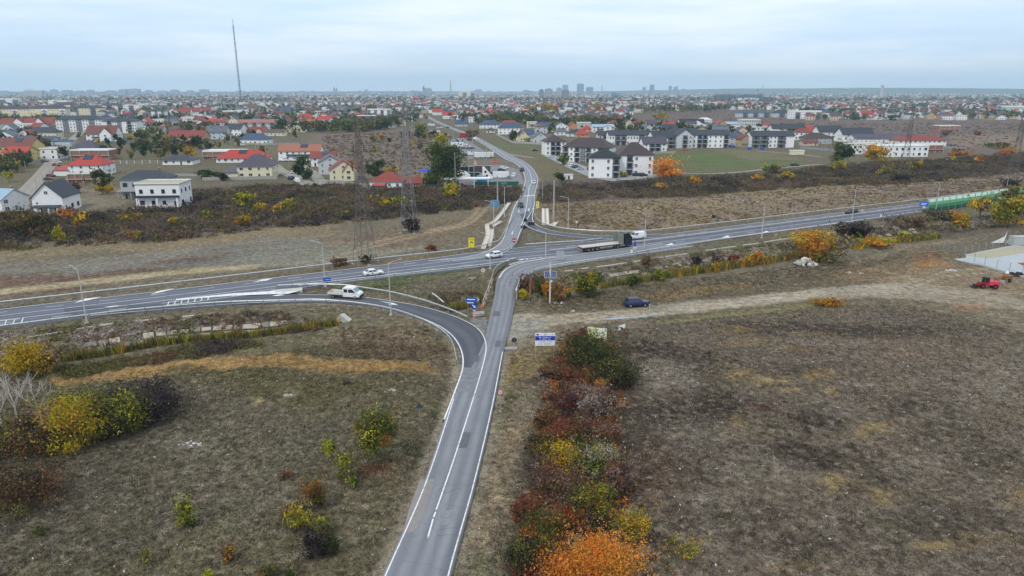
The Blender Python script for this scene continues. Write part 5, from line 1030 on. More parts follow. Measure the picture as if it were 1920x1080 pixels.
tree(888,258,30,14,('br', 'ol'), 'brown-leaved bush right of the village road', trunk=0, name='bush', cat='bush'); tree(963,267,16,20,('dg', 'gr'), 'dark garden tree left of the tan chalet'); tree(958,266,12,16,('dg',), 'dark slim garden conifer by the fence'); tree(1010,264,12,16,('gr', 'dg'), 'small green tree right of the tan chalet'); bush(990,269,12,10,('ye', 'ol'), 'yellow garden shrub by the fence'); bush(1548,268,30,14,('dg', 'gr'), 'green garden trees beside the grey house', name='tree', cat='tree'); bush(1150,226,30,12,('dg', 'gr'), 'dark green trees left of the far brown field', name='tree', cat='tree'); bush(1240,224,36,10,('ye', 'ol'), 'yellow-green trees in the far brown field', name='tree', cat='tree'); bush(1600,224,26,10,('dg', 'ol'), 'green bush on the edge of the far right village'); bush(1672,226,20,9,('dg', 'gr'), 'round dark green tree before the far right village', name='tree', cat='tree')
tree(1120,215,14,18,('ye', 'oy'), 'golden poplar in the town above the brown complex'); tree(1028,212,26,16,('oy', 'ye'), 'golden trees in the town above the white gables'); tree(1042,212,10,13,('og', 'oy'), 'rust-orange tree in the middle of the town'); tree(992,210,20,12,('ye', 'yg'), 'yellow-green tree in the middle of the town')
tree(707,868,82,104,('gr', 'og', 'yg', 'mx'), 'green tree turning orange at its tips, beside the country road', trunk=.2, lumps=26, wts=(.55,.13,.22,.10), dens=.6, dfac=.8)
tree(620,868,26,44,('yg',), 'small yellow-green sapling left of the roadside tree', trunk=.45, dens=.9); bush(650,900,44,56,('ol', 'yg'), 'sparse olive shrub beside the sapling', dens=.35); bush(664,912,18,22,('gr', 'yg'), 'tiny bright green shrub below the olive one', dens=.8); bush(590,952,46,58,('mx', 'gr', 'og'), 'green and rust shrub in the left field', dens=.8); bush(560,992,50,46,('yg', 'ye', 'ol'), 'yellow shrub in the left field', dens=.8); bush(600,1000,34,34,('yg', 'ol'), 'lime shrub joined to the yellow one', dens=.8); bush(590,1042,50,60,('pu', 'dk'), 'dark twiggy bush below the yellow shrub', dens=.7); bush(622,1036,30,44,('dg', 'gr'), 'dark green shrub beside the twiggy bush', dens=.8); bush(545,965,36,18,('ru', 'og'), 'low russet shrub above the yellow one', dens=.7)
bush(349,984,36,58,('yg', 'gr'), 'lone lime green sapling in the left field', dens=.6); bush(276,1056,14,38,('ol', 'yg'), 'thin olive sapling near the lower edge', dens=.5); bush(428,1048,24,34,('oy', 'br'), 'small ochre shrub in the left field', dens=.6); bush(392,1086,22,20,('yg',), 'small lime shrub at the lower edge', dens=.9); bush(76,1000,20,22,('gr', 'ol'), 'little green shrub at the far left', dens=.6); bush(536,893,26,16,('rd', 'br'), 'low wine-red shrub in the left field', dens=.6); bush(500,1082,46,24,('ol', 'mx'), 'mottled shrub at the lower edge', dens=.6); bush(545,1084,24,22,('gr',), 'green shrub at the lower edge', dens=.7)
tree(50,705,92,66,('ye', 'ye', 'oy'), 'golden yellow tree behind the white branched trees', trunk=.0, lumps=16, name='tree', dens=.8)
bush(80,692,60,26,('rd', 'mx', 'dk'), 'wine-red shrubs below the golden tree', dens=.7); bush(138,832,130,84,('ye', 'yg', 'oy'), 'large yellow bush below the white branched trees', lumps=18, dens=.55); bush(150,790,90,60,('gr', 'yg'), 'lime green bush above the large yellow one', lumps=12, dens=.6); bush(295,778,110,44,('pu', 'dk'), 'low purple-grey thicket trailing off to the right of the bushes', lumps=14, dens=.7); bush(222,812,110,84,('ol', 'yg', 'gr', 'dk'), 'dark olive bush right of the large yellow one', lumps=16, dens=.6); bush(258,780,150,62,('pu', 'dk', 'pu'), 'bare purple-grey thicket at the end of the bushes', lumps=18, dens=.7); bush(20,850,120,66,('mx', 'ol', 'dk', 'br'), 'russet and green bush in the left corner', lumps=14, dens=.6); bush(96,845,60,46,('dk', 'ol', 'br'), 'dark shrub at the foot of the large yellow bush', lumps=8, dens=.6)
bush(40,950,170,78,('br', 'mx', 'dk', 'dk', 'ru', 'ol'), 'rust-red bramble patch at the left edge', lumps=24, dens=.5, dfac=.7)
def branchy(u, v, h, label, seed):
    rg = random.Random(seed); p = at(u, v); t = thing('bare_tree', label, 'tree', p); mb = MB(); tw = MB()
    def grow(a, d, L, r, lev):
        b = a + d * L; (mb if lev < 2 else tw).tube(a, b, r, r * .62, WBARK, 5 if lev < 2 else 4, cap=False)
        if lev >= 4: return
        for i in range((4,3,3,2)[lev]):
            nd = (d + Vector((rg.uniform(-.75,.75), rg.uniform(-.75,.75), rg.uniform(-.05,.55)))).normalized(); grow(a.lerp(b, rg.uniform(.55,1)), nd, L * rg.uniform(.55,.80), r * .6, lev + 1)
    grow(Vector((0,0,-.3)), Vector((rg.uniform(-.12,.12), rg.uniform(-.1,.1),1)).normalized(), h * .34, h * .013,0)
    mb.build('trunk', t); tag(tw.build('twig', t), kind='stuff')
branchy(81,792,9.5, 'white branched bare tree, the rightmost of three', 4); branchy(34,790,9.5, 'white branched bare tree, the middle of three', 9); branchy(4,800,9, 'white branched bare tree cut by the left edge', 13)
PALL['pk'] = np.array([lin(c) for c in ('#86726a', '#75635b', '#625047', '#94827a')])
HEDGE_SCALE = 1.08
for a in [(1110,680,92,62,('dg', 'dk', 'ol'), 'dark green bramble heap below the yellow-green hoarding', 18,1.0),(1150,712,90,46,('dg', 'dk', 'ol'), 'dark green bramble spreading to the lower right', 14,1.0),(1082,650,46,32,('dk', 'ru', 'ol'), 'dark bramble with red leaves left of the hoarding', 8,1.0),(1092,630,16,18,('rd', 'ru'), 'little red sapling beside the hoarding', 4,.9),
          (1050,706,48,26,('ru', 'ru', 'br'), 'pinkish rust weeds left of the brambles', 8,.9),(1102,712,36,28,('og', 'rd', 'ol'), 'orange and green shrub below the brambles', 8,.9),(1030,708,30,16,('dk', 'pu'), 'dark low shrub beside the rust weeds', 6,.9),(1100,745,60,30,('br', 'pu', 'wt'), 'brown dry weeds in the hedge row', 10,.7),(1128,728,26,22,('oy', 'og'), 'small orange-yellow sapling in the hedge row', 6,.8),
          (1068,768,52,44,('rd', 'pu', 'rd'), 'deep red shrub in the upper hedge row', 10,.8),(1118,782,66,56,('pk', 'wt', 'pu', 'br'), 'shrub covered with pale fluffy seed heads', 14,.8),(1092,742,40,22,('ru', 'br'), 'rosy weeds above the deep red shrub', 6,.7),(1022,800,44,34,('rd', 'mx', 'dk'), 'crimson shrub on the road side of the hedge row', 10,.9),(1060,830,90,50,('mx', 'rd', 'ol', 'dk'), 'dark russet shrub in the middle of the hedge row', 14,.8),(1126,826,76,44,('mx', 'pk', 'ru'), 'russet shrub with pale seed heads, right side', 12,.8),
          (1015,845,60,44,('ol', 'mx', 'dk'), 'olive brown shrub on the road side', 10,.8),(1060,875,84,52,('ye', 'ol', 'oy'), 'yellow leaved shrub in the middle of the hedge row', 14,.8),(1118,878,84,62,('yg', 'ol', 'wt', 'gr'), 'olive-yellow shrub with grey seed heads', 16,.8),(1020,890,70,40,('pu', 'wt', 'br'), 'grey-brown dry shrub on the road side', 10,.7),(1160,912,52,56,('pk', 'pu', 'ru'), 'mauve twiggy shrub on the field side', 10,.7),(1040,935,90,62,('ru', 'br', 'pu'), 'bundle of rust-brown bare stems', 14,.7),
          (1105,945,80,52,('mx', 'ol', 'yg'), 'green and brown tangle in the lower hedge row', 14,.8),(985,975,52,52,('rd', 'ru', 'mx'), 'red leaved shrub at the road side, lower end', 12,.9),(1020,1000,76,56,('ol', 'gr', 'og'), 'green shrub with orange tips', 12,.8),(1065,985,50,40,('rd', 'og'), 'vivid scarlet shrub near the lower end', 10,1.0),(1115,985,64,44,('dk', 'ol', 'pu'), 'dark shrub beside the scarlet one', 10,.8),(1182,1003,62,60,('oy', 'yg', 'ye'), 'golden green shrub on the field side', 14,.7),(985,1062,84,76,('dg', 'dk', 'ol'), 'dark green thicket at the lower end by the road', 16,.8),
          (1020,1010,40,22,('oy', 'ye'), 'small golden shrub above the dark green thicket', 6,.9),(1068,1100,120,78,('vo', 'og', 'mx', 'vo'), 'ragged orange and brown bush at the bottom edge, left part of the blaze', 24,1.0),(1135,1100,130,112,('vo', 'vo', 'oy', 'vo'), 'tall blazing orange bush at the bottom edge', 30,1.0),(1000,1095,70,40,('rd', 'dk', 'ru'), 'red and dark shrub at the bottom edge', 10,.8),(1285,1032,60,26,('ye', 'ol', 'yg'), 'pale yellow-green weeds in the dark field', 10,.35)]:
    bush(a[0], a[1] + a[3] * .06, a[2] * HEDGE_SCALE * 1.06, a[3] * HEDGE_SCALE * .88, *a[4:6], lumps=a[6], dens=a[7], leafpx=2.3)
def stuff_mesh(name, v, f, c, mat=LEAF):
    return tag(ob(name, np_mesh(name, v, f, c, mat)), kind='stuff')
def scrub(polys, seed, name='scrub', pals=('pu', 'ol', 'pu', 'dk', 'pu', 'ol', 'br', 'pk'), n=34, hh=(1.0,2.6), leaf=.36, rr=1.5, tone=1.0):
    V = []; Fc = []; Cc = []; o = 0; rg = np.random.default_rng(seed)
    for poly, N in polys:
        x, y = scatter(poly, N, seed + o); z = H(x, y); m = len(x)
        h = rg.uniform(*hh, m) * (.5 + fbm(x / 12, y / 12,31,3)); pid = (fbm(x / 16, y / 16,77,3) * 1.9 - .3 + rg.normal(0,.05, m)) % 1
        pi = np.clip((pid * len(pals)).astype(int),0, len(pals) - 1)
        q = rg.normal(size=(m, n, 3)); q /= np.linalg.norm(q, axis=2)[..., None]; q *= rg.uniform(.45,1,(m, n, 1)); q[..., 2] = np.abs(q[..., 2])
        P = np.stack([x, y, z],1)[:, None, :] + q * np.stack([h * rr * .75, h * rr * .75, h],1)[:, None, :]
        base = np.stack([PALL[k].mean(0) for k in pals])[pi] * rg.uniform(.8,1.3,(m, 1)) * tone; hz = np.abs(q[..., 2]).reshape(-1)
        var = np.concatenate([PALL[k] for k in pals]); cc = np.repeat(base, n, 0) * .75 + .25 * var[rg.integers(0, len(var), m * n)]
        sz = np.repeat(leaf * (h / np.mean(hh)) ** .5, n)
        v, f, c = leaves(P.reshape(-1,3), sz, cc, rg, 1.5, q.reshape(-1,3) + np.array([0,0,.2])); V.append(v); Fc.append(f + o); Cc.append(c); o += len(v)
    return stuff_mesh(name, np.vstack(V), np.vstack(Fc), np.vstack(Cc))
SL = [(-120,402),(150,404),(260,394),(345,360),(480,350),(650,346),(830,356),(985,350),(970,378),(880,392),(790,405),(640,418),(480,432),(330,450),(-120,478)]
SRt = [(1012,350),(1230,338),(1440,326),(1560,312),(1700,303),(1960,285),(1960,318),(1700,346),(1560,348),(1420,358),(1300,370),(1150,372),(1012,382)]
scrub([(SL, 3400),(SRt, 3600)],5, tone=.8)
scrub([([(1012,384),(1300,370),(1560,350),(1960,320),(1960,350),(1740,374),(1500,400),(1240,430),(1080,428)],5200)],15, 'dry_grass', ('br', 'wt', 'br', 'ol', 'br', 'wt', 'pu'),12,(.12,.4),.26,2.2,1.15)
scrub([([(1490,232),(1960,228),(1960,262),(1790,284),(1640,262)],900),([(1180,210),(1420,207),(1530,226),(1330,238)],500),([(600,256),(790,244),(820,300),(770,340),(640,320)],900)],25, 'weeds', ('pu', 'br', 'pu', 'ol'),10,(.5,1.1),.55,2.2)
scrub([([(-120,630),(300,597),(480,582),(640,590),(600,618),(330,636),(110,668),(-120,690)],1500),([(985,530),(1240,482),(1520,446),(1740,416),(1960,392),(1960,408),(1720,440),(1470,478),(1200,515),(1000,545)],1900),([(800,552),(900,535),(912,552),(840,575)],160)],35, 'bank_weeds', ('pu', 'br', 'wt', 'ol', 'pu', 'br'),16,(.25,.75),.22,1.5,1.1)
scrub([([(110,690),(330,655),(480,640),(500,650),(330,672),(120,708)],280),([(350,662),(460,648),(470,655),(360,672)],50)],45, 'hedge_scrub', ('pu', 'dk', 'br', 'ol'),60,(.35,1.15),.15,1.4)
scrub([([(1015,690),(1060,640),(1140,625),(1185,720),(1150,800),(1180,900),(1195,1010),(1190,1110),(955,1110),(975,980),(1005,900),(1015,800)],1900)],55, 'undergrowth', ('br', 'rd', 'mx', 'ol', 'pu', 'oy', 'dk', 'ru', 'wt', 'og', 'dk'),34,(.4,1.4),.13,1.1)
def blades(name, polys, seed, h, w, per, pal=None, mat=GRASS, lean=.5, tone=(.6,1.5), spread=.25):
    V = []; Cc = []; rg = np.random.default_rng(seed)
    for poly, N in polys:
        x, y = scatter(poly, N, seed + len(V)); m = len(x); z = H(x, y)
        g4 = gcol4(x, y)
        if pal is None: kk = rg.random(m) < g4[:, 3] ** 1.5; x, y, z, g4 = x[kk], y[kk], z[kk], g4[kk]; m = len(x)
        base = g4[:, :3] * np.array([.98,.93,.85]) if pal is None else np.concatenate([PALL[k] for k in pal])[rg.integers(0, sum(len(PALL[k]) for k in pal), m)]
        base = base * rg.uniform(*tone, (m, 1)); hh = rg.uniform(*h, m)
        a = rg.uniform(0,2 * math.pi, (m, per)); r = rg.uniform(0, spread, (m, per)); bx = x[:, None] + np.cos(a) * r; by = y[:, None] + np.sin(a) * r; H_ = hh[:, None] * rg.uniform(.6,1.2,(m, per))
        lx = rg.normal(0, lean, (m, per)) * H_; ly = rg.normal(0, lean, (m, per)) * H_; d = rg.uniform(0, math.pi, (m, per)); wx, wy = np.cos(d) * w, np.sin(d) * w; zz = np.repeat(z[:, None], per, 1)
        v = np.stack([np.stack([bx - wx, by - wy, zz - .03],-1), np.stack([bx + wx, by + wy, zz - .03],-1), np.stack([bx + lx, by + ly, zz + H_],-1)],2)
        V.append(v.reshape(-1,3)); Cc.append(np.clip(np.repeat(base, per * 3,0) * np.repeat(rg.uniform(.75,1.25,(m * per, 1)),3,0),0,.8))
    v = np.vstack(V); return stuff_mesh(name, v, np.arange(len(v)).reshape(-1,3), np.vstack(Cc), mat)
FGL = [(-120,730),(300,690),(640,640),(840,650),(850,720),(770,900),(700,1060),(660,1180),(-120,1180)]
FGR = [(1010,640),(1240,605),(1580,570),(1700,570),(2000,640),(2000,1180),(830,1180),(880,980),(930,780),(955,660)]
blades('field_grass', [(FGL, 34000),(FGR, 46000),([(-60,660),(300,640),(620,612),(830,640),(840,700),(300,690),(-60,730)],6000),([(980,566),(1240,530),(1560,490),(1700,470),(1700,512),(1440,546),(1040,586)],6000),([(650,540),(900,512),(905,550),(820,560)],3000)],3,(.08,.30),.04,4, lean=.7, tone=(.5,1.7))
blades('straw_tufts', [(FGL, 5000),(FGR, 9000)],13,(.08,.24),.03,8,('wt', 'br', 'pk', 'pu'), tone=(.6,1.2), lean=.8, spread=.3)
blades('reeds', [([(470,630),(560,617),(630,606),(632,600),(560,606),(470,622)],700),([(320,642),(470,628),(470,622),(320,634)],500),([(120,676),(320,644),(320,638),(120,668)],300),([(846,582),(900,562),(896,554),(846,572)],400),([(1130,540),(1260,520),(1440,494),(1520,478),(1520,472),(1300,498),(1130,532)],1200),([(1600,468),(1760,446),(1760,440),(1600,460)],500)],23,(.9,2.0),.07,8,('yg', 'ol', 'oy', 'ol', 'br', 'gr'), lean=.22, tone=(.7,1.2), spread=.7)
blades('weed_clumps', [(FGL, 2600),(FGR, 3000),([(640,610),(830,610),(850,690),(640,680)],700),([(980,566),(1240,530),(1560,490),(1700,480),(1560,520),(1040,580)],900)],33,(.15,.45),.035,9, None, lean=.6, tone=(.35,.9), spread=.4)
rgx = np.random.default_rng(4); g_ = at(712,872); n_ = 420; a_2 = rgx.uniform(0,6.28, n_); r_2 = np.abs(rgx.normal(0,1.6, n_)); X_ = g_.x + np.cos(a_2) * r_2 * 1.3; Y_ = g_.y + np.sin(a_2) * r_2
v_, f_, c_ = leaves(np.stack([X_, Y_, H(X_, Y_) + .05],1), np.full(n_, .16), PALL['ru'][rgx.integers(0,4, n_)], rgx); stuff_mesh('fallen_leaves', v_, f_, c_)
# --- vehicles
TYRE = M('tyre_rubber', '#1c1c1d', .9); RIM = M('alloy_rim', '#9b9da0', .35,.6); HEADL = M('headlight_glass', '#d5dade', .2); TAILL = M('tail_light_red', '#8c1a1a', .3); CARGLASS = M('car_glass', '#1d242b', .08, noise=.03, spec=.8); BLACKP = M('black_plastic', '#232426', .7); PLATE = M('number_plate', '#d8d8d0', .5)
def paint(h): return M('car_paint_' + h[1:], h, .28, noise=.03, spec=.5)
CARS = {}
PROF = dict(   # x from rear to front: belt height, roof height, half width, underside
    sedan=(4.5,.88,[(-2.25,.55,.80),(-2.2,.9,.84),(-1.3,.95,.88),(.6,.93,.89),(1.3,.90,.88),(2.0,.80,.84),(2.25,.58,.74)],[(-1.75,1),(-.95,1.43),(.25,1.45),(1.2,1)]),
    hatch=(4.1,.90,[(-2.05,.6,.80),(-2.0,.95,.84),(-1.2,.98,.87),(.6,.96,.88),(1.15,.94,.87),(1.85,.84,.83),(2.05,.6,.72)],[(-1.98,1),(-1.55,1.48),(.2,1.50),(1.1,1)]),
    suv=(4.7,.98,[(-2.35,.7,.86),(-2.3,1.08,.92),(-1.3,1.10,.95),(.7,1.08,.96),(1.25,1.06,.95),(2.1,.98,.90),(2.35,.7,.78)],[(-2.25,1),(-1.8,1.68),(.3,1.72),(1.25,1)]),
    van=(5.0,1.05,[(-2.5,.7,.90),(-2.48,1.2,.95),(-1.3,1.2,.97),(1.2,1.15,.97),(1.7,1.1,.95),(2.3,.95,.9),(2.5,.65,.8)],[(-2.46,1),(-2.4,1.95),(.9,1.97),(1.75,1)]))
def car_meshes(kind, col):
    key = (kind, col)
    if key in CARS: return CARS[key]
    L, b, st, cab = PROF[kind]; pm = paint(col); mb = MB(); z0 = .28; sec = []
    for x, z, w in st: sec.append([(x, -w * .9, z0),(x, -w, z0 + .18),(x, -w, z * .72 + .1),(x, -w * .93, z),(x, 0, z + .03),(x, w * .93, z),(x, w, z * .72 + .1),(x, w, z0 + .18),(x, w * .9, z0)])
    K = 9; v = [p for s in sec for p in s]; f = [(i * K + k, (i + 1) * K + k, (i + 1) * K + (k + 1) % K, i * K + (k + 1) % K) for i in range(len(sec) - 1) for k in range(K)]
    f += [tuple(range(K))[::1], tuple(reversed(range((len(sec) - 1) * K, len(sec) * K)))]; mb.add(v, f, pm)
    # roof and pillars: cabin shell, then glass set into it
    W0 = st[2][2] * .95; W1 = W0 * .80; (xa, _),(xb, zr),(xc, zr2),(xd, _) = cab; zb = st[2][1]
    lo = [(xa, -W0),(xd, -W0),(xd, W0),(xa, W0)]; hi = [(xb, -W1, zr - .04),(xc, -W1, zr2 - .04),(xc, W1, zr2 - .04),(xb, W1, zr - .04)]
    v = [(x, y, zb - .05) for x, y in lo] + hi + [(x * .96, y * .86, zr2 + .02) for x, y, z in hi]
    mb.add(v, [(0,1,5,4),(1,2,6,5),(2,3,7,6),(3,0,4,7),(4,5,9,8),(5,6,10,9),(6,7,11,10),(7,4,8,11),(8,9,10,11)], pm)
    body = mb.mesh('body'); g = MB()
    def panel(a, b_, c, d, s0=.07, s1=.93, t0=.12, t1=.90, o=.012):
        a, b_, c, d = map(Vector, (a, b_, c, d)); nn = (b_ - a).cross(d - a).normalized() * o
        P = lambda s, t: tuple(a.lerp(b_, s).lerp(d.lerp(c, s), t) + nn)
        g.quad([P(s0, t0), P(s1, t0), P(s1, t1), P(s0, t1)], CARGLASS)
    V8 = v
    van = kind == 'van'
    if van: panel(V8[0], V8[1], V8[5], V8[4],.70,.80); panel(V8[0], V8[1], V8[5], V8[4],.82,.96); panel(V8[2], V8[3], V8[7], V8[6],.04,.18); panel(V8[2], V8[3], V8[7], V8[6],.20,.30)
    else: panel(V8[0], V8[1], V8[5], V8[4],.08,.5); panel(V8[0], V8[1], V8[5], V8[4],.54,.90); panel(V8[2], V8[3], V8[7], V8[6],.10,.46); panel(V8[2], V8[3], V8[7], V8[6],.5,.92)
    panel(V8[1], V8[2], V8[6], V8[5],.06,.94,.1,.95)
    if not van: panel(V8[3], V8[0], V8[4], V8[7],.08,.92,.12,.9)
    glass = g.mesh('window'); r = .33 if kind != 'suv' else .37
    wh = MB().tube((0,-.11,0),(0,.11,0), r, r, TYRE, 14).mesh('wheel'); rm = MB().tube((0,-.125,0),(0,.125,0), r * .62, r * .62, RIM, 10).mesh('rim')
    xf = st[-1][0]; xr = st[0][0]; wf = st[-1][2]; wr = st[0][2]
    hl = MB().box(xf - .16, xf - .02,-.17,.17,.60,.74, HEADL).mesh('headlight'); tl = MB().box(xr - .02, xr + .08,-.15,.15,.66,.86, TAILL).mesh('tail_light')
    bp = MB().box(xf - .05, xf + .04,-wf * .8, wf * .8,.3,.48, BLACKP).box(xr - .04, xr + .05,-wr * .85, wr * .85,.3,.46, BLACKP).mesh('bumper')
    CARS[key] = (body, glass, wh, rm, hl, tl, bp, L, wf, wr, r); return CARS[key]
def car(u, v, head, kind, col, label, z=None, cat='car', name=None, group=None, far=None):
    """head: heading in degrees, 0 = pointing right across the picture, 90 = away"""
    body, glass, wh, rm, hl, tl, bp, L, wf, wr, r = car_meshes(kind, col); p = at(u, v); p.z = p.z if z is None else z; far = mpp(v) > .2 if far is None else far
    t = thing(name or ('van' if kind == 'van' else 'car'), label, 'van' if kind == 'van' and cat == 'car' else cat, p, math.radians(head), group)
    ob('body', body, t); ob('window', glass, t); xw = L * .31; yw = PROF[kind][2][2][2] - .08
    for x in (-xw, xw):
        for y in (-yw, yw):
            w = ob('wheel', wh, t, (x, y, r))
            if not far: ob('rim', rm, w)
    if not far:
        for y in (-.55,.55): ob('headlight', hl, t, (0, y * wf / .8,0)); ob('tail_light', tl, t, (0, y * wr / .8,0.05))
        ob('bumper', bp, t)
    return t
RZ = .14
hd = lambda u0, v0, u1, v1: math.degrees(math.atan2(*(lambda a, b: (b.y - a.y, b.x - a.x))(G(u0, v0), G(u1, v1))))
sed = car(700,517, hd(600,527,800,505), 'sedan', '#dfe0e0', 'white saloon car driving right along the highway', RZ)
MB().tube((0,0,-.005),(0,0,.005),.17,.17, BLACKP, 12, Matrix.Translation((-.35,-.885,.72)) @ Matrix.Rotation(math.pi / 2,4, 'X')).build('door_emblem', sed)
car(926,484, hd(1000,470,880,487), 'hatch', '#dcdede', 'white hatchback entering the highway from the village road', .16)
car(976,389, hd(984,360,968,420), 'suv', '#2a3038', 'dark grey car coming down the village road towards the highway', .16)
car(1001,345, hd(1002,360,1003,330), 'sedan', '#c9cccf', 'silver car going away at the bend of the village road', .16); car(979,321, hd(970,305,990,335), 'suv', '#23282e', 'dark car coming round the bend of the village road', .16)
car(1596,402, hd(1740,383,1520,410), 'suv', '#1f242b', 'dark blue car driving left on the highway by the sign', RZ); car(1194,449, hd(1300,433,1150,449), 'van', '#d9dbdc', 'white panel van just ahead of the dark truck', .17)
bs = car(1193,572,9, 'suv', '#1e2a52', 'dark blue estate car standing on the dirt road, a person beside it')
YG = 'cars parked in the car yard'
for a in [(964,330,80, 'suv', '#d9dbdb', 'white car at the mouth of the car yard'),(936,328,-20, 'sedan', '#23262e', 'black car in the yard, right of two'),(924,327,-15, 'hatch', '#20242c', 'black car in the yard, left of two'),(940,320,10, 'hatch', '#2c3a5c', 'dark blue car at the back of the yard'),(946,317,10, 'suv', '#d5d8da', 'white car at the back of the yard'),(922,333,8, 'sedan', '#c8ccd2', 'silver car behind the white trailers'),(954,335,85, 'hatch', '#6f7880', 'grey car parked at the right end of the row'),(924,346,5, 'sedan', '#d6d8d8', 'white car in front of the green banner'),(910,342,10, 'hatch', '#8fa0b2', 'pale blue car beside the blue container'),
          (866,349,0, 'suv', '#a02830', 'red car under the white canopy'),(844,258,15, 'sedan', '#39404c', 'dark car at the gap in the verge, far end of the yard'),(858,265,-25, 'sedan', '#8a96ac', 'blue-grey car of the upper yard row'),(864,268,-25, 'hatch', '#9aa6bb', 'pale blue car of the upper yard row'),(871,272,-25, 'suv', '#d9dadb', 'white car of the upper yard row'),(877,276,-25, 'hatch', '#d2d4d6', 'second white car of the upper yard row'),(870,279,20, 'sedan', '#7c3038', 'dark red car of the lower yard row'),(879,280,20, 'sedan', '#4c5362', 'slate car of the lower yard row'),(885,279,20, 'hatch', '#803840', 'maroon car at the end of the lower yard row'),(876,292,10, 'hatch', '#2b2f36', 'black car behind the big green tree'),(880,263,40, 'hatch', '#3a4048', 'dark car on the village road below the red lorry'),
          (822,241,30, 'sedan', '#d4d6d8', 'white car at the far end of the yard'),(814,235,30, 'hatch', '#c4c8cc', 'silver car at the far end of the yard'),(828,240,120, 'hatch', '#d6d8da', 'white car on the verge, far end of the yard'),(839,240,135, 'hatch', '#333a44', 'dark car on the far straight of the village road'),(811,226,135, 'hatch', '#b8bcc2', 'silver car on the farthest stretch of the village road')]:
    car(*a, group=YG)
VG = 'cars parked in the village'
for a in [(26,376,20, 'suv', '#d3d6d9', 'white car by the house cut by the left edge'),(91,337,20, 'sedan', '#3c3f48', 'dark car parked on the left street'),(96,331,20, 'hatch', '#76303a', 'maroon car parked on the left street'),(84,304,30, 'hatch', '#4a505a', 'grey car on the left street by the green bush'),(90,294,30, 'sedan', '#c8cbce', 'silver car on the left street'),(95,289,30, 'hatch', '#d9dbdc', 'white car high on the left street'),(108,306,20, 'hatch', '#d8d8d8', 'white car outside the red roofed house'),(106,311,15, 'hatch', '#88343c', 'red car outside the red roofed house'),(121,261,60, 'hatch', '#c9ccd0', 'silver car far up the left street'),
          (557,341,120, 'van', '#dcdedf', 'white van at the end of the gravel street'),(547,336,80, 'suv', '#2d3648', 'dark blue car beside the white van'),(553,325,10, 'hatch', '#d4d6d8', 'white car at the fork of the gravel street'),(514,320,100, 'suv', '#27303f', 'dark blue car beside the big cream house'),(453,273,0, 'sedan', '#d5d7d8', 'white car on the lawn before the blue-grey roof'),(473,272,0, 'sedan', '#a8a070', 'yellowish car on the lawn before the blue-grey roof'),(531,302,5, 'van', '#d6d8da', 'white van before the long white house, left'),(550,302,5, 'van', '#c4c8cc', 'grey-white van before the long white house, right'),
          (1034,295,20, 'sedan', '#c4c7cb', 'silver car below the left wing of the brown complex'),(1046,298,20, 'hatch', '#d2d4d6', 'white car below the left wing of the brown complex'),(1067,309,30, 'sedan', '#d6d8da', 'white car, first of the row at the brown complex'),(1073,312,30, 'hatch', '#cfd2d4', 'pearl car, second of the row at the brown complex'),(1080,315,30, 'suv', '#3f454c', 'dark car, third of the row at the brown complex'),(1087,318,30, 'sedan', '#a9adb2', 'grey car, last of the row at the brown complex'),(1105,318,75, 'suv', '#262b34', 'dark car by the black roofed block'),(1133,333,10, 'hatch', '#3a3f78', 'violet-blue car in front of the black roofed block'),(1195,330,12, 'suv', '#24262c', 'black car beside the orange tree, left'),(1205,330,12, 'suv', '#2b2c30', 'black car beside the orange tree, right'),(1003,283,5, 'hatch', '#2a2e34', 'black car on the lane left of the brown complex'),(1285,282,5, 'sedan', '#c4502a', 'orange car on the edge of the green field'),(1490,311,5, 'suv', '#23282c', 'black car at the far corner of the green field'),(1372,276,20, 'van', '#3a5aa0', 'blue van at the end of the long block'),(893,262,5, 'van', '#dadcdc', 'white van on the right verge of the village road')]:
    car(*a, group=VG)
WP = paint('#dcdedf')
p = at(648,559); p.z = .15; t = thing('pickup_truck', 'white crew cab truck with open drop-side bed on the slip road', 'truck', p, math.radians(hd(560,559,740,570)))
cab = [(-.1,.45),(-.1,2.2),(.25,2.32),(1.75,2.3),(2.05,2.15),(2.72,1.45),(3.35,1.15),(3.45,.95),(3.45,.45)]
MB().prism(cab, -.98,.98, WP).build('cab', t)
wsx = Matrix.Identity(4)
MB().quad([(2.10,-.86,2.10),(2.74,-.88,1.46),(2.74,.88,1.46),(2.10,.86,2.10)], M('windscreen', '#6f8f98', .1, spec=.8), Matrix.Translation((.02,0,.015))).build('windscreen', t)
for s in (-1,1):
    for q in ([(.12,1.32),(.92,1.32),(.92,2.0),(.12,2.0)],[(1.1,1.32),(2.55,1.32),(1.95,2.0),(1.1,2.0)]): MB().quad([(x, s * .985, z) for x, z in (q if s < 0 else q[::-1])], CARGLASS).build('side_window', t)
    MB().box(3.36,3.47, s * .7 - .2, s * .7 + .2,.85,1.05, HEADL).build('headlight', t); MB().box(2.2,2.4, s * 1.0, s * 1.22,1.4,1.65, BLACKP).build('mirror', t)
MB().box(3.3,3.52,-.98,.98,.35,.78, BLACKP).build('bumper', t); MB().box(-3.2,-.15,-.95,.95,.62,.78, BLACKP).build('chassis', t)
BEDW = M('bed_white', '#c9c8c0', .7); MB().box(-3.3,-.15,-1.05,1.05,.78,.86, M('bed_floor', '#a9a79c', .9)).build('bed', t)
for y in (-1.05,1.01): MB().box(-3.3,-.15, y, y + .04,.86,1.26, BEDW).build('drop_side', t)
MB().box(-3.3,-3.26,-1.01,1.01,.86,1.26, BEDW).build('tailgate', t); MB().box(-.25,-.19,-1.01,1.01,.86,1.5, BEDW).build('headboard', t)
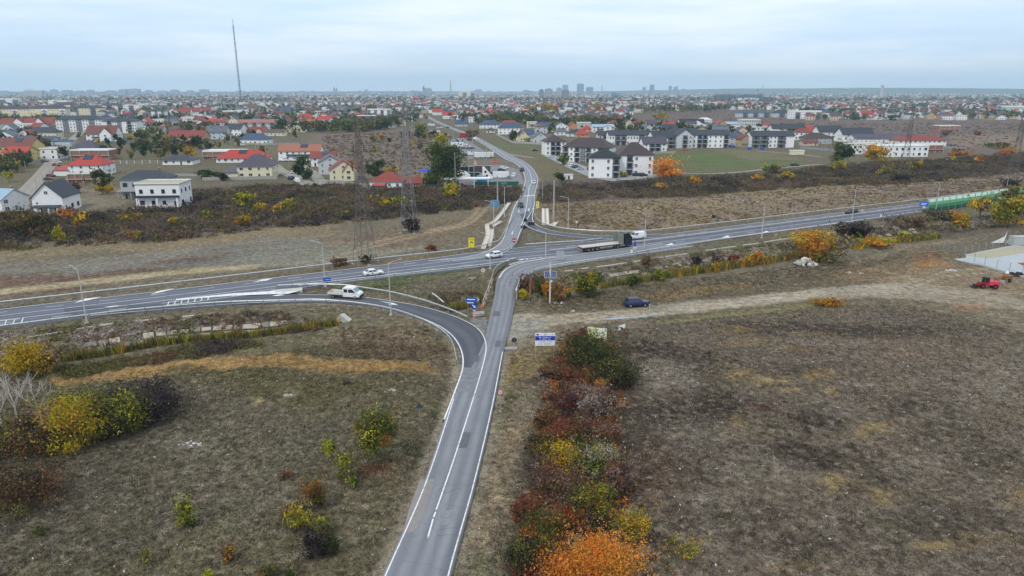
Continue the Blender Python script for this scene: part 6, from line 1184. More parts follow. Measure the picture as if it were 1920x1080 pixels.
for x in (-2.2,2.45):
    for y in (-.86,.86): w = MB().tube((0,-.12,0),(0,.12,0),.36,.36, TYRE, 14).build('wheel', t, (x, y, .36)); MB().tube((0,-.13,0),(0,.13,0),.2,.2, RIM, 10).build('rim', w)
def text_mesh(s, size, mat, name='lettering', ext=.0):
    cu = bpy.data.curves.new(name, 'FONT'); cu.body = s; cu.size = size; cu.align_x = 'CENTER'; cu.align_y = 'CENTER'; cu.extrude = .01
    o = bpy.data.objects.new(name, cu); COL.objects.link(o); dg = bpy.context.evaluated_depsgraph_get(); dg.update(); me = bpy.data.meshes.new_from_object(o.evaluated_get(dg)); bpy.data.objects.remove(o); me.materials.clear(); me.materials.append(mat); return me
a0, a1 = G(1080,474), G(1190,461); hdg = math.atan2(a1.y - a0.y, a1.x - a0.x); p = (a0 + a1) / 2; p.z = RZ
t = thing('articulated_lorry', 'dark lorry with a long empty flat trailer on the highway', 'lorry', p, hdg)
DK = M('lorry_dark', '#20262f', .35); DECK = M('trailer_deck', '#b9b5a8', .9, noise=.2, scale=2); GREYB = M('grey_headboard', '#7c7f7c', .6)
MB().box(-8.0,4.6,-1.25,1.25,1.18,1.36, DECK).build('deck', t)
MB().box(-8.0,4.6,-1.27,1.27,1.0,1.18, DK).build('side_rail', t); MB().box(-7.8,4.2,-.45,.45,.75,1.0, BLACKP).build('chassis', t)
MB().box(4.45,4.6,-1.25,1.25,1.36,3.7, GREYB).build('headboard', t)
for s in (-1,1): MB().box(3.0,4.45, s * 1.24 - .03, s * 1.24 + .03,1.36,3.6, GREYB).build('side_panel', t)
cabp = [(5.0,.7),(5.0,3.75),(5.5,3.85),(6.3,3.75),(7.0,3.1),(7.3,2.0),(7.35,.5),(6.0,.5)]
MB().prism(cabp, -1.24,1.24, paint('#1c2430')).build('cab', t)
MB().quad([(7.03,-1.1,3.0),(7.32,-1.12,2.0),(7.32,1.12,2.0),(7.03,1.1,3.0)], CARGLASS, Matrix.Translation((.02,0,.01))).build('windscreen', t)
for s in (-1,1):
    MB().quad([(x, s * 1.246, z) for x, z in ([(6.1,2.0),(7.1,2.0),(6.9,2.9),(6.1,2.9)] if s < 0 else [(6.1,2.9),(6.9,2.9),(7.1,2.0),(6.1,2.0)])], CARGLASS).build('side_window', t)
    MB().box(7.0,7.2, s * 1.25, s * 1.5,2.2,2.9, BLACKP).build('mirror', t); MB().box(7.3,7.38, s * .9 - .2, s * .9 + .2,.8,1.0, HEADL).build('headlight', t); MB().box(-8.05,-8.0, s * 1.0 - .2, s * 1.0 + .2,.85,1.0, TAILL).build('tail_light', t)
    MB().box(3.6,5.1, s * 1.0 - .2, s * 1.0 + .2,.55,1.0, M('fuel_tank', '#a78f8a', .4,.4)).build('fuel_tank', t)
MB().box(-8.1,-7.95,-1.2,1.2,.55,.75, M('red_white_bar', '#b0746a', .6)).build('rear_bar', t)
for x in (-6.2,-4.9,-3.6,2.9,6.3):
    for y in (-1.05,1.05): w = MB().tube((0,-.15,0),(0,.15,0),.5,.5, TYRE, 16).build('wheel', t, (x, y, .5)); MB().tube((0,-.16,0),(0,.16,0),.26,.26, RIM, 10).build('rim', w)
me = text_mesh('NEWTOMP', .62, M('white_letter', '#dddddd', .6)); MB().box(-2.9,1.6,-1.24,-1.2,.42,1.0, BLACKP).build('side_banner', t)
l_ = ob('lettering', me, t, (-.7,-1.25,.72)); l_.rotation_euler = (math.pi / 2,0,0); l_.scale = (1.25,1,1)
def boxy(name, label, cat, u, v, head, L, Wd, Hh, col, z0=.5, wheels=True, roof=None, group=None):
    p = at(u, v); t = thing(name, label, cat, p, math.radians(head), group); pm = paint(col)
    mb = MB(); mb.box(-L / 2, L / 2,-Wd / 2, Wd / 2, z0, Hh, pm)
    mb.build('body', t); MB().box(-L / 2 - .04, L / 2 + .04,-Wd / 2 - .04, Wd / 2 + .04, Hh, Hh + .12, pm if roof is None else roof).build('roof', t)
    for i in range(max(2, int(L / 1.6))): MB().box(-.04,.04,-Wd / 2 - .05,-Wd / 2, z0, Hh, pm).build('rib', t, (-L / 2 + .3 + i * (L - .6) / max(1, int(L / 1.6) - 1),0,0))
    if wheels:
        for x in (-L * .15, L * .15):
            for y in (-Wd / 2, Wd / 2): MB().tube((0,-.1,0),(0,.1,0),.34,.34, TYRE, 10).build('wheel', t, (x, y, .34))
    MB().box(L / 2, L / 2 + .03,-Wd * .3, Wd * .3, z0 + .6, Hh - .3, CARGLASS if wheels else DSTEEL).build('end_window' if wheels else 'door', t); return t
boxy('lorry', 'small red lorry on the village road', 'lorry', 870,257,150,7,2.4,3.6, '#a8242c'); boxy('trailer', 'white ribbed trailer box in the middle of the yard', 'trailer', 905,296,6,9,2.4,3.2, '#d8dadb'); boxy('trailer', 'white trailer box right of the ribbed one', 'trailer', 917,295,6,5.5,2.4,2.9, '#dcdddd'); boxy('caravan', 'white caravan with a dark window left of the ribbed trailer', 'caravan', 893,294,80,5,2.2,2.7, '#d5d6d6'); boxy('caravan', 'white caravan beside the black car behind the green tree', 'caravan', 883,292,20,4.5,2.2,2.5, '#d8d9da'); boxy('van_box', 'long white lorry box among the upper yard cars', 'lorry', 857,276,4,9,2.5,3.6, '#d7d9da')
boxy('trailer', 'long white trailer lying at the far end of the yard, left', 'trailer', 812,249,120,11,2.4,1.7, '#d3cfcb'); boxy('trailer', 'long white trailer at the far end of the yard, right', 'trailer', 819,248,120,11,2.4,1.7, '#dcdcda'); boxy('lorry', 'white lorry at the far end of the yard', 'lorry', 808,237,20,8,2.5,3.2, '#cfd3d6'); boxy('trailer', 'white trailer box in the front yard row, left', 'trailer', 934,334,5,5,2.3,3.0, '#d9dbdc'); boxy('trailer', 'white trailer box in the front yard row, right', 'trailer', 944,334,5,5,2.3,3.0, '#dedfdf')
boxy('container', 'dark green container behind the white covered boat', 'container', 879,334,2,10,2.4,2.8, '#1d3a34', .1, False); boxy('container', 'dark brown container in the back of the yard', 'container', 899,323,2,11,2.4,3.4, '#4a4448', .1, False); boxy('lorry', 'black lorry with white cab roof under the trees', 'lorry', 875,325,5,6.5,2.4,3.4, '#23252c'); boxy('container', 'blue cabin beside the white canopy', 'container', 903,344,4,4,2.4,3.4, '#2e6fa0', .1, False); boxy('container', 'dark container under the blue awning', 'container', 802,343,4,8,2.4,2.6, '#26242c', .1, False)
t = thing('canopy', 'long white flat canopy at the front of the car yard', 'canopy', at(876,350),.05); MB().box(-10,10,-2.4,2.4,3.6,4.1, WHITE).build('roof', t)
for x in (-9,-3,3,9):
    for y in (-2,2): MB().box(-.12,.12,-.12,.12,-.4,3.6, WHITE).build('post', t, (x, y, 0))
t = thing('awning', 'bright blue awning beside the pale poles', 'awning', at(799,341),.05); MB().add([(-3,-1.5,5.0),(3,-1.5,5.0),(3,1.5,5.9),(-3,1.5,5.9)],[(0,1,2,3)], M('blue_canvas', '#2a50b8', .8)).build('canvas', t)
for x in (-2.8,2.8): MB().tube((x, -1.4,-.3),(x, -1.4,5.0),.06,.06, DSTEEL).build('post', t); MB().tube((x, 1.4,-.3),(x, 1.4,5.88),.06,.06, DSTEEL).build('post', t)
t = thing('covered_boat', 'white covered boat with dark lettering in the yard', 'boat', at(863,337),.06); MB().prism([(-4.5,.8),(-4.2,3.2),(-2.5,4.4),(2,4.3),(4.6,2.4),(4.8,.8)],-1.2,1.2, WHITE).build('hull', t)
l_ = ob('lettering', text_mesh('RUBA BAY', 1.3, M('dark_letter', '#26282c', .6)), t, (-.6,-1.215,2.4)); l_.rotation_euler = (math.pi / 2,0,0)
for x in (-2,2): MB().box(-.2,.2,-1,1,-.2,.8, DSTEEL).build('cradle', t, (x, 0,0))
t = thing('tipped_truck_cab', 'white tall lorry cab standing in the front of the yard', 'lorry', at(913,337),.1); MB().prism([(-2,.5),(-2,6),(-1.2,6.2),(2.6,1.8),(2.6,.5)],-1.1,1.1, WHITE).build('cab', t); MB().box(-1.2,-.2,-1.13,-1.1,3.4,4.4, CARGLASS).build('window', t); MB().box(-.6,.4,-1.13,-1.1,1.6,2.6, CARGLASS).build('window', t)
for x in (-1.2,1.5): MB().tube((0,-1.15,0),(0,1.15,0),.45,.45, TYRE, 10).build('wheel', t, (x, 0,.45))
t = thing('banner_fence', 'dark green banner fence along the front of the yard', 'fence', at(938,347),.03)
MB().box(-11,8,-.04,.04,.2,1.7, M('green_banner', '#1d5a4c', .7)).build('banner', t); l_ = ob('lettering', text_mesh('AUTO', .9, M('pale_letter', '#9fc4b8', .6)), t, (1.5,-.06,.95)); l_.rotation_euler = (math.pi / 2,0,0)
for i in range(8): MB().box(-.05,.05,-.05,.05,-.4,1.8, DSTEEL).build('post', t, (-11 + i * 19 / 7,.1,0))
t = thing('feather_flag', 'pale pink feather flag in the car yard', 'flag', at(890,318)); MB().tube((0,0,-.3),(0,0,5),.05,.03, DSTEEL).build('pole', t); MB().prism([(0,1.6),(1.1,1.8),(1.0,3.6),(.4,4.9),(0,5)],-.015,.015, M('pink_cloth', '#d6a79c', .8)).build('cloth', t)
t = thing('banner', 'orange red sign frame standing in the dry grass of the yard', 'sign', at(929,311)); OR_ = M('orange_red', '#c8432c', .6); MB().box(-1.2,1.2,-.06,.06,2.9,3.4, OR_).build('panel', t); MB().box(-.7,.9,-.05,.05,1.6,2.2, OR_).build('panel', t)
for x in (-.9,.0): MB().box(-.1,.1,-.05,.05,-.3,2.9, OR_).build('post', t, (x, .12,0))
p = at(1850,538); t = thing('wheel_loader', 'red wheel loader with a pinkish bonnet on the bare ground', 'loader', p, math.radians(172)); t.scale = (.72,.72,.72); RED = M('loader_red', '#a3202c', .4); PNK = M('bonnet_faded_red', '#cf3f52', .5)
MB().box(-2.9,-.2,-.85,.85,1.0,2.15, PNK).build('bonnet', t); MB().box(-2.95,-2.7,-.9,.9,.85,1.3, RED).build('counterweight', t); MB().box(-.3,1.3,-.8,.8,.9,1.7, RED).build('frame', t)
MB().prism([(-.1,1.7),(-.1,3.0),(1.1,3.0),(1.35,1.7)],-.7,.7, CARGLASS).build('cab', t); MB().box(-.25,1.25,-.8,.8,3.0,3.16, BLACKP).build('cab_roof', t)
for x in (-.12,1.08):
    for y in (-.72,.72): MB().box(-.06,.06,-.04,.04,1.6,3.0, RED).build('cab_post', t, (x, y, 0))
for y in (-.5,.5): MB().prism([(1.2,1.5),(1.2,1.8),(2.6,1.15),(3.3,.6),(3.2,.4),(2.5,.9)], y - .08, y + .08, RED).build('arm', t)
MB().prism([(3.1,.1),(3.1,.9),(3.3,1.0),(3.25,.35),(4.2,.12),(4.2,.04)],-1.25,1.25, BLACKP).build('bucket', t); MB().tube((-1.6,.5,2.1),(-1.6,.5,3.0),.07,.06, BLACKP).build('exhaust', t)
for x in (-1.8,1.6):
    for y in (-.95,.95): w = MB().tube((0,-.27,0),(0,.27,0),.72,.72, TYRE, 16).build('wheel', t, (x, y, .72)); MB().tube((0,-.28,0),(0,.28,0),.32,.32, RED, 10).build('rim', w)
# --- people
def skin_mesh(name, pts, edges, radii, mat, root=0):
    me = bpy.data.meshes.new(name + '_skeleton'); me.from_pydata(pts, edges, []); o = bpy.data.objects.new(name, me); COL.objects.link(o)
    sk = o.modifiers.new('skin', 'SKIN'); d = me.skin_vertices[0].data
    for i, r in enumerate(radii): d[i].radius = (r, r) if not isinstance(r, tuple) else r; d[i].use_root = i == root
    o.modifiers.new('sub', 'SUBSURF').levels = 1
    dg = bpy.context.evaluated_depsgraph_get(); dg.update(); m2 = bpy.data.meshes.new_from_object(o.evaluated_get(dg)); bpy.data.objects.remove(o); m2.materials.clear(); m2.materials.append(mat); m2.name = name; return m2
SKIN = M('skin', '#b98a70', .6)
def person(u, v, head, jacket, trousers, label, bend=0.0, z=None):
    p = at(u, v); t = thing('person', label, 'person', p, math.radians(head)); b = bend
    hip, ch, nk, hd_ = (0,0,.92),(b * .5,0,1.30),(b * .8,0,1.5),(b, 0,1.64)
    pts = [hip, ch, nk, hd_, (b, 0,1.76),(.03,.1,.90),(.08,.11,.50),(0,.11,.08),(.16,.12,.03),(-.03,-.1,.90),(-.02,-.11,.5),(-.10,-.11,.08),(.06,-.12,.03),
           (b * .75,.2,1.42),(b * .8 + .05,.26,1.14),(b * .8 + .22,.2,.98),(b * .8 + .30,.18,.94),(b * .75,-.2,1.42),(b * .8 - .02,-.27,1.14),(b * .8 + .05,-.25,.90),(b * .8 + .07,-.25,.82)]
    ed = [(0,1),(1,2),(2,3),(3,4),(0,5),(5,6),(6,7),(7,8),(0,9),(9,10),(10,11),(11,12),(1,13),(13,14),(14,15),(15,16),(1,17),(17,18),(18,19),(19,20)]
    r = [.13,.15,.06,.10,.085,.085,.06,.04,.04,.085,.06,.04,.04,.065,.045,.033,.035,.065,.045,.033,.035]
    ob('body', skin_mesh('body', pts, ed, r, SKIN), t)
    k = [0,1,2,13,14,15,17,18,19]; mp_ = {a: i for i, a in enumerate(k)}
    ob('jacket', skin_mesh('jacket', [pts[i] for i in k],[(mp_[a], mp_[c]) for a, c in ed if a in mp_ and c in mp_],[r[i] + (.022 if i != 2 else .012) for i in k], M('jacket_' + jacket[1:], jacket, .85)), t)
    k = [0,5,6,7,9,10,11]; mp_ = {a: i for i, a in enumerate(k)}
    ob('trousers', skin_mesh('trousers', [pts[i] for i in k],[(mp_[a], mp_[c]) for a, c in ed if a in mp_ and c in mp_],[r[i] + .016 for i in k], M('trousers_' + trousers[1:], trousers, .85)), t)
    hm = MB(); 
    for i in range(3): hm.tube((b - .02,0,1.70 + i * .05),(b - .02,0,1.75 + i * .05),(.108,.112,.098)[i],(.112,.098,.05)[i], M('dark_hair', '#1e1a18', .9),10)
    hm.build('hair', t)
    for s in (-1,1): MB().box(-.10,.16,-.05,.05,-.02,.07, BLACKP).build('shoe', t, (.06 if s > 0 else -.04, s * .115,0))
    return t
person(1218,577,190, '#191a1d', '#b4bcc4', 'person in a black top and pale trousers at the front of the blue car', .12)
person(995,566,200, '#5d6672', '#20232a', 'person in a grey-blue jacket standing below the brown post', .03)
# --- lattice pylons and the radio mast
LAT = M('lattice_steel', '#6a6461', .7,.2, noise=.2)
def lattice(t, H_, w0, w1, n, r, mat, waist=None, legs=4):
    def wid(z):
        s = z / H_
        if waist: return w0 + (waist[1] - w0) * s / waist[0] if s < waist[0] else waist[1] + (w1 - waist[1]) * (s - waist[0]) / (1 - waist[0])
        return w0 + (w1 - w0) * s
    cs = [(-1,-1),(1,-1),(1,1),(-1,1)] if legs == 4 else [(0,1),(-.87,-.5),(.87,-.5)]
    zs = [0]; 
    while zs[-1] < H_ - .4: zs.append(min(H_, zs[-1] + max(H_ / n * .6, wid(zs[-1]) * 1.05)))
    P = lambda c, z: (c[0] * wid(z) / 2, c[1] * wid(z) / 2, z)
    for c in cs:
        mb = MB()
        for a, b in zip(zs[:-1], zs[1:]): mb.tube(P(c, a), P(c, b), r, r, mat, 4, cap=False)
        mb.build('leg', t)
    mb = MB(); m = len(cs)
    for a, b in zip(zs[:-1], zs[1:]):
        for i in range(m):
            c, d = cs[i], cs[(i + 1) % m]
            mb.tube(P(c, a), P(d, b), r * .6, r * .6, mat, 3, cap=False); mb.tube(P(d, a), P(c, b), r * .6, r * .6, mat, 3, cap=False); mb.tube(P(c, b), P(d, b), r * .6, r * .6, mat, 3, cap=False)
    tag(mb.build('bracing', t), kind='stuff'); return wid
def pylon(u, v, vt, head, label, w0=4.2, arms=((.62,3.2),(.76,3.6),(.88,2.6)), LAT=LAT):
    p = at(u, v); h = (v - vt) * mpp(v) * 1.02; t = thing('power_pylon', label, 'pylon', p, math.radians(head), 'power pylons'); wid = lattice(t, h, w0,.7,12,.065, LAT, (.55,1.7))
    for i in range(4):
        c = [(-1,-1),(1,-1),(1,1),(-1,1)][i]; MB().box(-.4,.4,-.4,.4,-.6,.25, CONC).build('footing', t, (c[0] * w0 / 2, c[1] * w0 / 2,0))
    for s, L in arms:
        z = h * s; w = wid(z) / 2; mb = MB()
        for sg in (-1,1):
            for y in (-w, w): mb.tube((sg * w, y, z),(sg * L, 0, z + .1),.06,.05, LAT, 4); mb.tube((sg * w, y, z + 1.2),(sg * L, 0, z + .1),.05,.04, LAT, 4)
        mb.build('crossarm', t)
        for sg in (-1,1): MB().tube((0,0,0),(0,0,-1.6),.11,.11, M('insulator_dark', '#3a3230', .4),6).build('insulator', t, (sg * L, 0, z))
    return t
pylon(685,491,250,75, 'brown lattice pylon nearer the highway, left of the red pyramid roof'); pylon(768,434,196,80, 'taller lattice pylon with white feet in a thorn thicket', LAT=M('lattice_pale', '#86858a', .6,.3, noise=.2)); pylon(1692,338,206,70, 'slender lattice pylon in front of the white cubic villas', 4.6); pylon(1894,350,208,70, 'lattice pylon at the right edge behind the noise barrier', 5.0)
p = at(452,190); t = thing('radio_mast', 'very tall thin lattice radio mast rising above the horizon', 'mast', p); hm_ = (189 - 45) * mpp(190) * 1.0
MASTM = M('mast_grey_red', '#6d6a70', .7,.2); lattice(t, hm_ * .93,7.0,4.2,46,.55, MASTM, None, 3); MB().tube((0,0, hm_ * .93),(0,0, hm_),1.0,.8, M('antenna_cylinder', '#8a7d7c', .6),10).build('antenna', t)
for s, a in ((.25,0),(.30,2),(.21,4),(.62,1)): MB().tube((0,0,-1.8),(0,0,1.8),1.2,1.2, M('dish_grey', '#a5a7aa', .6),10).build('dish', t, (5 * math.cos(a),5 * math.sin(a), hm_ * s))
# --- signs
BLUE = M('sign_blue', '#1f4fae', .5); DBLUE = M('sign_dark_blue', '#1d3a9a', .5); YEL = M('sign_yellow', '#d8c81e', .5); SREDM = M('sign_red', '#b01f2a', .5); SWHITE = M('sign_white', '#dcdcdc', .5); SGREY = M('sign_back_grey', '#5f6469', .5,.3); SBLACK = M('sign_black', '#1b1b1d', .6); LBLUE = M('sign_back_blue', '#6c97b8', .6)
def disc(r, y, mat, mb=None, n=20):
    mb = mb or MB(); mb.tube((0, y, 0),(0, y + .02,0), r, r, mat, n); return mb
def sign_post(name, label, u, v, hgt, rz=0.0, cat='road sign', r=.05, mat=STEEL, z=None):
    p = at(u, v); p.z = p.z if z is None else z; t = thing(name, label, cat, p, rz); MB().tube((0,0,-.4),(0,0, hgt), r, r, mat, 8).build('post', t); return t
def flat_text(s, size, mat, parent, loc, name='lettering', rz=0):
    o = ob(name, text_mesh(s, size, mat), parent, loc); o.rotation_euler = (math.pi / 2,0, rz); return o
fc = lambda u, v: -math.atan2(G(u, v).x, G(u, v).y)
k = mpp(768)
t = sign_post('speed_limit_sign', 'round red and white speed limit sign on a thin post beside the country road', 938,769,2.75, fc(938,769) + .25, r=.035); disc(.40,-.08, SREDM).build('rim', t, (0,0,2.75)); disc(.29,-.105, SWHITE).build('face', t, (0,0,2.75)); flat_text('30', .34, SBLACK, t, (0,-.115,2.75)); MB().box(-.18,.18,-.18,.18,-.3,.05, CONC).build('footing', t)
t = sign_post('round_sign', 'dark back of a round sign on the verge beside a concrete slab', 964,657,2.2, fc(964,657), r=.04); disc(.42,-.06, M('sign_back_dark', '#27303c', .5)).build('disc', t, (0,0,2.0)); MB().box(-.03,.03,-.09,-.06,-.38,.38, DSTEEL).build('bracket', t, (0,0,2.0))
t = thing('concrete_slab', 'pale concrete slab lying on the verge beside the round sign back', 'slab', at(957,652),.1); MB().box(-1.1,1.1,-.5,.5,-.1,.22, M('old_concrete', '#8d9196', .9)).build('slab', t)
t = sign_post('warning_sign', 'grey back of a triangular sign in the grass left of the road', 787,786,2.5, fc(787,786), r=.035); MB().prism([(-.5,-.4),(.5,-.4),(0,.5)],-.09,-.06, M('sign_back_teal', '#3d4a52', .5)).build('triangle', t, (0,0,2.3))
t = sign_post('keep_right_sign', 'round blue keep right sign above a red and white striped marker', 889,597,3.0, fc(889,597), r=.05); disc(.55,-.08, DBLUE).build('disc', t, (0,0,2.55)); MB().prism([(-.34,.22),(-.22,.34),(.10,.02),(.22,.14),(.30,-.30),(-.14,-.22),(-.02,-.10)],-.115,-.10, SWHITE).build('arrow', t, (0,0,2.55))
mb = MB().box(-.22,.22,-.08,-.05,.45,1.75, SWHITE); mb.build('marker_board', t)
for i in range(3): MB().add([(-.22,-.09,.55 + i * .44),(.22,-.09,.40 + i * .44 + .0),(.22,-.09,.62 + i * .44),(-.22,-.09,.77 + i * .44)],[(0,1,2,3)], SREDM).build('stripe', t)
t = thing('direction_sign', 'blue direction sign with a pointed end on two posts beside the slip road', 'road sign', at(886,595), fc(886,595) - .15)
MB().prism([(-1.15,3.3),(.8,3.3),(1.15,3.62),(.8,3.95),(-1.15,3.95)],-.06,-.02, BLUE).build('panel', t); MB().prism([(-1.15,2.75),(.55,2.75),(.8,3.0),(.55,3.25),(-1.15,3.25)],-.06,-.02, BLUE).build('panel', t); MB().prism([(.78,3.3),(1.15,3.62),(.78,3.95),(.9,3.95),(1.3,3.62),(.9,3.3)],-.07,-.03, SWHITE).build('arrow', t)
for z, w in ((3.62,1.5),(3.0,1.2)): MB().box(-.95,-.95 + w, -.075,-.065, z - .09, z + .09, SWHITE).build('lettering_strip', t)
MB().box(.1,.75,-.07,-.03,2.35,2.7, M('sign_green', '#2f9c78', .5)).build('route_panel', t)
for x in (-.8,.4): MB().tube((x, 0,-.4),(x, 0,3.9),.05,.05, M('green_post', '#6f9a72', .6),8).build('post', t)
t = thing('traffic_cone', 'orange cone at the end of the bridge railing', 'cone', at(903,575)); MB().tube((0,0,.05),(0,0,.95),.26,.04, M('cone_orange', '#d0622c', .6),10).build('cone', t); MB().box(-.32,.32,-.32,.32,-.1,.05, M('cone_base', '#7a4028', .8)).build('base', t)
t = thing('concrete_slab', 'square pale concrete block behind the striped marker', 'slab', at(899,588),.1); MB().box(-.9,.9,-.7,.7,-.2,.45, M('old_concrete_light', '#a7a39c', .9)).build('slab', t)
t = sign_post('no_entry_sign', 'red no entry sign at the edge of the grass triangle', 964,466,2.4, fc(964,466), r=.05); disc(.58,-.08, SREDM).build('disc', t, (0,0,2.5)); MB().box(-.4,.4,-.115,-.10,-.1,.1, SWHITE).build('bar', t, (0,0,2.5))
t = thing('yellow_sign', 'tall yellow board with a black pictogram beside the highway', 'road sign', at(884,470), fc(884,470)); MB().box(-.75,.75,-.06,0,1.0,3.6, YEL).build('panel', t); disc(.36,-.085, SBLACK).build('pictogram', t, (0,0,2.25)); disc(.2,-.11, SWHITE).build('pictogram', t, (0,0,2.15)); MB().box(-.5,.5,-.075,-.065,3.05,3.2, M('sign_olive', '#9a8e20', .6)).build('lettering_strip', t)
MB().tube((0,.08,-.4),(0,.08,3.4),.06,.06, STEEL).build('post', t)
t = thing('yellow_sign', 'narrow yellow-white board at the right edge of the village road', 'road sign', at(1008,395), fc(1008,395)); MB().box(-.5,.5,-.06,0,1.1,3.4, YEL).build('panel', t); MB().box(-.38,.38,-.08,-.06,1.3,3.1, M('sign_cream', '#d8d29a', .5)).build('face', t); disc(.18,-.10, SBLACK).build('pictogram', t, (0,0,2.7)); disc(.18,-.10, SBLACK).build('pictogram', t, (0,0,1.8)); MB().tube((0,.08,-.4),(0,.08,3.2),.06,.06, STEEL).build('post', t)
t = sign_post('yellow_post', 'thin yellow orange marker frame in the dry field', 1045,393,2.4, fc(1045,393)); MB().box(-.35,.35,-.06,-.02,1.0,1.4, M('amber', '#b8862a', .6)).build('panel', t, (0,0,.6)); MB().box(-.12,.12,-.06,-.02,.4,2.5, M('amber', '#b8862a', .6)).build('panel', t)
t = thing('direction_sign', 'big blue direction panel seen from behind, left of the village road', 'road sign', at(928,400), fc(928,400) + .1); MB().box(-1.45,1.45,-.08,0,2.2,4.6, LBLUE).build('panel', t)
for z in (2.7,3.4,4.1): MB().box(-1.4,1.4,-.13,-.08, z - .05, z + .05, SGREY).build('stiffener', t)
for x in (-.8,.8): MB().tube((x, -.18,-.4),(x, -.18,4.5),.07,.07, DSTEEL).build('post', t)
t = thing('traffic_board', 'pair of grey upright panels at the highway edge behind the trailer', 'road sign', at(1050,490), fc(1050,490)); GB = M('panel_grey', '#9ea3a8', .6)
for x in (-.47,.47): MB().box(x - .42, x + .42,-.06,0,.6,2.8, GB).build('panel', t); MB().tube((x, .06,-.4),(x, .06,2.7),.05,.05, DSTEEL).build('post', t)
t = thing('exit_sign', 'small blue sign board between highway and slip road', 'road sign', at(614,538), fc(614,538)); MB().box(-.75,.75,-.06,0,1.5,2.3, BLUE).build('panel', t); MB().box(-.4,.5,-.08,-.06,1.8,1.95, M('pale_blue', '#a8c4e0', .5)).build('lettering_strip', t); MB().tube((0,.06,-.4),(0,.06,2.2),.05,.05, DSTEEL).build('post', t)
t = thing('marker_sign', 'blue marker with a round white sign at the front of the dark lorry', 'road sign', at(1190,470), fc(1190,470)); MB().box(-.22,.22,-.1,.1,1.3,2.7, M('marker_blue', '#2a36b4', .5)).build('panel', t); disc(.42,-.14, SWHITE).build('disc', t, (0,0,.95)); disc(.26,-.17, M('gold', '#b08a3a', .6)).build('disc', t, (0,0,.95)); MB().tube((0,0,-.4),(0,0,2.6),.05,.05, STEEL).build('post', t)
t = thing('marker_sign', 'small white marker on the hard shoulder right of the trailer', 'road sign', at(1184,475),0); MB().box(-.22,.22,-.05,.05,.3,1.1, SWHITE).build('panel', t); MB().tube((0,.07,-.3),(0,.07,1.0),.04,.04, STEEL).build('post', t)
t = sign_post('round_sign', 'pale round sign on the grass above the reeds', 906,523,2.2, fc(906,523), r=.04); disc(.48,-.06, M('sign_cream_face', '#cfc4bc', .6)).build('disc', t, (0,0,2.2)); disc(.3,-.085, M('sign_pinkish', '#c4a49a', .6)).build('disc', t, (0,0,2.2))
t = sign_post('round_sign', 'small pale round sign in the dry field right of the village road', 1081,427,1.8, fc(1081,427), r=.04); disc(.36,-.06, M('sign_cream_face', '#cfc4bc', .6)).build('disc', t, (0,0,1.9))
t = sign_post('round_sign', 'black back of a round sign at the top of the grass triangle', 985,426,2.3, fc(985,426), z=.1); disc(.55,-.06, SBLACK).build('disc', t, (0,0,2.1))
t = thing('chevron_board', 'black sign backs lying low on the exit slip road bend', 'road sign', at(996,424), fc(996,424)); 
for x in (-.7,0,.7): MB().box(x - .34, x + .34,-.05,.05,.5,1.4, M('chevron_back', '#2a2c33', .6)).build('panel', t); MB().tube((x, .07,-.3),(x, .07,1.3),.04,.04, DSTEEL).build('post', t)
t = sign_post('round_sign', 'dark sign in the field behind the highway guard rail', 1337,417,2.4, fc(1337,417)); MB().box(-.45,.45,-.06,-.02,1.6,2.5, SBLACK).build('panel', t)
t = thing('direction_sign', 'bright blue sign at the start of the green noise barrier', 'road sign', at(1733,393), fc(1733,393)); MB().box(-1.7,1.2,-.06,0,1.4,2.9, M('vivid_blue', '#2a5fd0', .5)).build('panel', t); MB().box(-1.2,.6,-.08,-.06,2.2,2.4, SWHITE).build('lettering_strip', t); MB().box(-1.2,.2,-.08,-.06,1.75,1.95, SWHITE).build('lettering_strip', t); disc(.4,-.06, SWHITE).build('disc', t, (-.2,0,.9))
for x in (-1.2,.8): MB().tube((x, .06,-.4),(x, .06,2.8),.06,.06, DSTEEL).build('post', t)
t = sign_post('round_sign', 'small red rimmed round sign right of the dark highway car', 1616,402,1.6, fc(1616,402)); disc(.36,-.06, SREDM).build('rim', t, (0,0,1.5)); disc(.25,-.085, SWHITE).build('face', t, (0,0,1.5))
t = thing('marker_sign', 'tiny white marker on the near highway rail by the dark car', 'road sign', at(1651,409),0); MB().box(-.25,.25,-.05,.05,.4,1.3, SWHITE).build('panel', t); MB().tube((0,.07,-.3),(0,.07,1.2),.04,.04, STEEL).build('post', t)
def board(u0, u1, v0, v1, vb, label, slant=0.0):
    k = mpp(vb); w = (u1 - u0) * k; p = at((u0 + u1) / 2, vb); t = thing('information_board', label, 'billboard', p, fc((u0 + u1) / 2, vb) + slant); z1 = (vb - v0) * k * 1.04; z0 = (vb - v1) * k * 1.04
    MB().box(-w / 2, w / 2,-.05,.03, z0, z1, SWHITE).build('panel', t)
    for x in (-w * .46, w * .46): MB().tube((x, .1,-.5),(x, .1, z1 - .1),.05,.05, STEEL, 8).build('post', t)
    return t, w, z0, z1
t, w, z0, z1 = board(1003,1040,621,645,671, 'white and blue project information board on steel posts', .08); hh = z1 - z0
MB().box(-w / 2 + .02, w / 2 - .02,-.062,-.052, z0 + hh * .42, z0 + hh * .76, M('board_blue', '#1e3cae', .5)).build('band', t)
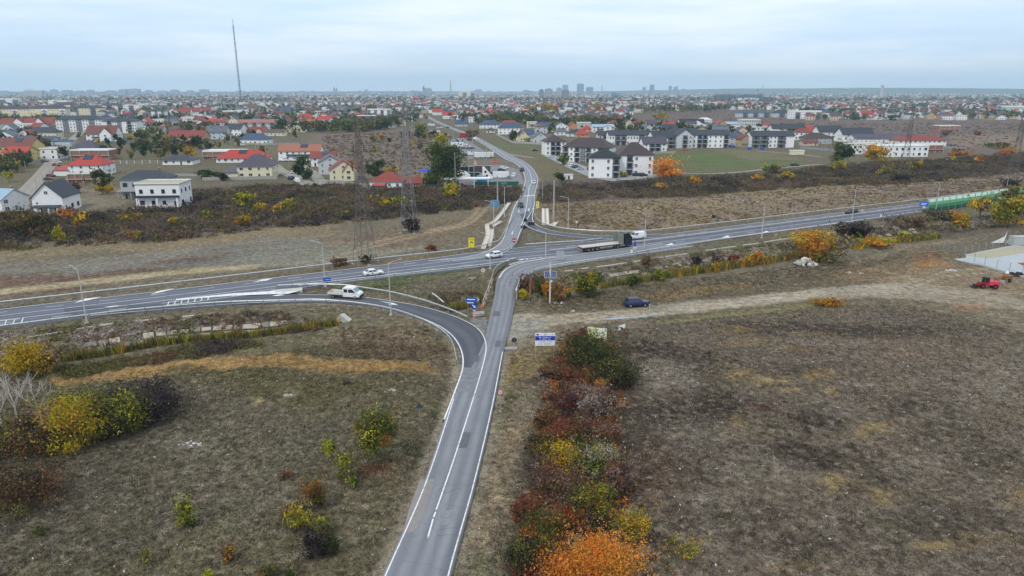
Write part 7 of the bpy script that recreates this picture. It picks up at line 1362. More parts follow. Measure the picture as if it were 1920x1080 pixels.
MB().box(-w * .43,-w * .32,-.062,-.052, z1 - hh * .18, z1 - hh * .05, DBLUE).build('flag', t); disc(hh * .065,-.075, M('emblem_grey', '#6a7282', .6)).build('emblem', t, (0,0, z1 - hh * .12)); disc(hh * .035,-.1, SWHITE).build('emblem', t, (0,0, z1 - hh * .12)); MB().prism([(-.08,-.1),(.08,.02),(.02,.1)],-.07,-.055, DBLUE).build('emblem', t, (w * .36,0, z1 - hh * .12))
for z, ww, m_ in ((.66,.62, SWHITE),(.53,.55, SWHITE),(.3,.7, M('print_blue', '#7f93c8', .6)),(.14,.75, M('print_blue', '#7f93c8', .6))):
    n = 9
    for i in range(n):
        if (i * 7 + int(z * 100)) % 5 == 0: continue
        x = -w * ww / 2 + i * w * ww / n; MB().box(x, x + w * ww / n * .8,-.072,-.063, z0 + hh * (z - .025), z0 + hh * (z + .025), m_).build('word', t)
t, w, z0, z1 = board(1101,1137,612,631,640, 'pale yellow-green hoarding with dark lettering above the brambles', -.12); hh = z1 - z0
MB().box(-w / 2 + .02,-w * .1,-.062,-.052, z0 + .02, z1 - .02, M('hoarding_yellow', '#d0d49a', .6)).build('tint', t); MB().box(-w * .1, w / 2 - .02,-.062,-.052, z0 + .02, z1 - .02, M('hoarding_pale', '#d8dcc0', .6)).build('tint', t)
flat_text('PNRR', .34, SBLACK, t, (-w * .1,-.075, z1 - hh * .22))
for z, ww in ((.58,.8),(.48,.7),(.30,.85)):
    for i in range(10):
        if (i * 5 + int(z * 100)) % 4 == 0: continue
        x = -w * ww / 2 + i * w * ww / 10; MB().box(x, x + w * ww / 10 * .8,-.072,-.063, z0 + hh * (z - .025), z0 + hh * (z + .025), M('print_dark', '#4a4a48', .6)).build('word', t)
t = thing('arrow_board', 'small white and red slanted board on a stake at the dirt road', 'sign', at(1166,626), fc(1166,626)); MB().prism([(-.62,.9),(.52,1.5),(.52,2.2),(-.62,1.7)],-.04,0, SWHITE).build('panel', t); MB().prism([(-.6,1.5),(0,1.55),(.4,.95),(.1,1.45)],-.055,-.045, M('dark_stroke', '#40383a', .6)).build('stroke', t)
for x in (-.5,.45): MB().box(x - .05, x + .05,.0,.08,-.4,1.6, M('rust_stake', '#7a4a3c', .8)).build('post', t)
p = at(1031,568); t = thing('solar_lamp', 'white solar street lamp pole with two panels beside the dirt road', 'street lamp', p); h = (568 - 490) * mpp(568) * 1.03
MB().tube((0,0,-.4),(0,0, h),.17,.11, M('white_pole', '#c3c4c0', .6),10).build('pole', t); zp_ = (568 - 513) * mpp(568) * 1.03
for s in (-1,1):
    X = Matrix.Translation((s * .62,-.2, zp_)) @ Matrix.Rotation(math.radians(50),4, 'X') @ Matrix.Rotation(-s * .06,4, 'Z')
    f_ = MB().box(-.55,.55,-.75,.75,-.02,.03, STEEL, X).build('panel_frame', t)
    for i in range(3):
        for j in range(4): MB().box(-.48 + i * .33,-.48 + i * .33 + .31,-.68 + j * .345,-.68 + j * .345 + .325,.03,.04, M('solar_cell', '#1f2f66', .15, noise=.15, spec=.8), X).build('solar_cell', f_)
MB().tube((0,0, h - .5),(-1.2,.4, h - .1 + .3),.04,.03, STEEL).build('arm', t); MB().box(-1.75,-1.15,.3,.5, h + .12, h + .22, LEDM).build('lamp_head', t); MB().box(.05,.4,-.25,-.05, zp_ - 1.5, zp_ - 1.1, SWHITE).build('battery_box', t)
p = at(994,552); t = thing('brown_post', 'thick brown broken post standing in the thicket by the bridge', 'post', p, 0); t.rotation_euler = (0,.05,0); MB().tube((0,0,-.5),(0,0,3.9),.27,.30, M('rusty_brown', '#7d5848', .9, noise=.2, scale=3),10).build('post', t); MB().tube((0,0,3.9),(.05,0,4.1),.30,.18, M('rusty_brown_top', '#5a4034', .9),10).build('cap', t)
t = thing('stake', 'thin pale stake left of the solar lamp', 'stake', at(1012,570)); MB().tube((0,0,-.3),(0,0,1.5),.04,.035, M('pale_wood', '#b5a592', .9),6).build('stake', t)
# --- bridge railings, noise barrier, culvert, chute, banks
def railing(P, label, panels):
    P = np.array([G(u, v)[:2] for u, v in P]); P = resample(P, n=panels + 1); o = Vector((*P[0],.1)); t = thing('bridge_railing', label, 'railing', o); RW = M('railing_white', '#c9beb6', .7); RR = M('railing_red', '#96332e', .7)
    for i in range(panels + 1): MB().box(-.07,.07,-.07,.07,-.4,1.15, RW).build('post', t, (P[i][0] - o.x, P[i][1] - o.y, 0))
    for i in range(panels):
        a = Vector((P[i][0] - o.x, P[i][1] - o.y, 0)); b = Vector((P[i + 1][0] - o.x, P[i + 1][1] - o.y, 0)); up = Vector((0,0,1))
        for z in (1.12,.15): MB().tube(a + up * z, b + up * z, .055,.055, RW, 6).build('rail', t)
        MB().add([tuple(a + up * .2), tuple(b + up * .2), tuple(b + up * 1.06), tuple(a + up * 1.06)],[(0,1,2,3)], RR if i % 2 == 0 else RW).build('infill_panel', t)
railing([(906,574),(916,548),(924,524)], 'red and white bridge railing on the left side of the country road', 7); railing([(968,560),(970,545),(976,530)], 'rusty pale bridge railing on the right side of the country road', 5)
bw = resample(wl([(1739,397.5),(1800,389),(1870,378.5),(1930,369),(2000,358)]),4.0); o = Vector((*bw[0],0)); t = thing('noise_barrier', 'long noise barrier with green shaded panels on the highway edge', 'noise barrier', o)
GR = [M('barrier_dark_green', '#1f5a44', .5), M('barrier_mid_green', '#3f8a5e', .5), M('barrier_light_green', '#74b88e', .5), M('barrier_pale', '#b9d3c0', .5)]
hb = (397 - 374) * mpp(397) * 1.0
for i in range(len(bw) - 1):
    a = Vector((bw[i][0] - o.x, bw[i][1] - o.y, 0)); b = Vector((bw[i + 1][0] - o.x, bw[i + 1][1] - o.y, 0)); d = (b - a).normalized() * .07; nn = Vector((-d.y, d.x, 0)).normalized() * .08
    for j in range(4):
        z0, z1 = .15 + hb * j / 4,.15 + hb * (j + 1) / 4 - .02; q = [a + d, b - d]; top = Vector((0,0,0)) if j < 3 else nn * 6
        v = [(*q[0].xy, z0),(*q[1].xy, z0),(*(q[1] + top).xy, z1),(*(q[0] + top).xy, z1)]; v += [(x + nn.x, y + nn.y, z) for x, y, z in v]
        MB().add(v, [(0,1,2,3),(7,6,5,4),(0,4,5,1),(1,5,6,2),(2,6,7,3),(3,7,4,0)], GR[j]).build('panel', t)
    MB().box(-.07,.07,-.12,.12,-.5, hb + .1, M('barrier_post', '#7f9a94', .5,.2)).build('post', t, tuple(a))
CC = M('culvert_concrete', '#a5a79f', .9, noise=.15, scale=1.2); pA, pB, pC = G(641,588,.2), G(661,604,-.7), G(624,606,-1.3); t = thing('culvert_headwall', 'grey concrete culvert mouth with slanted wing walls below the slip road', 'culvert', pA)
def wall_between(a, b, thick, name, low):
    a = a - pA; b = b - pA; d = Vector((b.x - a.x, b.y - a.y, 0)).normalized(); nn = Vector((-d.y, d.x, 0)) * thick / 2; top = [a - nn, b - nn, b + nn, a + nn]
    MB().add([tuple(q) for q in top] + [(q.x, q.y, low) for q in top],[(0,1,2,3),(7,6,5,4),(0,4,5,1),(1,5,6,2),(2,6,7,3),(3,7,4,0)], CC).build(name, t)
wall_between(pA, pB, 1.0, 'wing_wall', -2.6); wall_between(pA + Vector((-.1,-.3,-.2)), pC, .35, 'wing_wall', -2.6)
pm_ = (pB + pC) / 2 - pA; MB().add([(pC.x - pA.x + .4, pC.y - pA.y + .9,-2.4),(pB.x - pA.x - .7, pB.y - pA.y + .5,-2.4),(pB.x - pA.x - .9, pB.y - pA.y + 1.0,-1.0),(pC.x - pA.x + .9, pC.y - pA.y + 1.3,-1.3)],[(0,1,2,3)], M('mouth_shade_dark', '#15181a', .9)).build('mouth_shade_sheet', t)  # flat near-black sheet between the wings; shade of the culvert mouth painted in
def chute(segs, label, w=1.3):
    P = [at(u, v) for u, v in segs]; t = thing('drain_chute', label, 'drain', P[0]); P = resample(spline([tuple(p) for p in P],6),1.6); CH = M('white_concrete', '#c9c2b8', .9, noise=.15, scale=2); rg = random.Random(len(segs))
    for a, b in zip(P[:-1], P[1:]):
        a = Vector(a) - t.location; b = Vector(b) - t.location; d = b - a; X = Matrix.Translation((a + b) / 2 + Vector((0,0,.15))) @ d.to_track_quat('X', 'Z').to_matrix().to_4x4(); L = d.length / 2 - .05
        MB().box(-L, L, -w / 2, w / 2,-.1,.06 + rg.uniform(0,.12), CH, X).box(-L, L, -w / 2,-w / 2 + .14,.07,.36, CH, X).box(-L, L, w / 2 - .14, w / 2,.07,.36, CH, X).build('slab', t)
chute([(955,381),(947,392),(937,405),(926,417),(913,423)], 'white concrete drain chute descending from the village road, upper run'); chute([(913,424),(915,440),(911,452),(906,466)], 'white concrete drain chute, lower left run'); chute([(923,430),(921,444),(918,460)], 'white concrete drain chute, short run beside the lamp', 1.0); chute([(926,424),(940,416)], 'short side slab of the white drain chute', 1.2)
p = at(1023,421); t = thing('concrete_chute', 'upright looking white concrete chute slab with dark grid in the dry field', 'drain', p); mb = MB(); CH = M('white_concrete', '#c9c2b8', .9, noise=.15, scale=2)
g0, g1 = at(1023,421), at(1022,390); L = (g1 - g0).length; X = Matrix.Rotation(math.atan2((g1 - g0).y, (g1 - g0).x),4, 'Z')
for i in range(int(L / 3)):
    MB().box(i * 3, i * 3 + 2.9,-1.15,1.15,-.1,.28, CH, X).build('slab', t); MB().box(i * 3 + .5, i * 3 + 2.3,-.28,.28,.28,.31, M('drain_slot', '#77736c', .9), X).build('slot', t)
chute([(1030,421),(1037,424),(1043,417)], 'curved white concrete end of the drain by the field', 1.4)
SLABS = [M('lining_slab', '#8f887c', .95, noise=.2, scale=2), M('lining_slab_pale', '#a49c8c', .95, noise=.2, scale=2), M('lining_slab_grey', '#77736b', .95, noise=.2, scale=2)]
def lining(P, label, rows, seed, skip=.35, w=1.7):
    rg = random.Random(seed); P = resample(np.asarray(P), w); t = thing('canal_lining', label, 'slab lining', (P[0][0], P[0][1],0)); ms = [MB().box(-w / 2 + .06, w / 2 - .06,-.6,.6,-.06,.08, m).mesh('slab') for m in SLABS]
    for i in range(1, len(P) - 1):
        d = P[i + 1] - P[i - 1]; d = d / np.linalg.norm(d); nn = np.array([-d[1], d[0]])
        if nn[1] < 0: nn = -nn
        for r in range(rows):
            if rg.random() < skip: continue
            q = P[i] + nn * (2.0 + r * 1.45) + d * rg.uniform(-.08,.08); z = float(H(q[0], q[1])) + .12; o = ob('slab', rg.choice(ms), t, (q[0] - P[0][0], q[1] - P[0][1], z))
            o.rotation_euler = (.40 + rg.uniform(-.05,.05), rg.uniform(-.04,.04), math.atan2(d[1], d[0]) + rg.uniform(-.04,.04)); o.scale = (rg.uniform(.85,1.05), rg.uniform(.75,1.15),1)
D0, D2 = DITCH[0], DITCH[2]
lining(D0[(to_px(D0[:, 0], D0[:, 1])[0] > 110) & (to_px(D0[:, 0], D0[:, 1])[0] < 580)], 'broken pale slabs lining the far bank of the ditch, left part', 2,3,.34); lining(D2[(to_px(D2[:, 0], D2[:, 1])[0] > 1060) & (to_px(D2[:, 0], D2[:, 1])[0] < 1500)], 'broken pale slabs lining the far bank of the ditch, right part', 2,8,.42,2.2); lining(D2[(to_px(D2[:, 0], D2[:, 1])[0] > 1640) & (to_px(D2[:, 0], D2[:, 1])[0] < 1740)], 'few pale slabs on the ditch bank below the barrier', 2,9,.6,2.4)
def drain(pts, label):
    P = resample(wl(pts),2.2); t = thing('drain_channel', label, 'drain', (*P[0],0)); m = [MB().box(-1.05,1.05,-.28,.28,-.1,.12, M('drain_pale', '#aaa59b', .95, noise=.2, scale=2)).mesh('slab')]; rg = random.Random(int(pts[0][0]))
    for a, b in zip(P[:-1], P[1:]):
        if rg.random() < .16: continue
        q = (a + b) / 2; ob('slab', m[0], t, (q[0] - P[0][0], q[1] - P[0][1], float(H(q[0], q[1])) + .06), math.atan2(*(b - a)[::-1]))
drain([(50,632),(160,614),(270,600),(365,590)], 'pale concrete drain strip below the highway, left of the slip road'); drain([(1060,508),(1160,494),(1300,473),(1420,455),(1520,441),(1600,430)], 'pale concrete drain strip below the highway, right of the bridge')
def pile(u, v, wpx, n, label, mats, name='rubble_pile', sc=.5, h=.8):
    p = at(u, v); t = thing(name, label, 'rubble', p); rg = random.Random(int(u)); w = wpx * mpp(v) / 2; ms = []
    for i in range(n):
        a = rg.uniform(0,6.28); r = w * rg.uniform(0,1) ** .6; z = max(0,(1 - r / w)) * h; s = rg.uniform(.4,1.2) * sc; mb = MB(); mb.box(-s, s, -s * .7, s * .7,-s * .35, s * .35, rg.choice(mats)); o = mb.build('chunk', t, (math.cos(a) * r, math.sin(a) * r * .6, z)); o.rotation_euler = (rg.uniform(-.6,.6), rg.uniform(-.6,.6), rg.uniform(0,3))
RUB = [M('rubble_pale', '#b2aea8', .95), M('rubble_grey', '#8f8c86', .95), M('rubble_white', '#cbc8c2', .95)]
pile(1510,495,42,70, 'heap of pale concrete rubble beside the golden orange bush', RUB, sc=.6, h=1.6); pile(1785,506,18,14, 'scattered pale rubble below the concrete pad', RUB, sc=.3, h=.2); pile(1600,512,40,16, 'scattered pale stones in the weedy ground above the dirt road', RUB, sc=.25, h=.1); pile(540,740,18,26, 'patch of white stones in the left field', RUB, sc=.16, h=.08); pile(355,832,44,34, 'spread of white stones in the lower left field', RUB, sc=.16, h=.08); pile(735,728,16,14, 'small heap of pale stones near the slip road bend', RUB, sc=.16, h=.1); pile(1045,566,26,12, 'white rubbish at the foot of the solar lamp', RUB, sc=.16, h=.05); pile(885,521,12,4, 'white scraps on the grassy triangle', RUB, sc=.4, h=.05); pile(1075,582,8,5, 'white lump at the edge of the dirt road', RUB, sc=.3, h=.1); pile(848,712,8,1, 'x', RUB) if False else None
pile(650,717,12,8, 'dark burnt heap with a white bag in the left field', [M('charred', '#2a2220', .95), M('charred_brown', '#40302a', .95)], name='burnt_heap', sc=.35, h=.15)
def litter(polys, seed, lo, hi):
    V = []; F_ = []; Cc = []; rg = np.random.default_rng(seed); o = 0; pal = np.array([lin(c) for c in ('#d8d6d2', '#c6c2ba', '#b0aca4', '#dcdcdc', '#9a968e')])
    for poly, n in polys:
        x, y = scatter(poly, n, seed + o); z = H(x, y) + .05; v, f, c = leaves(np.stack([x, y, z],1), rg.uniform(lo, hi, len(x)), pal[rg.integers(0,5, len(x))], rg, 1.4); V.append(v); F_.append(f + o); Cc.append(c); o += len(v)
    stuff_mesh('litter', np.vstack(V), np.vstack(F_), np.vstack(Cc))
litter([(FGL, 700),(FGR, 1500),([(200,860),(330,780),(440,800),(420,860)],70),([(640,620),(820,620),(850,680),(700,700)],120),([(1560,500),(1760,480),(1800,510),(1600,520)],60),([(1600,570),(1900,600),(1900,760),(1700,700)],130),([(980,570),(1240,535),(1500,500),(1500,530),(1200,560)],70),([(0,480),(600,450),(600,500),(0,560)],50)],61,.06,.19)
# --- fences and the yard at the right
def post_fence(pts, label, h=2.0, step=3.0, mat=DSTEEL, mesh=None, solid=None, r=.05, z=0):
    P = np.array([G(u, v)[:2] for u, v in pts]); P = resample(P, step); o = at(*pts[0]); t = thing('fence', label, 'fence', o)
    pm = MB().tube((0,0,-.4),(0,0, h), r, r, mat, 6).mesh('post')
    for a in P: ob('post', pm, t, (a[0] - o.x, a[1] - o.y, 0))
    for a, b in zip(P[:-1], P[1:]):
        A3 = Vector((a[0] - o.x, a[1] - o.y, 0)); B3 = Vector((b[0] - o.x, b[1] - o.y, 0))
        if solid:
            d = (B3 - A3); nn = Vector((-d.y, d.x, 0)).normalized() * .05; v = [A3 - nn, B3 - nn, B3 + nn, A3 + nn]; MB().add([(*q.xy, -.3) for q in v] + [(*q.xy, h * .92) for q in v],[(0,3,2,1),(4,5,6,7),(0,1,5,4),(1,2,6,5),(2,3,7,6),(3,0,4,7)], solid).build('panel', t)
        else:
            mb = MB()
            for zz in (.15,.6,1.1,1.6, h - .1): mb.tube(A3 + Vector((0,0, zz)), B3 + Vector((0,0, zz)),.012,.012, mat, 3, cap=False)
            mb.build('wire', t)
post_fence([(1767,470),(1790,480),(1840,496),(1920,517),(2000,536)], 'wire fence on dark posts along the near side of the concrete pad', 2.2,3.2); post_fence([(1768,468),(1806,477),(1850,468),(1897,459)], 'wire fence on pale posts behind the concrete pad', 2.2,3.2, STEEL)
post_fence([(1500,278),(1560,284),(1640,287)], 'grey panel fence below the dark roofed blocks', 1.8,4, CONC, solid=M('fence_grey', '#8a8d90', .9), r=.1); post_fence([(1770,278),(1812,281)], 'grey panel fence at the end of the bright red roof', 1.8,4, CONC, solid=M('fence_grey', '#8a8d90', .9), r=.1); post_fence([(172,270),(215,269),(256,271)], 'grey fence of tall slabs right of the white villa', 2.0,3, CONC, solid=M('fence_slate', '#6d7074', .9), r=.1); post_fence([(190,306),(240,307),(296,306)], 'line of white concrete posts in the garden of the slab-roofed house', 1.8,4.2, WHITE, r=.16)
post_fence([(585,337),(600,343),(640,345),(690,352)], 'grey wall fence below the pale yellow gabled house', 1.8,3, CONC, solid=M('fence_pale', '#9c9a94', .9), r=.1); post_fence([(380,338),(440,337),(520,335)], 'pale wall before the big cream house', 1.6,3, CONC, solid=M('fence_pale', '#9c9a94', .9), r=.1); post_fence([(330,330),(380,330)], 'low grey garden wall by the leaning pole', 1.4,3, CONC, solid=M('fence_pale', '#9c9a94', .9), r=.1); post_fence([(125,372),(136,405)], 'grey wall at the side of the white gabled house', 1.7,3, CONC, solid=M('fence_grey', '#8a8d90', .9), r=.1); post_fence([(334,372),(354,390)], 'dark wall at the side of the flat-roofed house', 1.6,3, CONC, solid=M('fence_slate', '#6d7074', .9), r=.1); post_fence([(440,271),(500,272),(560,270)], 'pale fence before the blue-grey roof', 1.5,3.5, CONC, solid=M('fence_pale', '#9c9a94', .9), r=.1); post_fence([(930,253),(960,268),(1014,271)], 'pale fence around the chalet gardens right of the road', 1.6,3.5, WHITE, solid=M('fence_pale', '#9c9a94', .9), r=.08); post_fence([(1224,288),(1266,287)], 'pale wall below the small purple roofed house', 1.6,4, CONC, solid=M('fence_pale', '#9c9a94', .9), r=.1); post_fence([(70,272),(116,268)], 'grey wall beside the pale blue building', 1.6,4, CONC, solid=M('fence_grey', '#8a8d90', .9), r=.1); post_fence([(0,306),(54,305),(80,302)], 'slab fence below the orange-yellow house', 1.6,3, CONC, solid=M('fence_pale', '#9c9a94', .9), r=.1)
t = thing('pallet_stack', 'pile of brown pallets and a metal crate behind the loader', 'pallets', at(1885,527),.2); PW = M('pallet_wood', '#8a6448', .9, noise=.2)
for i in range(4): MB().box(-.6 + i * .1,1.2 + i * .06,-.6,.6,.9 + i * .18,1.03 + i * .18, PW).build('pallet', t)
MB().box(-.5,.0,-.6,.6,-.1,.88, PW).build('pallet', t); MB().box(.5,.9,-.6,.6,-.1,.88, M('dark_board', '#3c3630', .9)).build('board', t); MB().box(-1.6,-.7,-.7,.5,-.1,.55, M('crate_grey', '#8f9896', .6)).build('crate', t); MB().box(-2.0,-.75,.2,.9,.2,1.1, PW).build('pallet', t)
t = thing('tarpaulin_heap', 'black tarpaulin heap with a white bag by the wire fence', 'heap', at(1905,516)); rg = random.Random(5)
for i in range(7): MB().tube((0,0,-.2),(0,0, rg.uniform(.4,1.0)),.8,.25, M('black_tarp', '#1a1a1c', .6),7).build('fold', t, (i * .45 - 1.5, rg.uniform(-.3,.3),0))
MB().tube((0,0,0),(0,0,.5),.4,.2, SWHITE, 7).build('bag', t, (-1.9,.2,.6))
t = thing('torn_sheet', 'torn white sheeting on the fence above the concrete pad', 'sheet', at(1879,457)); MB().add([(-3.2,0,.4),(.3,-.1,.5),(.8,0,3.6),(.4,.1,2.2)],[(0,1,3),(1,2,3)], SWHITE).add([(1.0,0,.5),(2.2,0,.5),(2.0,.1,2.2)],[(0,1,2)], SWHITE).build('sheet', t); MB().tube((.8,.08,-.4),(.8,.08,3.7),.05,.05, STEEL).build('post', t)
boxy('tank', 'silver tank lorry body cut by the right edge above the pad', 'tank', 1915,460,0,6,2.2,2.6, '#a3a8a8', .3, False)
t = thing('site_shed', 'small white shed on posts in the grass by the village road', 'shed', at(1066,337),.1); MB().box(-1.9,1.9,-1,1,.5,2.6, WHITE).build('wall', t); MB().box(-2.1,2.1,-1.2,1.2,2.6,2.8, roofm('w')).build('roof', t); MB().box(-.5,.4,-1.03,-1,.6,2.1, DOORM).build('door', t)
for x in (-1.6,1.6): MB().box(-.12,.12,-.8,.8,-.4,.5, CONC).build('support', t, (x, 0,0))
t = thing('orange_box', 'small orange box on the pole by the left street', 'box', at(99,345)); MB().box(-.5,.5,-.35,.35,.9,1.9, M('box_orange', '#c8642c', .6)).build('box', t); MB().box(-.06,.06,-.06,.06,-.4,.9, DSTEEL).build('post', t)
for u, v, c, l in ((37,393, '#b09a2c', 'yellow bin on the terrace of the gabled house'),(1428,281, '#2858b8', 'blue container at the corner of the green field'),(1405,281, '#2a4c9c', 'second blue container at the corner of the green field'),(10,404, '#b03034', 'red object in the garden at the left edge')):
    t = thing('bin', l, 'container', at(u, v)); s = 1.2 if u > 500 else .55; MB().box(-s, s, -s * .7, s * .7,-.1, s * 1.5, M('bin_' + c[1:], c, .5)).build('body', t); MB().box(-s * 1.06, s * 1.06,-s * .76, s * .76, s * 1.5, s * 1.6, M('bin_' + c[1:], c, .5)).build('lid', t)
# --- the far town
HA = np.array([(a, b, c) for a, b, c in HOUSES])
rg = random.Random(21); FH = {}
def far_house_meshes(k):
    """walls, roof and windows of one far house kind, shared"""
    if k in FH: return FH[k]
    typ, wc, rc, w, d, h, rh, fl = k; wm = wallm(wc); rm = roofm(rc); mb = MB().box(-w / 2, w / 2,-d / 2, d / 2,-.5, h, wm); rb, gb = roof_mesh(typ, -w / 2, w / 2,-d / 2, d / 2, h, rh, rm, wallmat=wm)
    if gb: n0 = len(mb.v); mb.v += gb.v; mb.f += [[n0 + i for i in f] for f in gb.f]; mb.mi += [0] * len(gb.f)
    wb = MB(); n = max(2, int(w / 3.2))
    for f_ in range(fl):
        for i in range(n):
            x = -w / 2 + (i + .5) * w / n; z = .95 + f_ * h / fl
            for y, s in ((-d / 2,-1),(d / 2,1)): wb.box(x - .6, x + .6, min(y, y + s * .05), max(y, y + s * .05), z, z + 1.3, GLASS)
        for y in (-d / 4, d / 4):
            for x, s in ((-w / 2,-1),(w / 2,1)): wb.box(min(x, x + s * .05), max(x, x + s * .05), y - .5, y + .5,.95 + f_ * h / fl, 2.2 + f_ * h / fl, GLASS)
    FH[k] = (mb.mesh('wall'), rb.mesh('roof'), wb.mesh('window')); return FH[k]
WTS = ['w'] * 13 + ['c'] * 3 + ['lg'] * 4 + ['p', 't', 'gr', 'b']; RTS = ['r'] * 4 + ['m'] * 6 + ['R'] * 1 + ['d'] * 9 + ['br'] * 7 + ['bl'] * 3 + ['o'] * 2 + ['pk'] + ['g'] * 4 + ['p'] * 3
RN = dict(r='red', m='brown-red', R='bright red', d='dark grey', br='brown', bl='blue', o='orange', pk='pinkish', g='grey', p='purple-grey', t='flat', w='flat', b='brown', k='black', lb='pale blue'); WN = dict(w='white', c='cream', lg='pale grey', p='pinkish', t='tan', y='yellow', gr='pale green', b='pale blue', g='grey')
KINDS = []
for i in range(46):
    typ = rg.choice(['hip', 'gx', 'gx', 'gy', 'hip']); fl = rg.choice([1,1,2,2]); w, d = rg.uniform(9,15), rg.uniform(8,12)
    KINDS.append((typ, rg.choice(WTS), rg.choice(RTS), round(w, 1), round(d, 1),2.9 * fl + .3, round(rg.uniform(2.4,3.8),1), fl))
for i in range(6): KINDS.append(('flat', 'w', 't', round(rg.uniform(10,18),1),10.0,6.2,.4,2))
TOWN = [([(-80,183),(640,183),(790,186),(800,208),(745,238),(560,250),(470,232),(380,252),(250,246),(190,216),(-80,222)],1.0),
        ([(795,186),(1330,186),(1300,206),(1190,210),(1170,232),(1010,240),(850,226),(805,212)],1.2),([(1330,192),(1990,186),(1990,224),(1500,226),(1440,206),(1340,206)],1.1),([(1000,232),(1170,236),(1300,244),(1500,246),(1500,262),(1200,254),(1020,252)],.35),([(-80,222),(-80,262),(60,252),(140,240),(120,226)],.4),([(-80,262),(110,262),(80,300),(-80,330)],.07)]
nrg = np.random.default_rng(77); cand = []
for poly, wgt in TOWN:
    P = np.array(poly); n = int(16000 * wgt); u = nrg.uniform(P[:, 0].min(), P[:, 0].max(), n); v0, v1 = P[:, 1].min(), P[:, 1].max(); v = np.where(nrg.random(n) < .5, nrg.uniform(v0, v1, n), nrg.uniform(v0, min(v1, v0 + 14), n))
    m = inpoly(u, v, poly); u, v = u[m], v[m]; dy = -(v - 540) / F; tt = -CAMH / (-ST + dy * CT); cand.append(np.stack([tt * (u - 960) / F, tt * (CT + dy * ST)],1))
cand = np.vstack(cand); x, y = cand[:, 0], cand[:, 1]
ang = .6 * (hsh(np.floor(x / 260), np.floor(y / 320),5) - .5); ca, sa = np.cos(ang), np.sin(ang); p_ = x * ca + y * sa; q_ = -x * sa + y * ca
p_ = np.round(p_ / 16) * 16 + nrg.uniform(-2,2, len(x)); k_ = np.round(q_ / 26); q_ = k_ * 26 + np.where(k_ % 2 == 0,3.5,-3.5) + nrg.uniform(-2,2, len(x)); x, y = p_ * ca - q_ * sa, p_ * sa + q_ * ca
ok = (vn(x / 90, y / 140,61) > .30) & free_of_roads(x, y)
for hx, hy, r in HOUSES: ok &= np.hypot(x - hx, y - hy) > r * .62 + 8
order = nrg.permutation(np.nonzero(ok)[0]); keep = []; seen = {}
for i in order:
    c = (int(x[i] // 13), int(y[i] // 13)); near = False
    for di in (-1,0,1):
        for dj in (-1,0,1):
            o_ = seen.get((c[0] + di, c[1] + dj))
            if o_ and abs(o_[0] - x[i]) < 12.5 and abs(o_[1] - y[i]) < 12.5: near = True
    if not near: seen[c] = (x[i], y[i]); keep.append((float(x[i]), float(y[i]), float(ang[i])))
    if len(keep) >= 2900: break
keep.sort(key=lambda s_: s_[1])
LM = [(o, *to_px(o.location.x, o.location.y)) for o in bpy.data.objects if o.parent is None and o.get('category') in ('house', 'apartment block', 'terrace', 'building site', 'pylon', 'hall') and o.location.y < 2600]
LM = [(o, float(a_), float(b_)) for o, a_, b_ in LM]; USED = set(o['label'] for o in bpy.data.objects if o.get('label'))
import re
ALLL = [o['label'] for o, a_, b_ in LM]
def short_label(l):
    for m_ in re.finditer(r",| with | beside | behind | in front| left of| right of| above | below | among ", l):
        p_ = l[:m_.start()]
        if len(p_.split()) >= 3 and sum(q_.startswith(p_) for q_ in ALLL) == 1: return p_
    return l
def pointing(base, x, y, fall, small=False):
    u, v = (float(k) for k in to_px(x, y)); best = sorted(LM, key=lambda l_: abs(l_[1] - u) + 3 * abs(l_[2] - v))[:90]
    for o, a_, b_ in best:
        if abs(a_ - u) + 3 * abs(b_ - v) > 420: break
        rel = 'left of' if u < a_ - 16 else 'right of' if u > a_ + 16 else 'behind' if v < b_ else 'in front of'
        if rel in ('left of', 'right of') and abs(v - b_) > 3: rel = ('behind and ' if v < b_ else 'in front and ') + rel
        dd = math.hypot(u - a_, v - b_); rel = ('just ' if dd < 22 else 'well ' if dd > 60 else 'a little way ' if 38 < dd <= 60 else '') + rel; lm = short_label(o['label']); lab = base + ' ' + rel + ' the ' + lm
        for pre in ('', 'small ', 'second '):
            l2 = pre + lab
            if pre == 'small ' and not small: continue
            if len(l2.split()) <= 16 and l2 not in USED and pre != 'second ': USED.add(l2); return l2
    return fall
n_ind = 300 - len([o for o in bpy.data.objects if o.parent is None and o.name.split('.')[0] == 'house']) - 2
for i, (x, y, an_) in enumerate(keep[:n_ind]):
    k = rg.choice(KINDS); wm_, rm_, wi_ = far_house_meshes(k); lab = '%s house with a %s %s roof among the rows of the far town' % (WN[k[1]], RN[k[2]] if k[0] != 'flat' else 'pale', dict(hip='hipped', gx='gabled', gy='gabled', flat='flat')[k[0]])
    t = thing('house', lab, 'house', (x, y, float(H(x, y)) - .05), an_ + rg.choice([0,0, math.pi / 2]) + rg.uniform(-.08,.08), lab + 's')
    t['label'] = pointing('%s house with %s %s roof' % (WN[k[1]], RN[k[2]] if k[0] != 'flat' else 'pale', dict(hip='hipped', gx='gabled', gy='gabled', flat='flat')[k[0]]), x, y, lab)
    if t['label'] != lab: t['group'] = 'houses of the far town'
    ob('wall', wm_, t); ob('roof', rm_, t); tag(ob('window', wi_, t), kind='stuff')
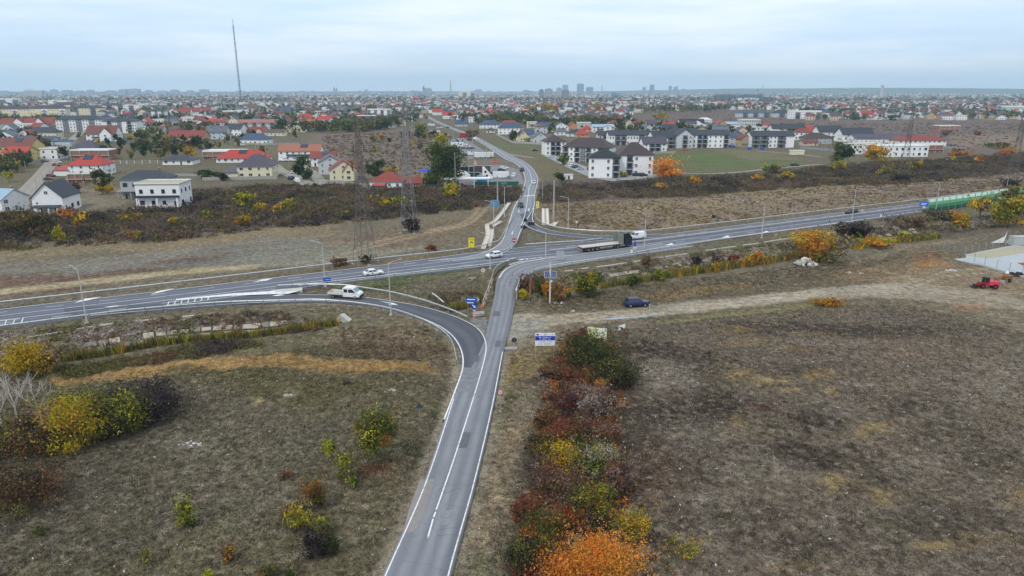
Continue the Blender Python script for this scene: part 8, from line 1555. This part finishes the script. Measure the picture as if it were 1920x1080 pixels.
def merged_houses(name, pts, hmul=1.0):
    V = []; Fq = []; Ft = []; mi_q = []; mi_t = []; mats = []
    def mid(m):
        if m not in mats: mats.append(m)
        return mats.index(m)
    o = 0; faces = []; mids = []
    for x, y, an_ in pts:
        k = rg.choice(KINDS); w, d, h, rh = k[3], k[4], k[5] * hmul, k[6]; a = an_ + rg.choice([0,0, math.pi / 2]) + rg.uniform(-.1,.1); ca, sa = math.cos(a), math.sin(a); T = lambda p: (x + p[0] * ca - p[1] * sa, y + p[0] * sa + p[1] * ca, p[2])
        A_b = [(-w / 2,-d / 2),(w / 2,-d / 2),(w / 2, d / 2),(-w / 2, d / 2)]; hp = .28 * w if k[0] == 'hip' else 0
        vs = [T((*p, -.5)) for p in A_b] + [T((*p, h)) for p in A_b] + [T((px * 1.06, py * 1.06, h - .05)) for px, py in A_b] + ([T((-w / 2 * 1.06 + hp, 0, h + rh)), T((w / 2 * 1.06 - hp, 0, h + rh))] if k[0] != 'flat' else [])
        wmi, rmi = mid(wallm(k[1])), mid(roofm(k[2])); fs = [(0,1,5,4),(1,2,6,5),(2,3,7,6),(3,0,4,7)]
        for f in fs: faces.append([o + i for i in f]); mids.append(wmi)
        if k[0] == 'flat': faces.append([o + i for i in (8,9,10,11)]); mids.append(rmi)
        else:
            for f in ((8,9,13,12),(10,11,12,13)): faces.append([o + i for i in f]); mids.append(rmi)
            for f in ((9,10,13),(11,8,12)): faces.append([o + i for i in f]); mids.append(rmi if hp else wmi)
        V += vs; o += len(vs)
        if y < 2600:      # a band of dark window openings, real recess-size boxes
            g = mid(GLASS); n = 3
            for i in range(n):
                xc = -w / 2 + (i + .5) * w / n
                for s in (-1,1):
                    q = [T((xc - .7, s * (d / 2 + .04),1.0)), T((xc + .7, s * (d / 2 + .04),1.0)), T((xc + .7, s * (d / 2 + .04),2.4)), T((xc - .7, s * (d / 2 + .04),2.4))]; faces.append([o, o + 1, o + 2, o + 3]); mids.append(g); V += q; o += 4
    me = bpy.data.meshes.new(name); me.from_pydata(V, [], faces)
    for m in mats: me.materials.append(m)
    me.polygons.foreach_set('material_index', mids); return tag(ob(name, me), kind='stuff')
merged_houses('distant_houses', keep[n_ind:])
far = []
for i in range(2600):
    v = rg.uniform(174.6,184); u = rg.uniform(-120,2040); g = G(u, v); far.append((g.x + rg.uniform(-20,20), g.y + rg.uniform(-30,30), rg.uniform(-.3,.3)))
merged_houses('distant_town', far, 1.25)
nr = np.random.default_rng(33); TM = []
for i, (pals, n) in enumerate([(('dg', 'gr'),150),(('dg', 'ol'),150),(('ol', 'br'),140),(('gr', 'yg'),140),(('ye', 'oy'),120),(('dg', 'dg'),150)]):
    pts, c = crown_pts(n, 7,7,7.5,1.2, nr, 6, pals); v, f, cc_ = leaves(pts, np.full(n, 1.25), c, nr, 1.2, OUT); mb = MB(); limbs(mb, Vector((0,0,0)),6,.16, nr, BARK, 3); TM.append((np_mesh('crown', v, f, cc_, LEAF), mb.mesh('trunk'),(v, f, cc_)))
TN = ['dark green', 'dull green', 'brownish green', 'light green', 'golden yellow', 'very dark green']
n_tree = 300 - len([o for o in bpy.data.objects if o.parent is None and o.name.split('.')[0] == 'tree']) - 2
tp = []; TT = [t_[0] for t_ in TOWN] + [[(120,250),(380,250),(520,262),(560,252),(520,300),(200,300)],[(560,236),(740,232),(780,215),(800,226),(700,250),(560,250)],[(860,222),(1180,216),(1180,240),(900,236)],[(1180,200),(1440,200),(1440,210),(1180,212)],[(-80,300),(60,300),(60,320),(-80,340)]]
for poly, wgt in zip(TT, [1.4,.6,.8,.2,.4,.1] + [.05,.3,.3,.2,.05]):
    P = np.array(poly); n = int(2600 * wgt); u = nrg.uniform(P[:, 0].min(), P[:, 0].max(), n); v = nrg.uniform(P[:, 1].min(), P[:, 1].max(), n); m = inpoly(u, v, poly); u, v = u[m], v[m]; dy = -(v - 540) / F; tt = -CAMH / (-ST + dy * CT); x = tt * (u - 960) / F; y = tt * (CT + dy * ST)
    m = free_of_roads(x, y) & (vn(x / 60, y / 90,14) > .28)
    for hx, hy, r in HOUSES: m &= np.hypot(x - hx, y - hy) > r * .6 + 3
    tp += list(zip(x[m].tolist(), y[m].tolist()))
tp.sort(key=lambda s: s[1])
for x, y in tp[:n_tree]:
    k = int(rg.choice([0,0,0,1,1,1,2,2,2,3,3,5,5,4] + [0,1,2,5] * 2)); lab = '%s garden tree among the houses of the far town' % TN[k]; t = thing('tree', lab, 'tree', (x, y, float(H(x, y))), rg.uniform(0,6.28), TN[k] + ' garden trees of the town'); s = rg.uniform(.45,1.0); t['label'] = pointing(TN[k] + ' tree', x, y, lab, s < .65)
    if t['label'] != lab: t['group'] = 'garden trees of the town'
    t.scale = (s, s, s * rg.uniform(.8,1.2)); ob('crown', TM[k][0], t); ob('trunk', TM[k][1], t)
V = []; F_ = []; Cc = []; o = 0
def blob(x, y, s, k, frac=1.0):
    global o
    v, f, c = TM[k][2]; m = int(len(f) * frac); a = nr.uniform(0,6.28); ca, sa = math.cos(a), math.sin(a); q = v[:4 * m] * s; V.append(np.stack([x + q[:, 0] * ca - q[:, 1] * sa, y + q[:, 0] * sa + q[:, 1] * ca, q[:, 2]],1)); F_.append(f[:m] + o); Cc.append(c[:4 * m]); o += 4 * m
for x, y in tp[n_tree:]: blob(x, y, rg.uniform(.6,1.3), int(rg.choice([0,0,0,1,1,1,2,2,3,5,5,5])),.45)
for i in range(2600):
    v = rg.uniform(174,194); u = rg.uniform(-120,2040); g = G(u, v); blob(g.x, g.y, rg.uniform(1.2,2.2), int(rg.choice([0,0,1,1,2,5])),.22)
stuff_mesh('distant_trees', np.vstack(V), np.vstack(F_), np.vstack(Cc))
# --- skyline
def tower(u, wpx, vt, dist, col, label, name='tower_block', cat='tower', shape='box', d=None):
    vb = HOR + CAMH / dist * F; k = dist / F; x = (u - 960) * k; w = wpx * k; h = (vb - vt) * k; t = thing(name, label, cat, (x, dist, 0)); m = M('tower_' + col[1:], '#%02x%02x%02x' % tuple(int(int(col[i:i + 2],16) * .72 + 255 * .28 * (.86,.93,1)[i // 2]) for i in (1,3,5)),.7); d = d or max(14, w * .6)  # wall colour blended towards pale blue: distance haze painted into the towers
    if shape == 'box':
        MB().box(-w / 2, w / 2,-d / 2, d / 2,-1, h, m).build('wall', t); mb = MB(); n = max(2, int(w / 7)); fl = max(2, int(h / 6))
        for i in range(n):
            for j in range(fl): xx = -w / 2 + (i + .5) * w / n; zz = (j + .35) * h / fl; mb.box(xx - w / n * .3, xx + w / n * .3,-d / 2 - .1,-d / 2, zz, zz + h / fl * .45, GLASS)
        tag(mb.build('window', t), kind='stuff'); MB().box(-w * .2, w * .2,-d * .3, d * .3, h, h + 3.5, m).build('roof_house', t)
    elif shape == 'spire':
        MB().box(-w / 2, w / 2,-w / 2, w / 2,-1, h * .6, m).build('wall', t); MB().tube((0,0, h * .6),(0,0, h), w * .6,.3, M('spire_grey', '#50545c', .6),8).build('spire', t)
    elif shape == 'chimney':
        MB().tube((0,0,-1),(0,0, h), w / 2, w / 2 * .7, m, 14).build('shaft', t); MB().tube((0,0, h),(0,0, h + 1.5), w / 2 * .78, w / 2 * .78, M('chimney_rim', '#6a4a46', .7),14).build('rim', t)
    elif shape == 'water':
        MB().tube((0,0,-1),(0,0, h * .7), w * .14, w * .12, m, 12).build('shaft', t); MB().tube((0,0, h * .7),(0,0, h * .85), w * .14, w * .5, m, 16).tube((0,0, h * .85),(0,0, h), w * .5, w * .42, m, 16).build('tank', t)
    return t
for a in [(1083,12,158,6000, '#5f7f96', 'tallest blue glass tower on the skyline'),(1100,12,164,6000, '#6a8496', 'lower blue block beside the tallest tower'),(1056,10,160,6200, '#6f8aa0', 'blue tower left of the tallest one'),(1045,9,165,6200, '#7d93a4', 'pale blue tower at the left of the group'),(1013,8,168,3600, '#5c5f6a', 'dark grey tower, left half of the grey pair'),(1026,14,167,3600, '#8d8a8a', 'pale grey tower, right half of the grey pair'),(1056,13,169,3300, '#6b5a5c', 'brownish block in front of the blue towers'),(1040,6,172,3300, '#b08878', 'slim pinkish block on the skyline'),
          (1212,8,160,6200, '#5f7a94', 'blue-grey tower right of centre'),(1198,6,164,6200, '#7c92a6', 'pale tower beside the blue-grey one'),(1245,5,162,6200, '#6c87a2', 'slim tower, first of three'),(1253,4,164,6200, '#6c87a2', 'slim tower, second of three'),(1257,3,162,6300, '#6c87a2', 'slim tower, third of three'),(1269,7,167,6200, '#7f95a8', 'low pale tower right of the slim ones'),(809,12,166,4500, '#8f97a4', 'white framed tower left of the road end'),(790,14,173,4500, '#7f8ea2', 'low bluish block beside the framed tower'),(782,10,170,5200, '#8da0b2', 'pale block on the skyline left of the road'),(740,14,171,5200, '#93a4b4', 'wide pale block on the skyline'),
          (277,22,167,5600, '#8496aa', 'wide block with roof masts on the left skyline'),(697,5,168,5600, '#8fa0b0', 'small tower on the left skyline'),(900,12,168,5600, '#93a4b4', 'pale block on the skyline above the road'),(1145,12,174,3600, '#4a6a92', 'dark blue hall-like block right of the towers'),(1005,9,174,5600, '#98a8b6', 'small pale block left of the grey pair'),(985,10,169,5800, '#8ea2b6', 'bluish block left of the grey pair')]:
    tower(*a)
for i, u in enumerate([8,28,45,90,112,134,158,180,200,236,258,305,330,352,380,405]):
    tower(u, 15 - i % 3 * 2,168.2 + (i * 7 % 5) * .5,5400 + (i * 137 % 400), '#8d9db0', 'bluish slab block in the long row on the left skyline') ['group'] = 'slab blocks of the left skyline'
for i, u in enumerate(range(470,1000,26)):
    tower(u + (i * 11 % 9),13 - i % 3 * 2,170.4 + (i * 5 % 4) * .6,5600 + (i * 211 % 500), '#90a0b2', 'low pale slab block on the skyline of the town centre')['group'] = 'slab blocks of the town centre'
tower(639.5,2.6,162.5,5200, '#6e7686', 'left one of the twin church spires on the skyline', 'church_tower', 'church tower', 'spire'); tower(643.5,2.6,163,5200, '#6e7686', 'right one of the twin church spires on the skyline', 'church_tower', 'church tower', 'spire'); tower(801,4,160,4500, '#6f7a90', 'pointed tower beside the white framed block', 'church_tower', 'church tower', 'spire'); tower(849.5,3,153,4200, '#8a90a0', 'slim tall mast tower above the road end', 'mast_tower', 'tower', 'chimney'); tower(1627,7,161.5,3800, '#9a8f96', 'tall pale chimney at the right of the skyline', 'chimney', 'chimney', 'chimney'); tower(1563,7,165,5200, '#9aa6b4', 'water tower on the right skyline', 'water_tower', 'water tower', 'water'); tower(1122,2,161,6000, '#7888a0', 'thin antenna mast right of the blue towers', 'mast_tower', 'tower', 'chimney'); tower(1403,4,166,5200, '#7c8698', 'small church tower behind the stadium', 'church_tower', 'church tower', 'spire'); tower(1412,1.6,160,5200, '#7c8698', 'thin mast behind the stadium', 'mast_tower', 'tower', 'chimney')
k = 3000 / F; t = thing('stadium', 'wide dark stadium with pale lower walls on the right skyline', 'stadium', ((1370 - 960) * k, 3000,0)); w = 74 * k
MB().box(-w / 2, w / 2,-40,40,0,20, M('stadium_steel', '#54606e', .6)).build('stand', t); MB().box(-w * .62, w * .75,-46,-40,0,13, M('stadium_dark', '#4c5a6c', .6)).build('lower_stand', t); MB().box(-w * .3, w * .4,-50,-46,0,9, WHITE).build('wall', t); MB().box(-w / 2 - 3, w / 2 + 3,-44,42,23,25, M('stadium_roof', '#3f4a58', .6)).build('roof', t)
for i in range(9): MB().box(-1,1,-42,-40,20,23, WHITE).build('column', t, (-w / 2 + i * w / 8,0,0))
for u, w_, h_, c, l in ((1470,50,9, '#b9bcbe', 'long white hall right of the stadium'),(1452,10,10, '#c06a50', 'orange end hall right of the stadium'),(1540,60,8, '#8d98a4', 'long grey hall on the right skyline'),(1700,70,8, '#9aa4ae', 'long pale hall far right'),(1830,40,8, '#a9b2ba', 'white hall at the far right skyline'),(1270,60,8, '#7488a0', 'long bluish hall left of the stadium'),(700,40,7, '#a2acb6', 'pale hall on the left skyline'),(560,60,7, '#98a6b4', 'long pale hall behind the radio mast')):
    d_ = 3300 + u % 400; k = d_ / F; t = thing('hall', l, 'hall', ((u - 960) * k, d_, 0)); MB().box(-w_ * k / 2, w_ * k / 2,-20,20,-1, h_, M('hall_' + c[1:], c, .7)).build('wall', t); MB().box(-w_ * k / 2 - 1, w_ * k / 2 + 1,-21,21, h_, h_ + 1, M('hall_roof', '#8f979e', .6)).build('roof', t)
def ridge():
    a = np.radians(np.linspace(-80,80,260)); rows = [(9600,0),(10000,.55),(10600,1),(11400,.7)]; v = []
    base = lambda t_: 16 + 14 * fbm(np.degrees(t_) / 5,0 * t_, 6,4) + 46 * np.exp(-((np.degrees(t_) - 28) / 12) ** 2) + 30 * np.exp(-((np.degrees(t_) - 16) / 5) ** 2) * .6
    for r, s in rows: v.append(np.stack([r * np.sin(a), r * np.cos(a), base(a) * s - (2 if s == 0 else 0)],1))
    n = len(a); V_ = np.vstack(v); f = [(j * n + i, j * n + i + 1,(j + 1) * n + i + 1,(j + 1) * n + i) for j in range(len(rows) - 1) for i in range(n - 1)]
    tag(ob('hills', np_mesh('hills', V_, f, None, M('far_woods', '#3f4a38', .95, noise=.3, scale=.01))), kind='structure')
ridge()
# --- haze: one even box of air round everything
hz = bpy.data.materials.new('haze_air'); hz.use_nodes = True; n_ = hz.node_tree.nodes; n_.remove(n_['Principled BSDF']); pv = n_.new('ShaderNodeVolumePrincipled'); hz.node_tree.links.new(pv.outputs[0], n_['Material Output'].inputs['Volume'])
pv.inputs['Color'].default_value = (.62,.83,1.0,1); pv.inputs['Density'].default_value = HAZE = 1.1e-4; pv.inputs['Anisotropy'].default_value = .2
tag(MB().box(-13500,13500,-13500,13500,-4,262, hz).build('haze'), kind='stuff')
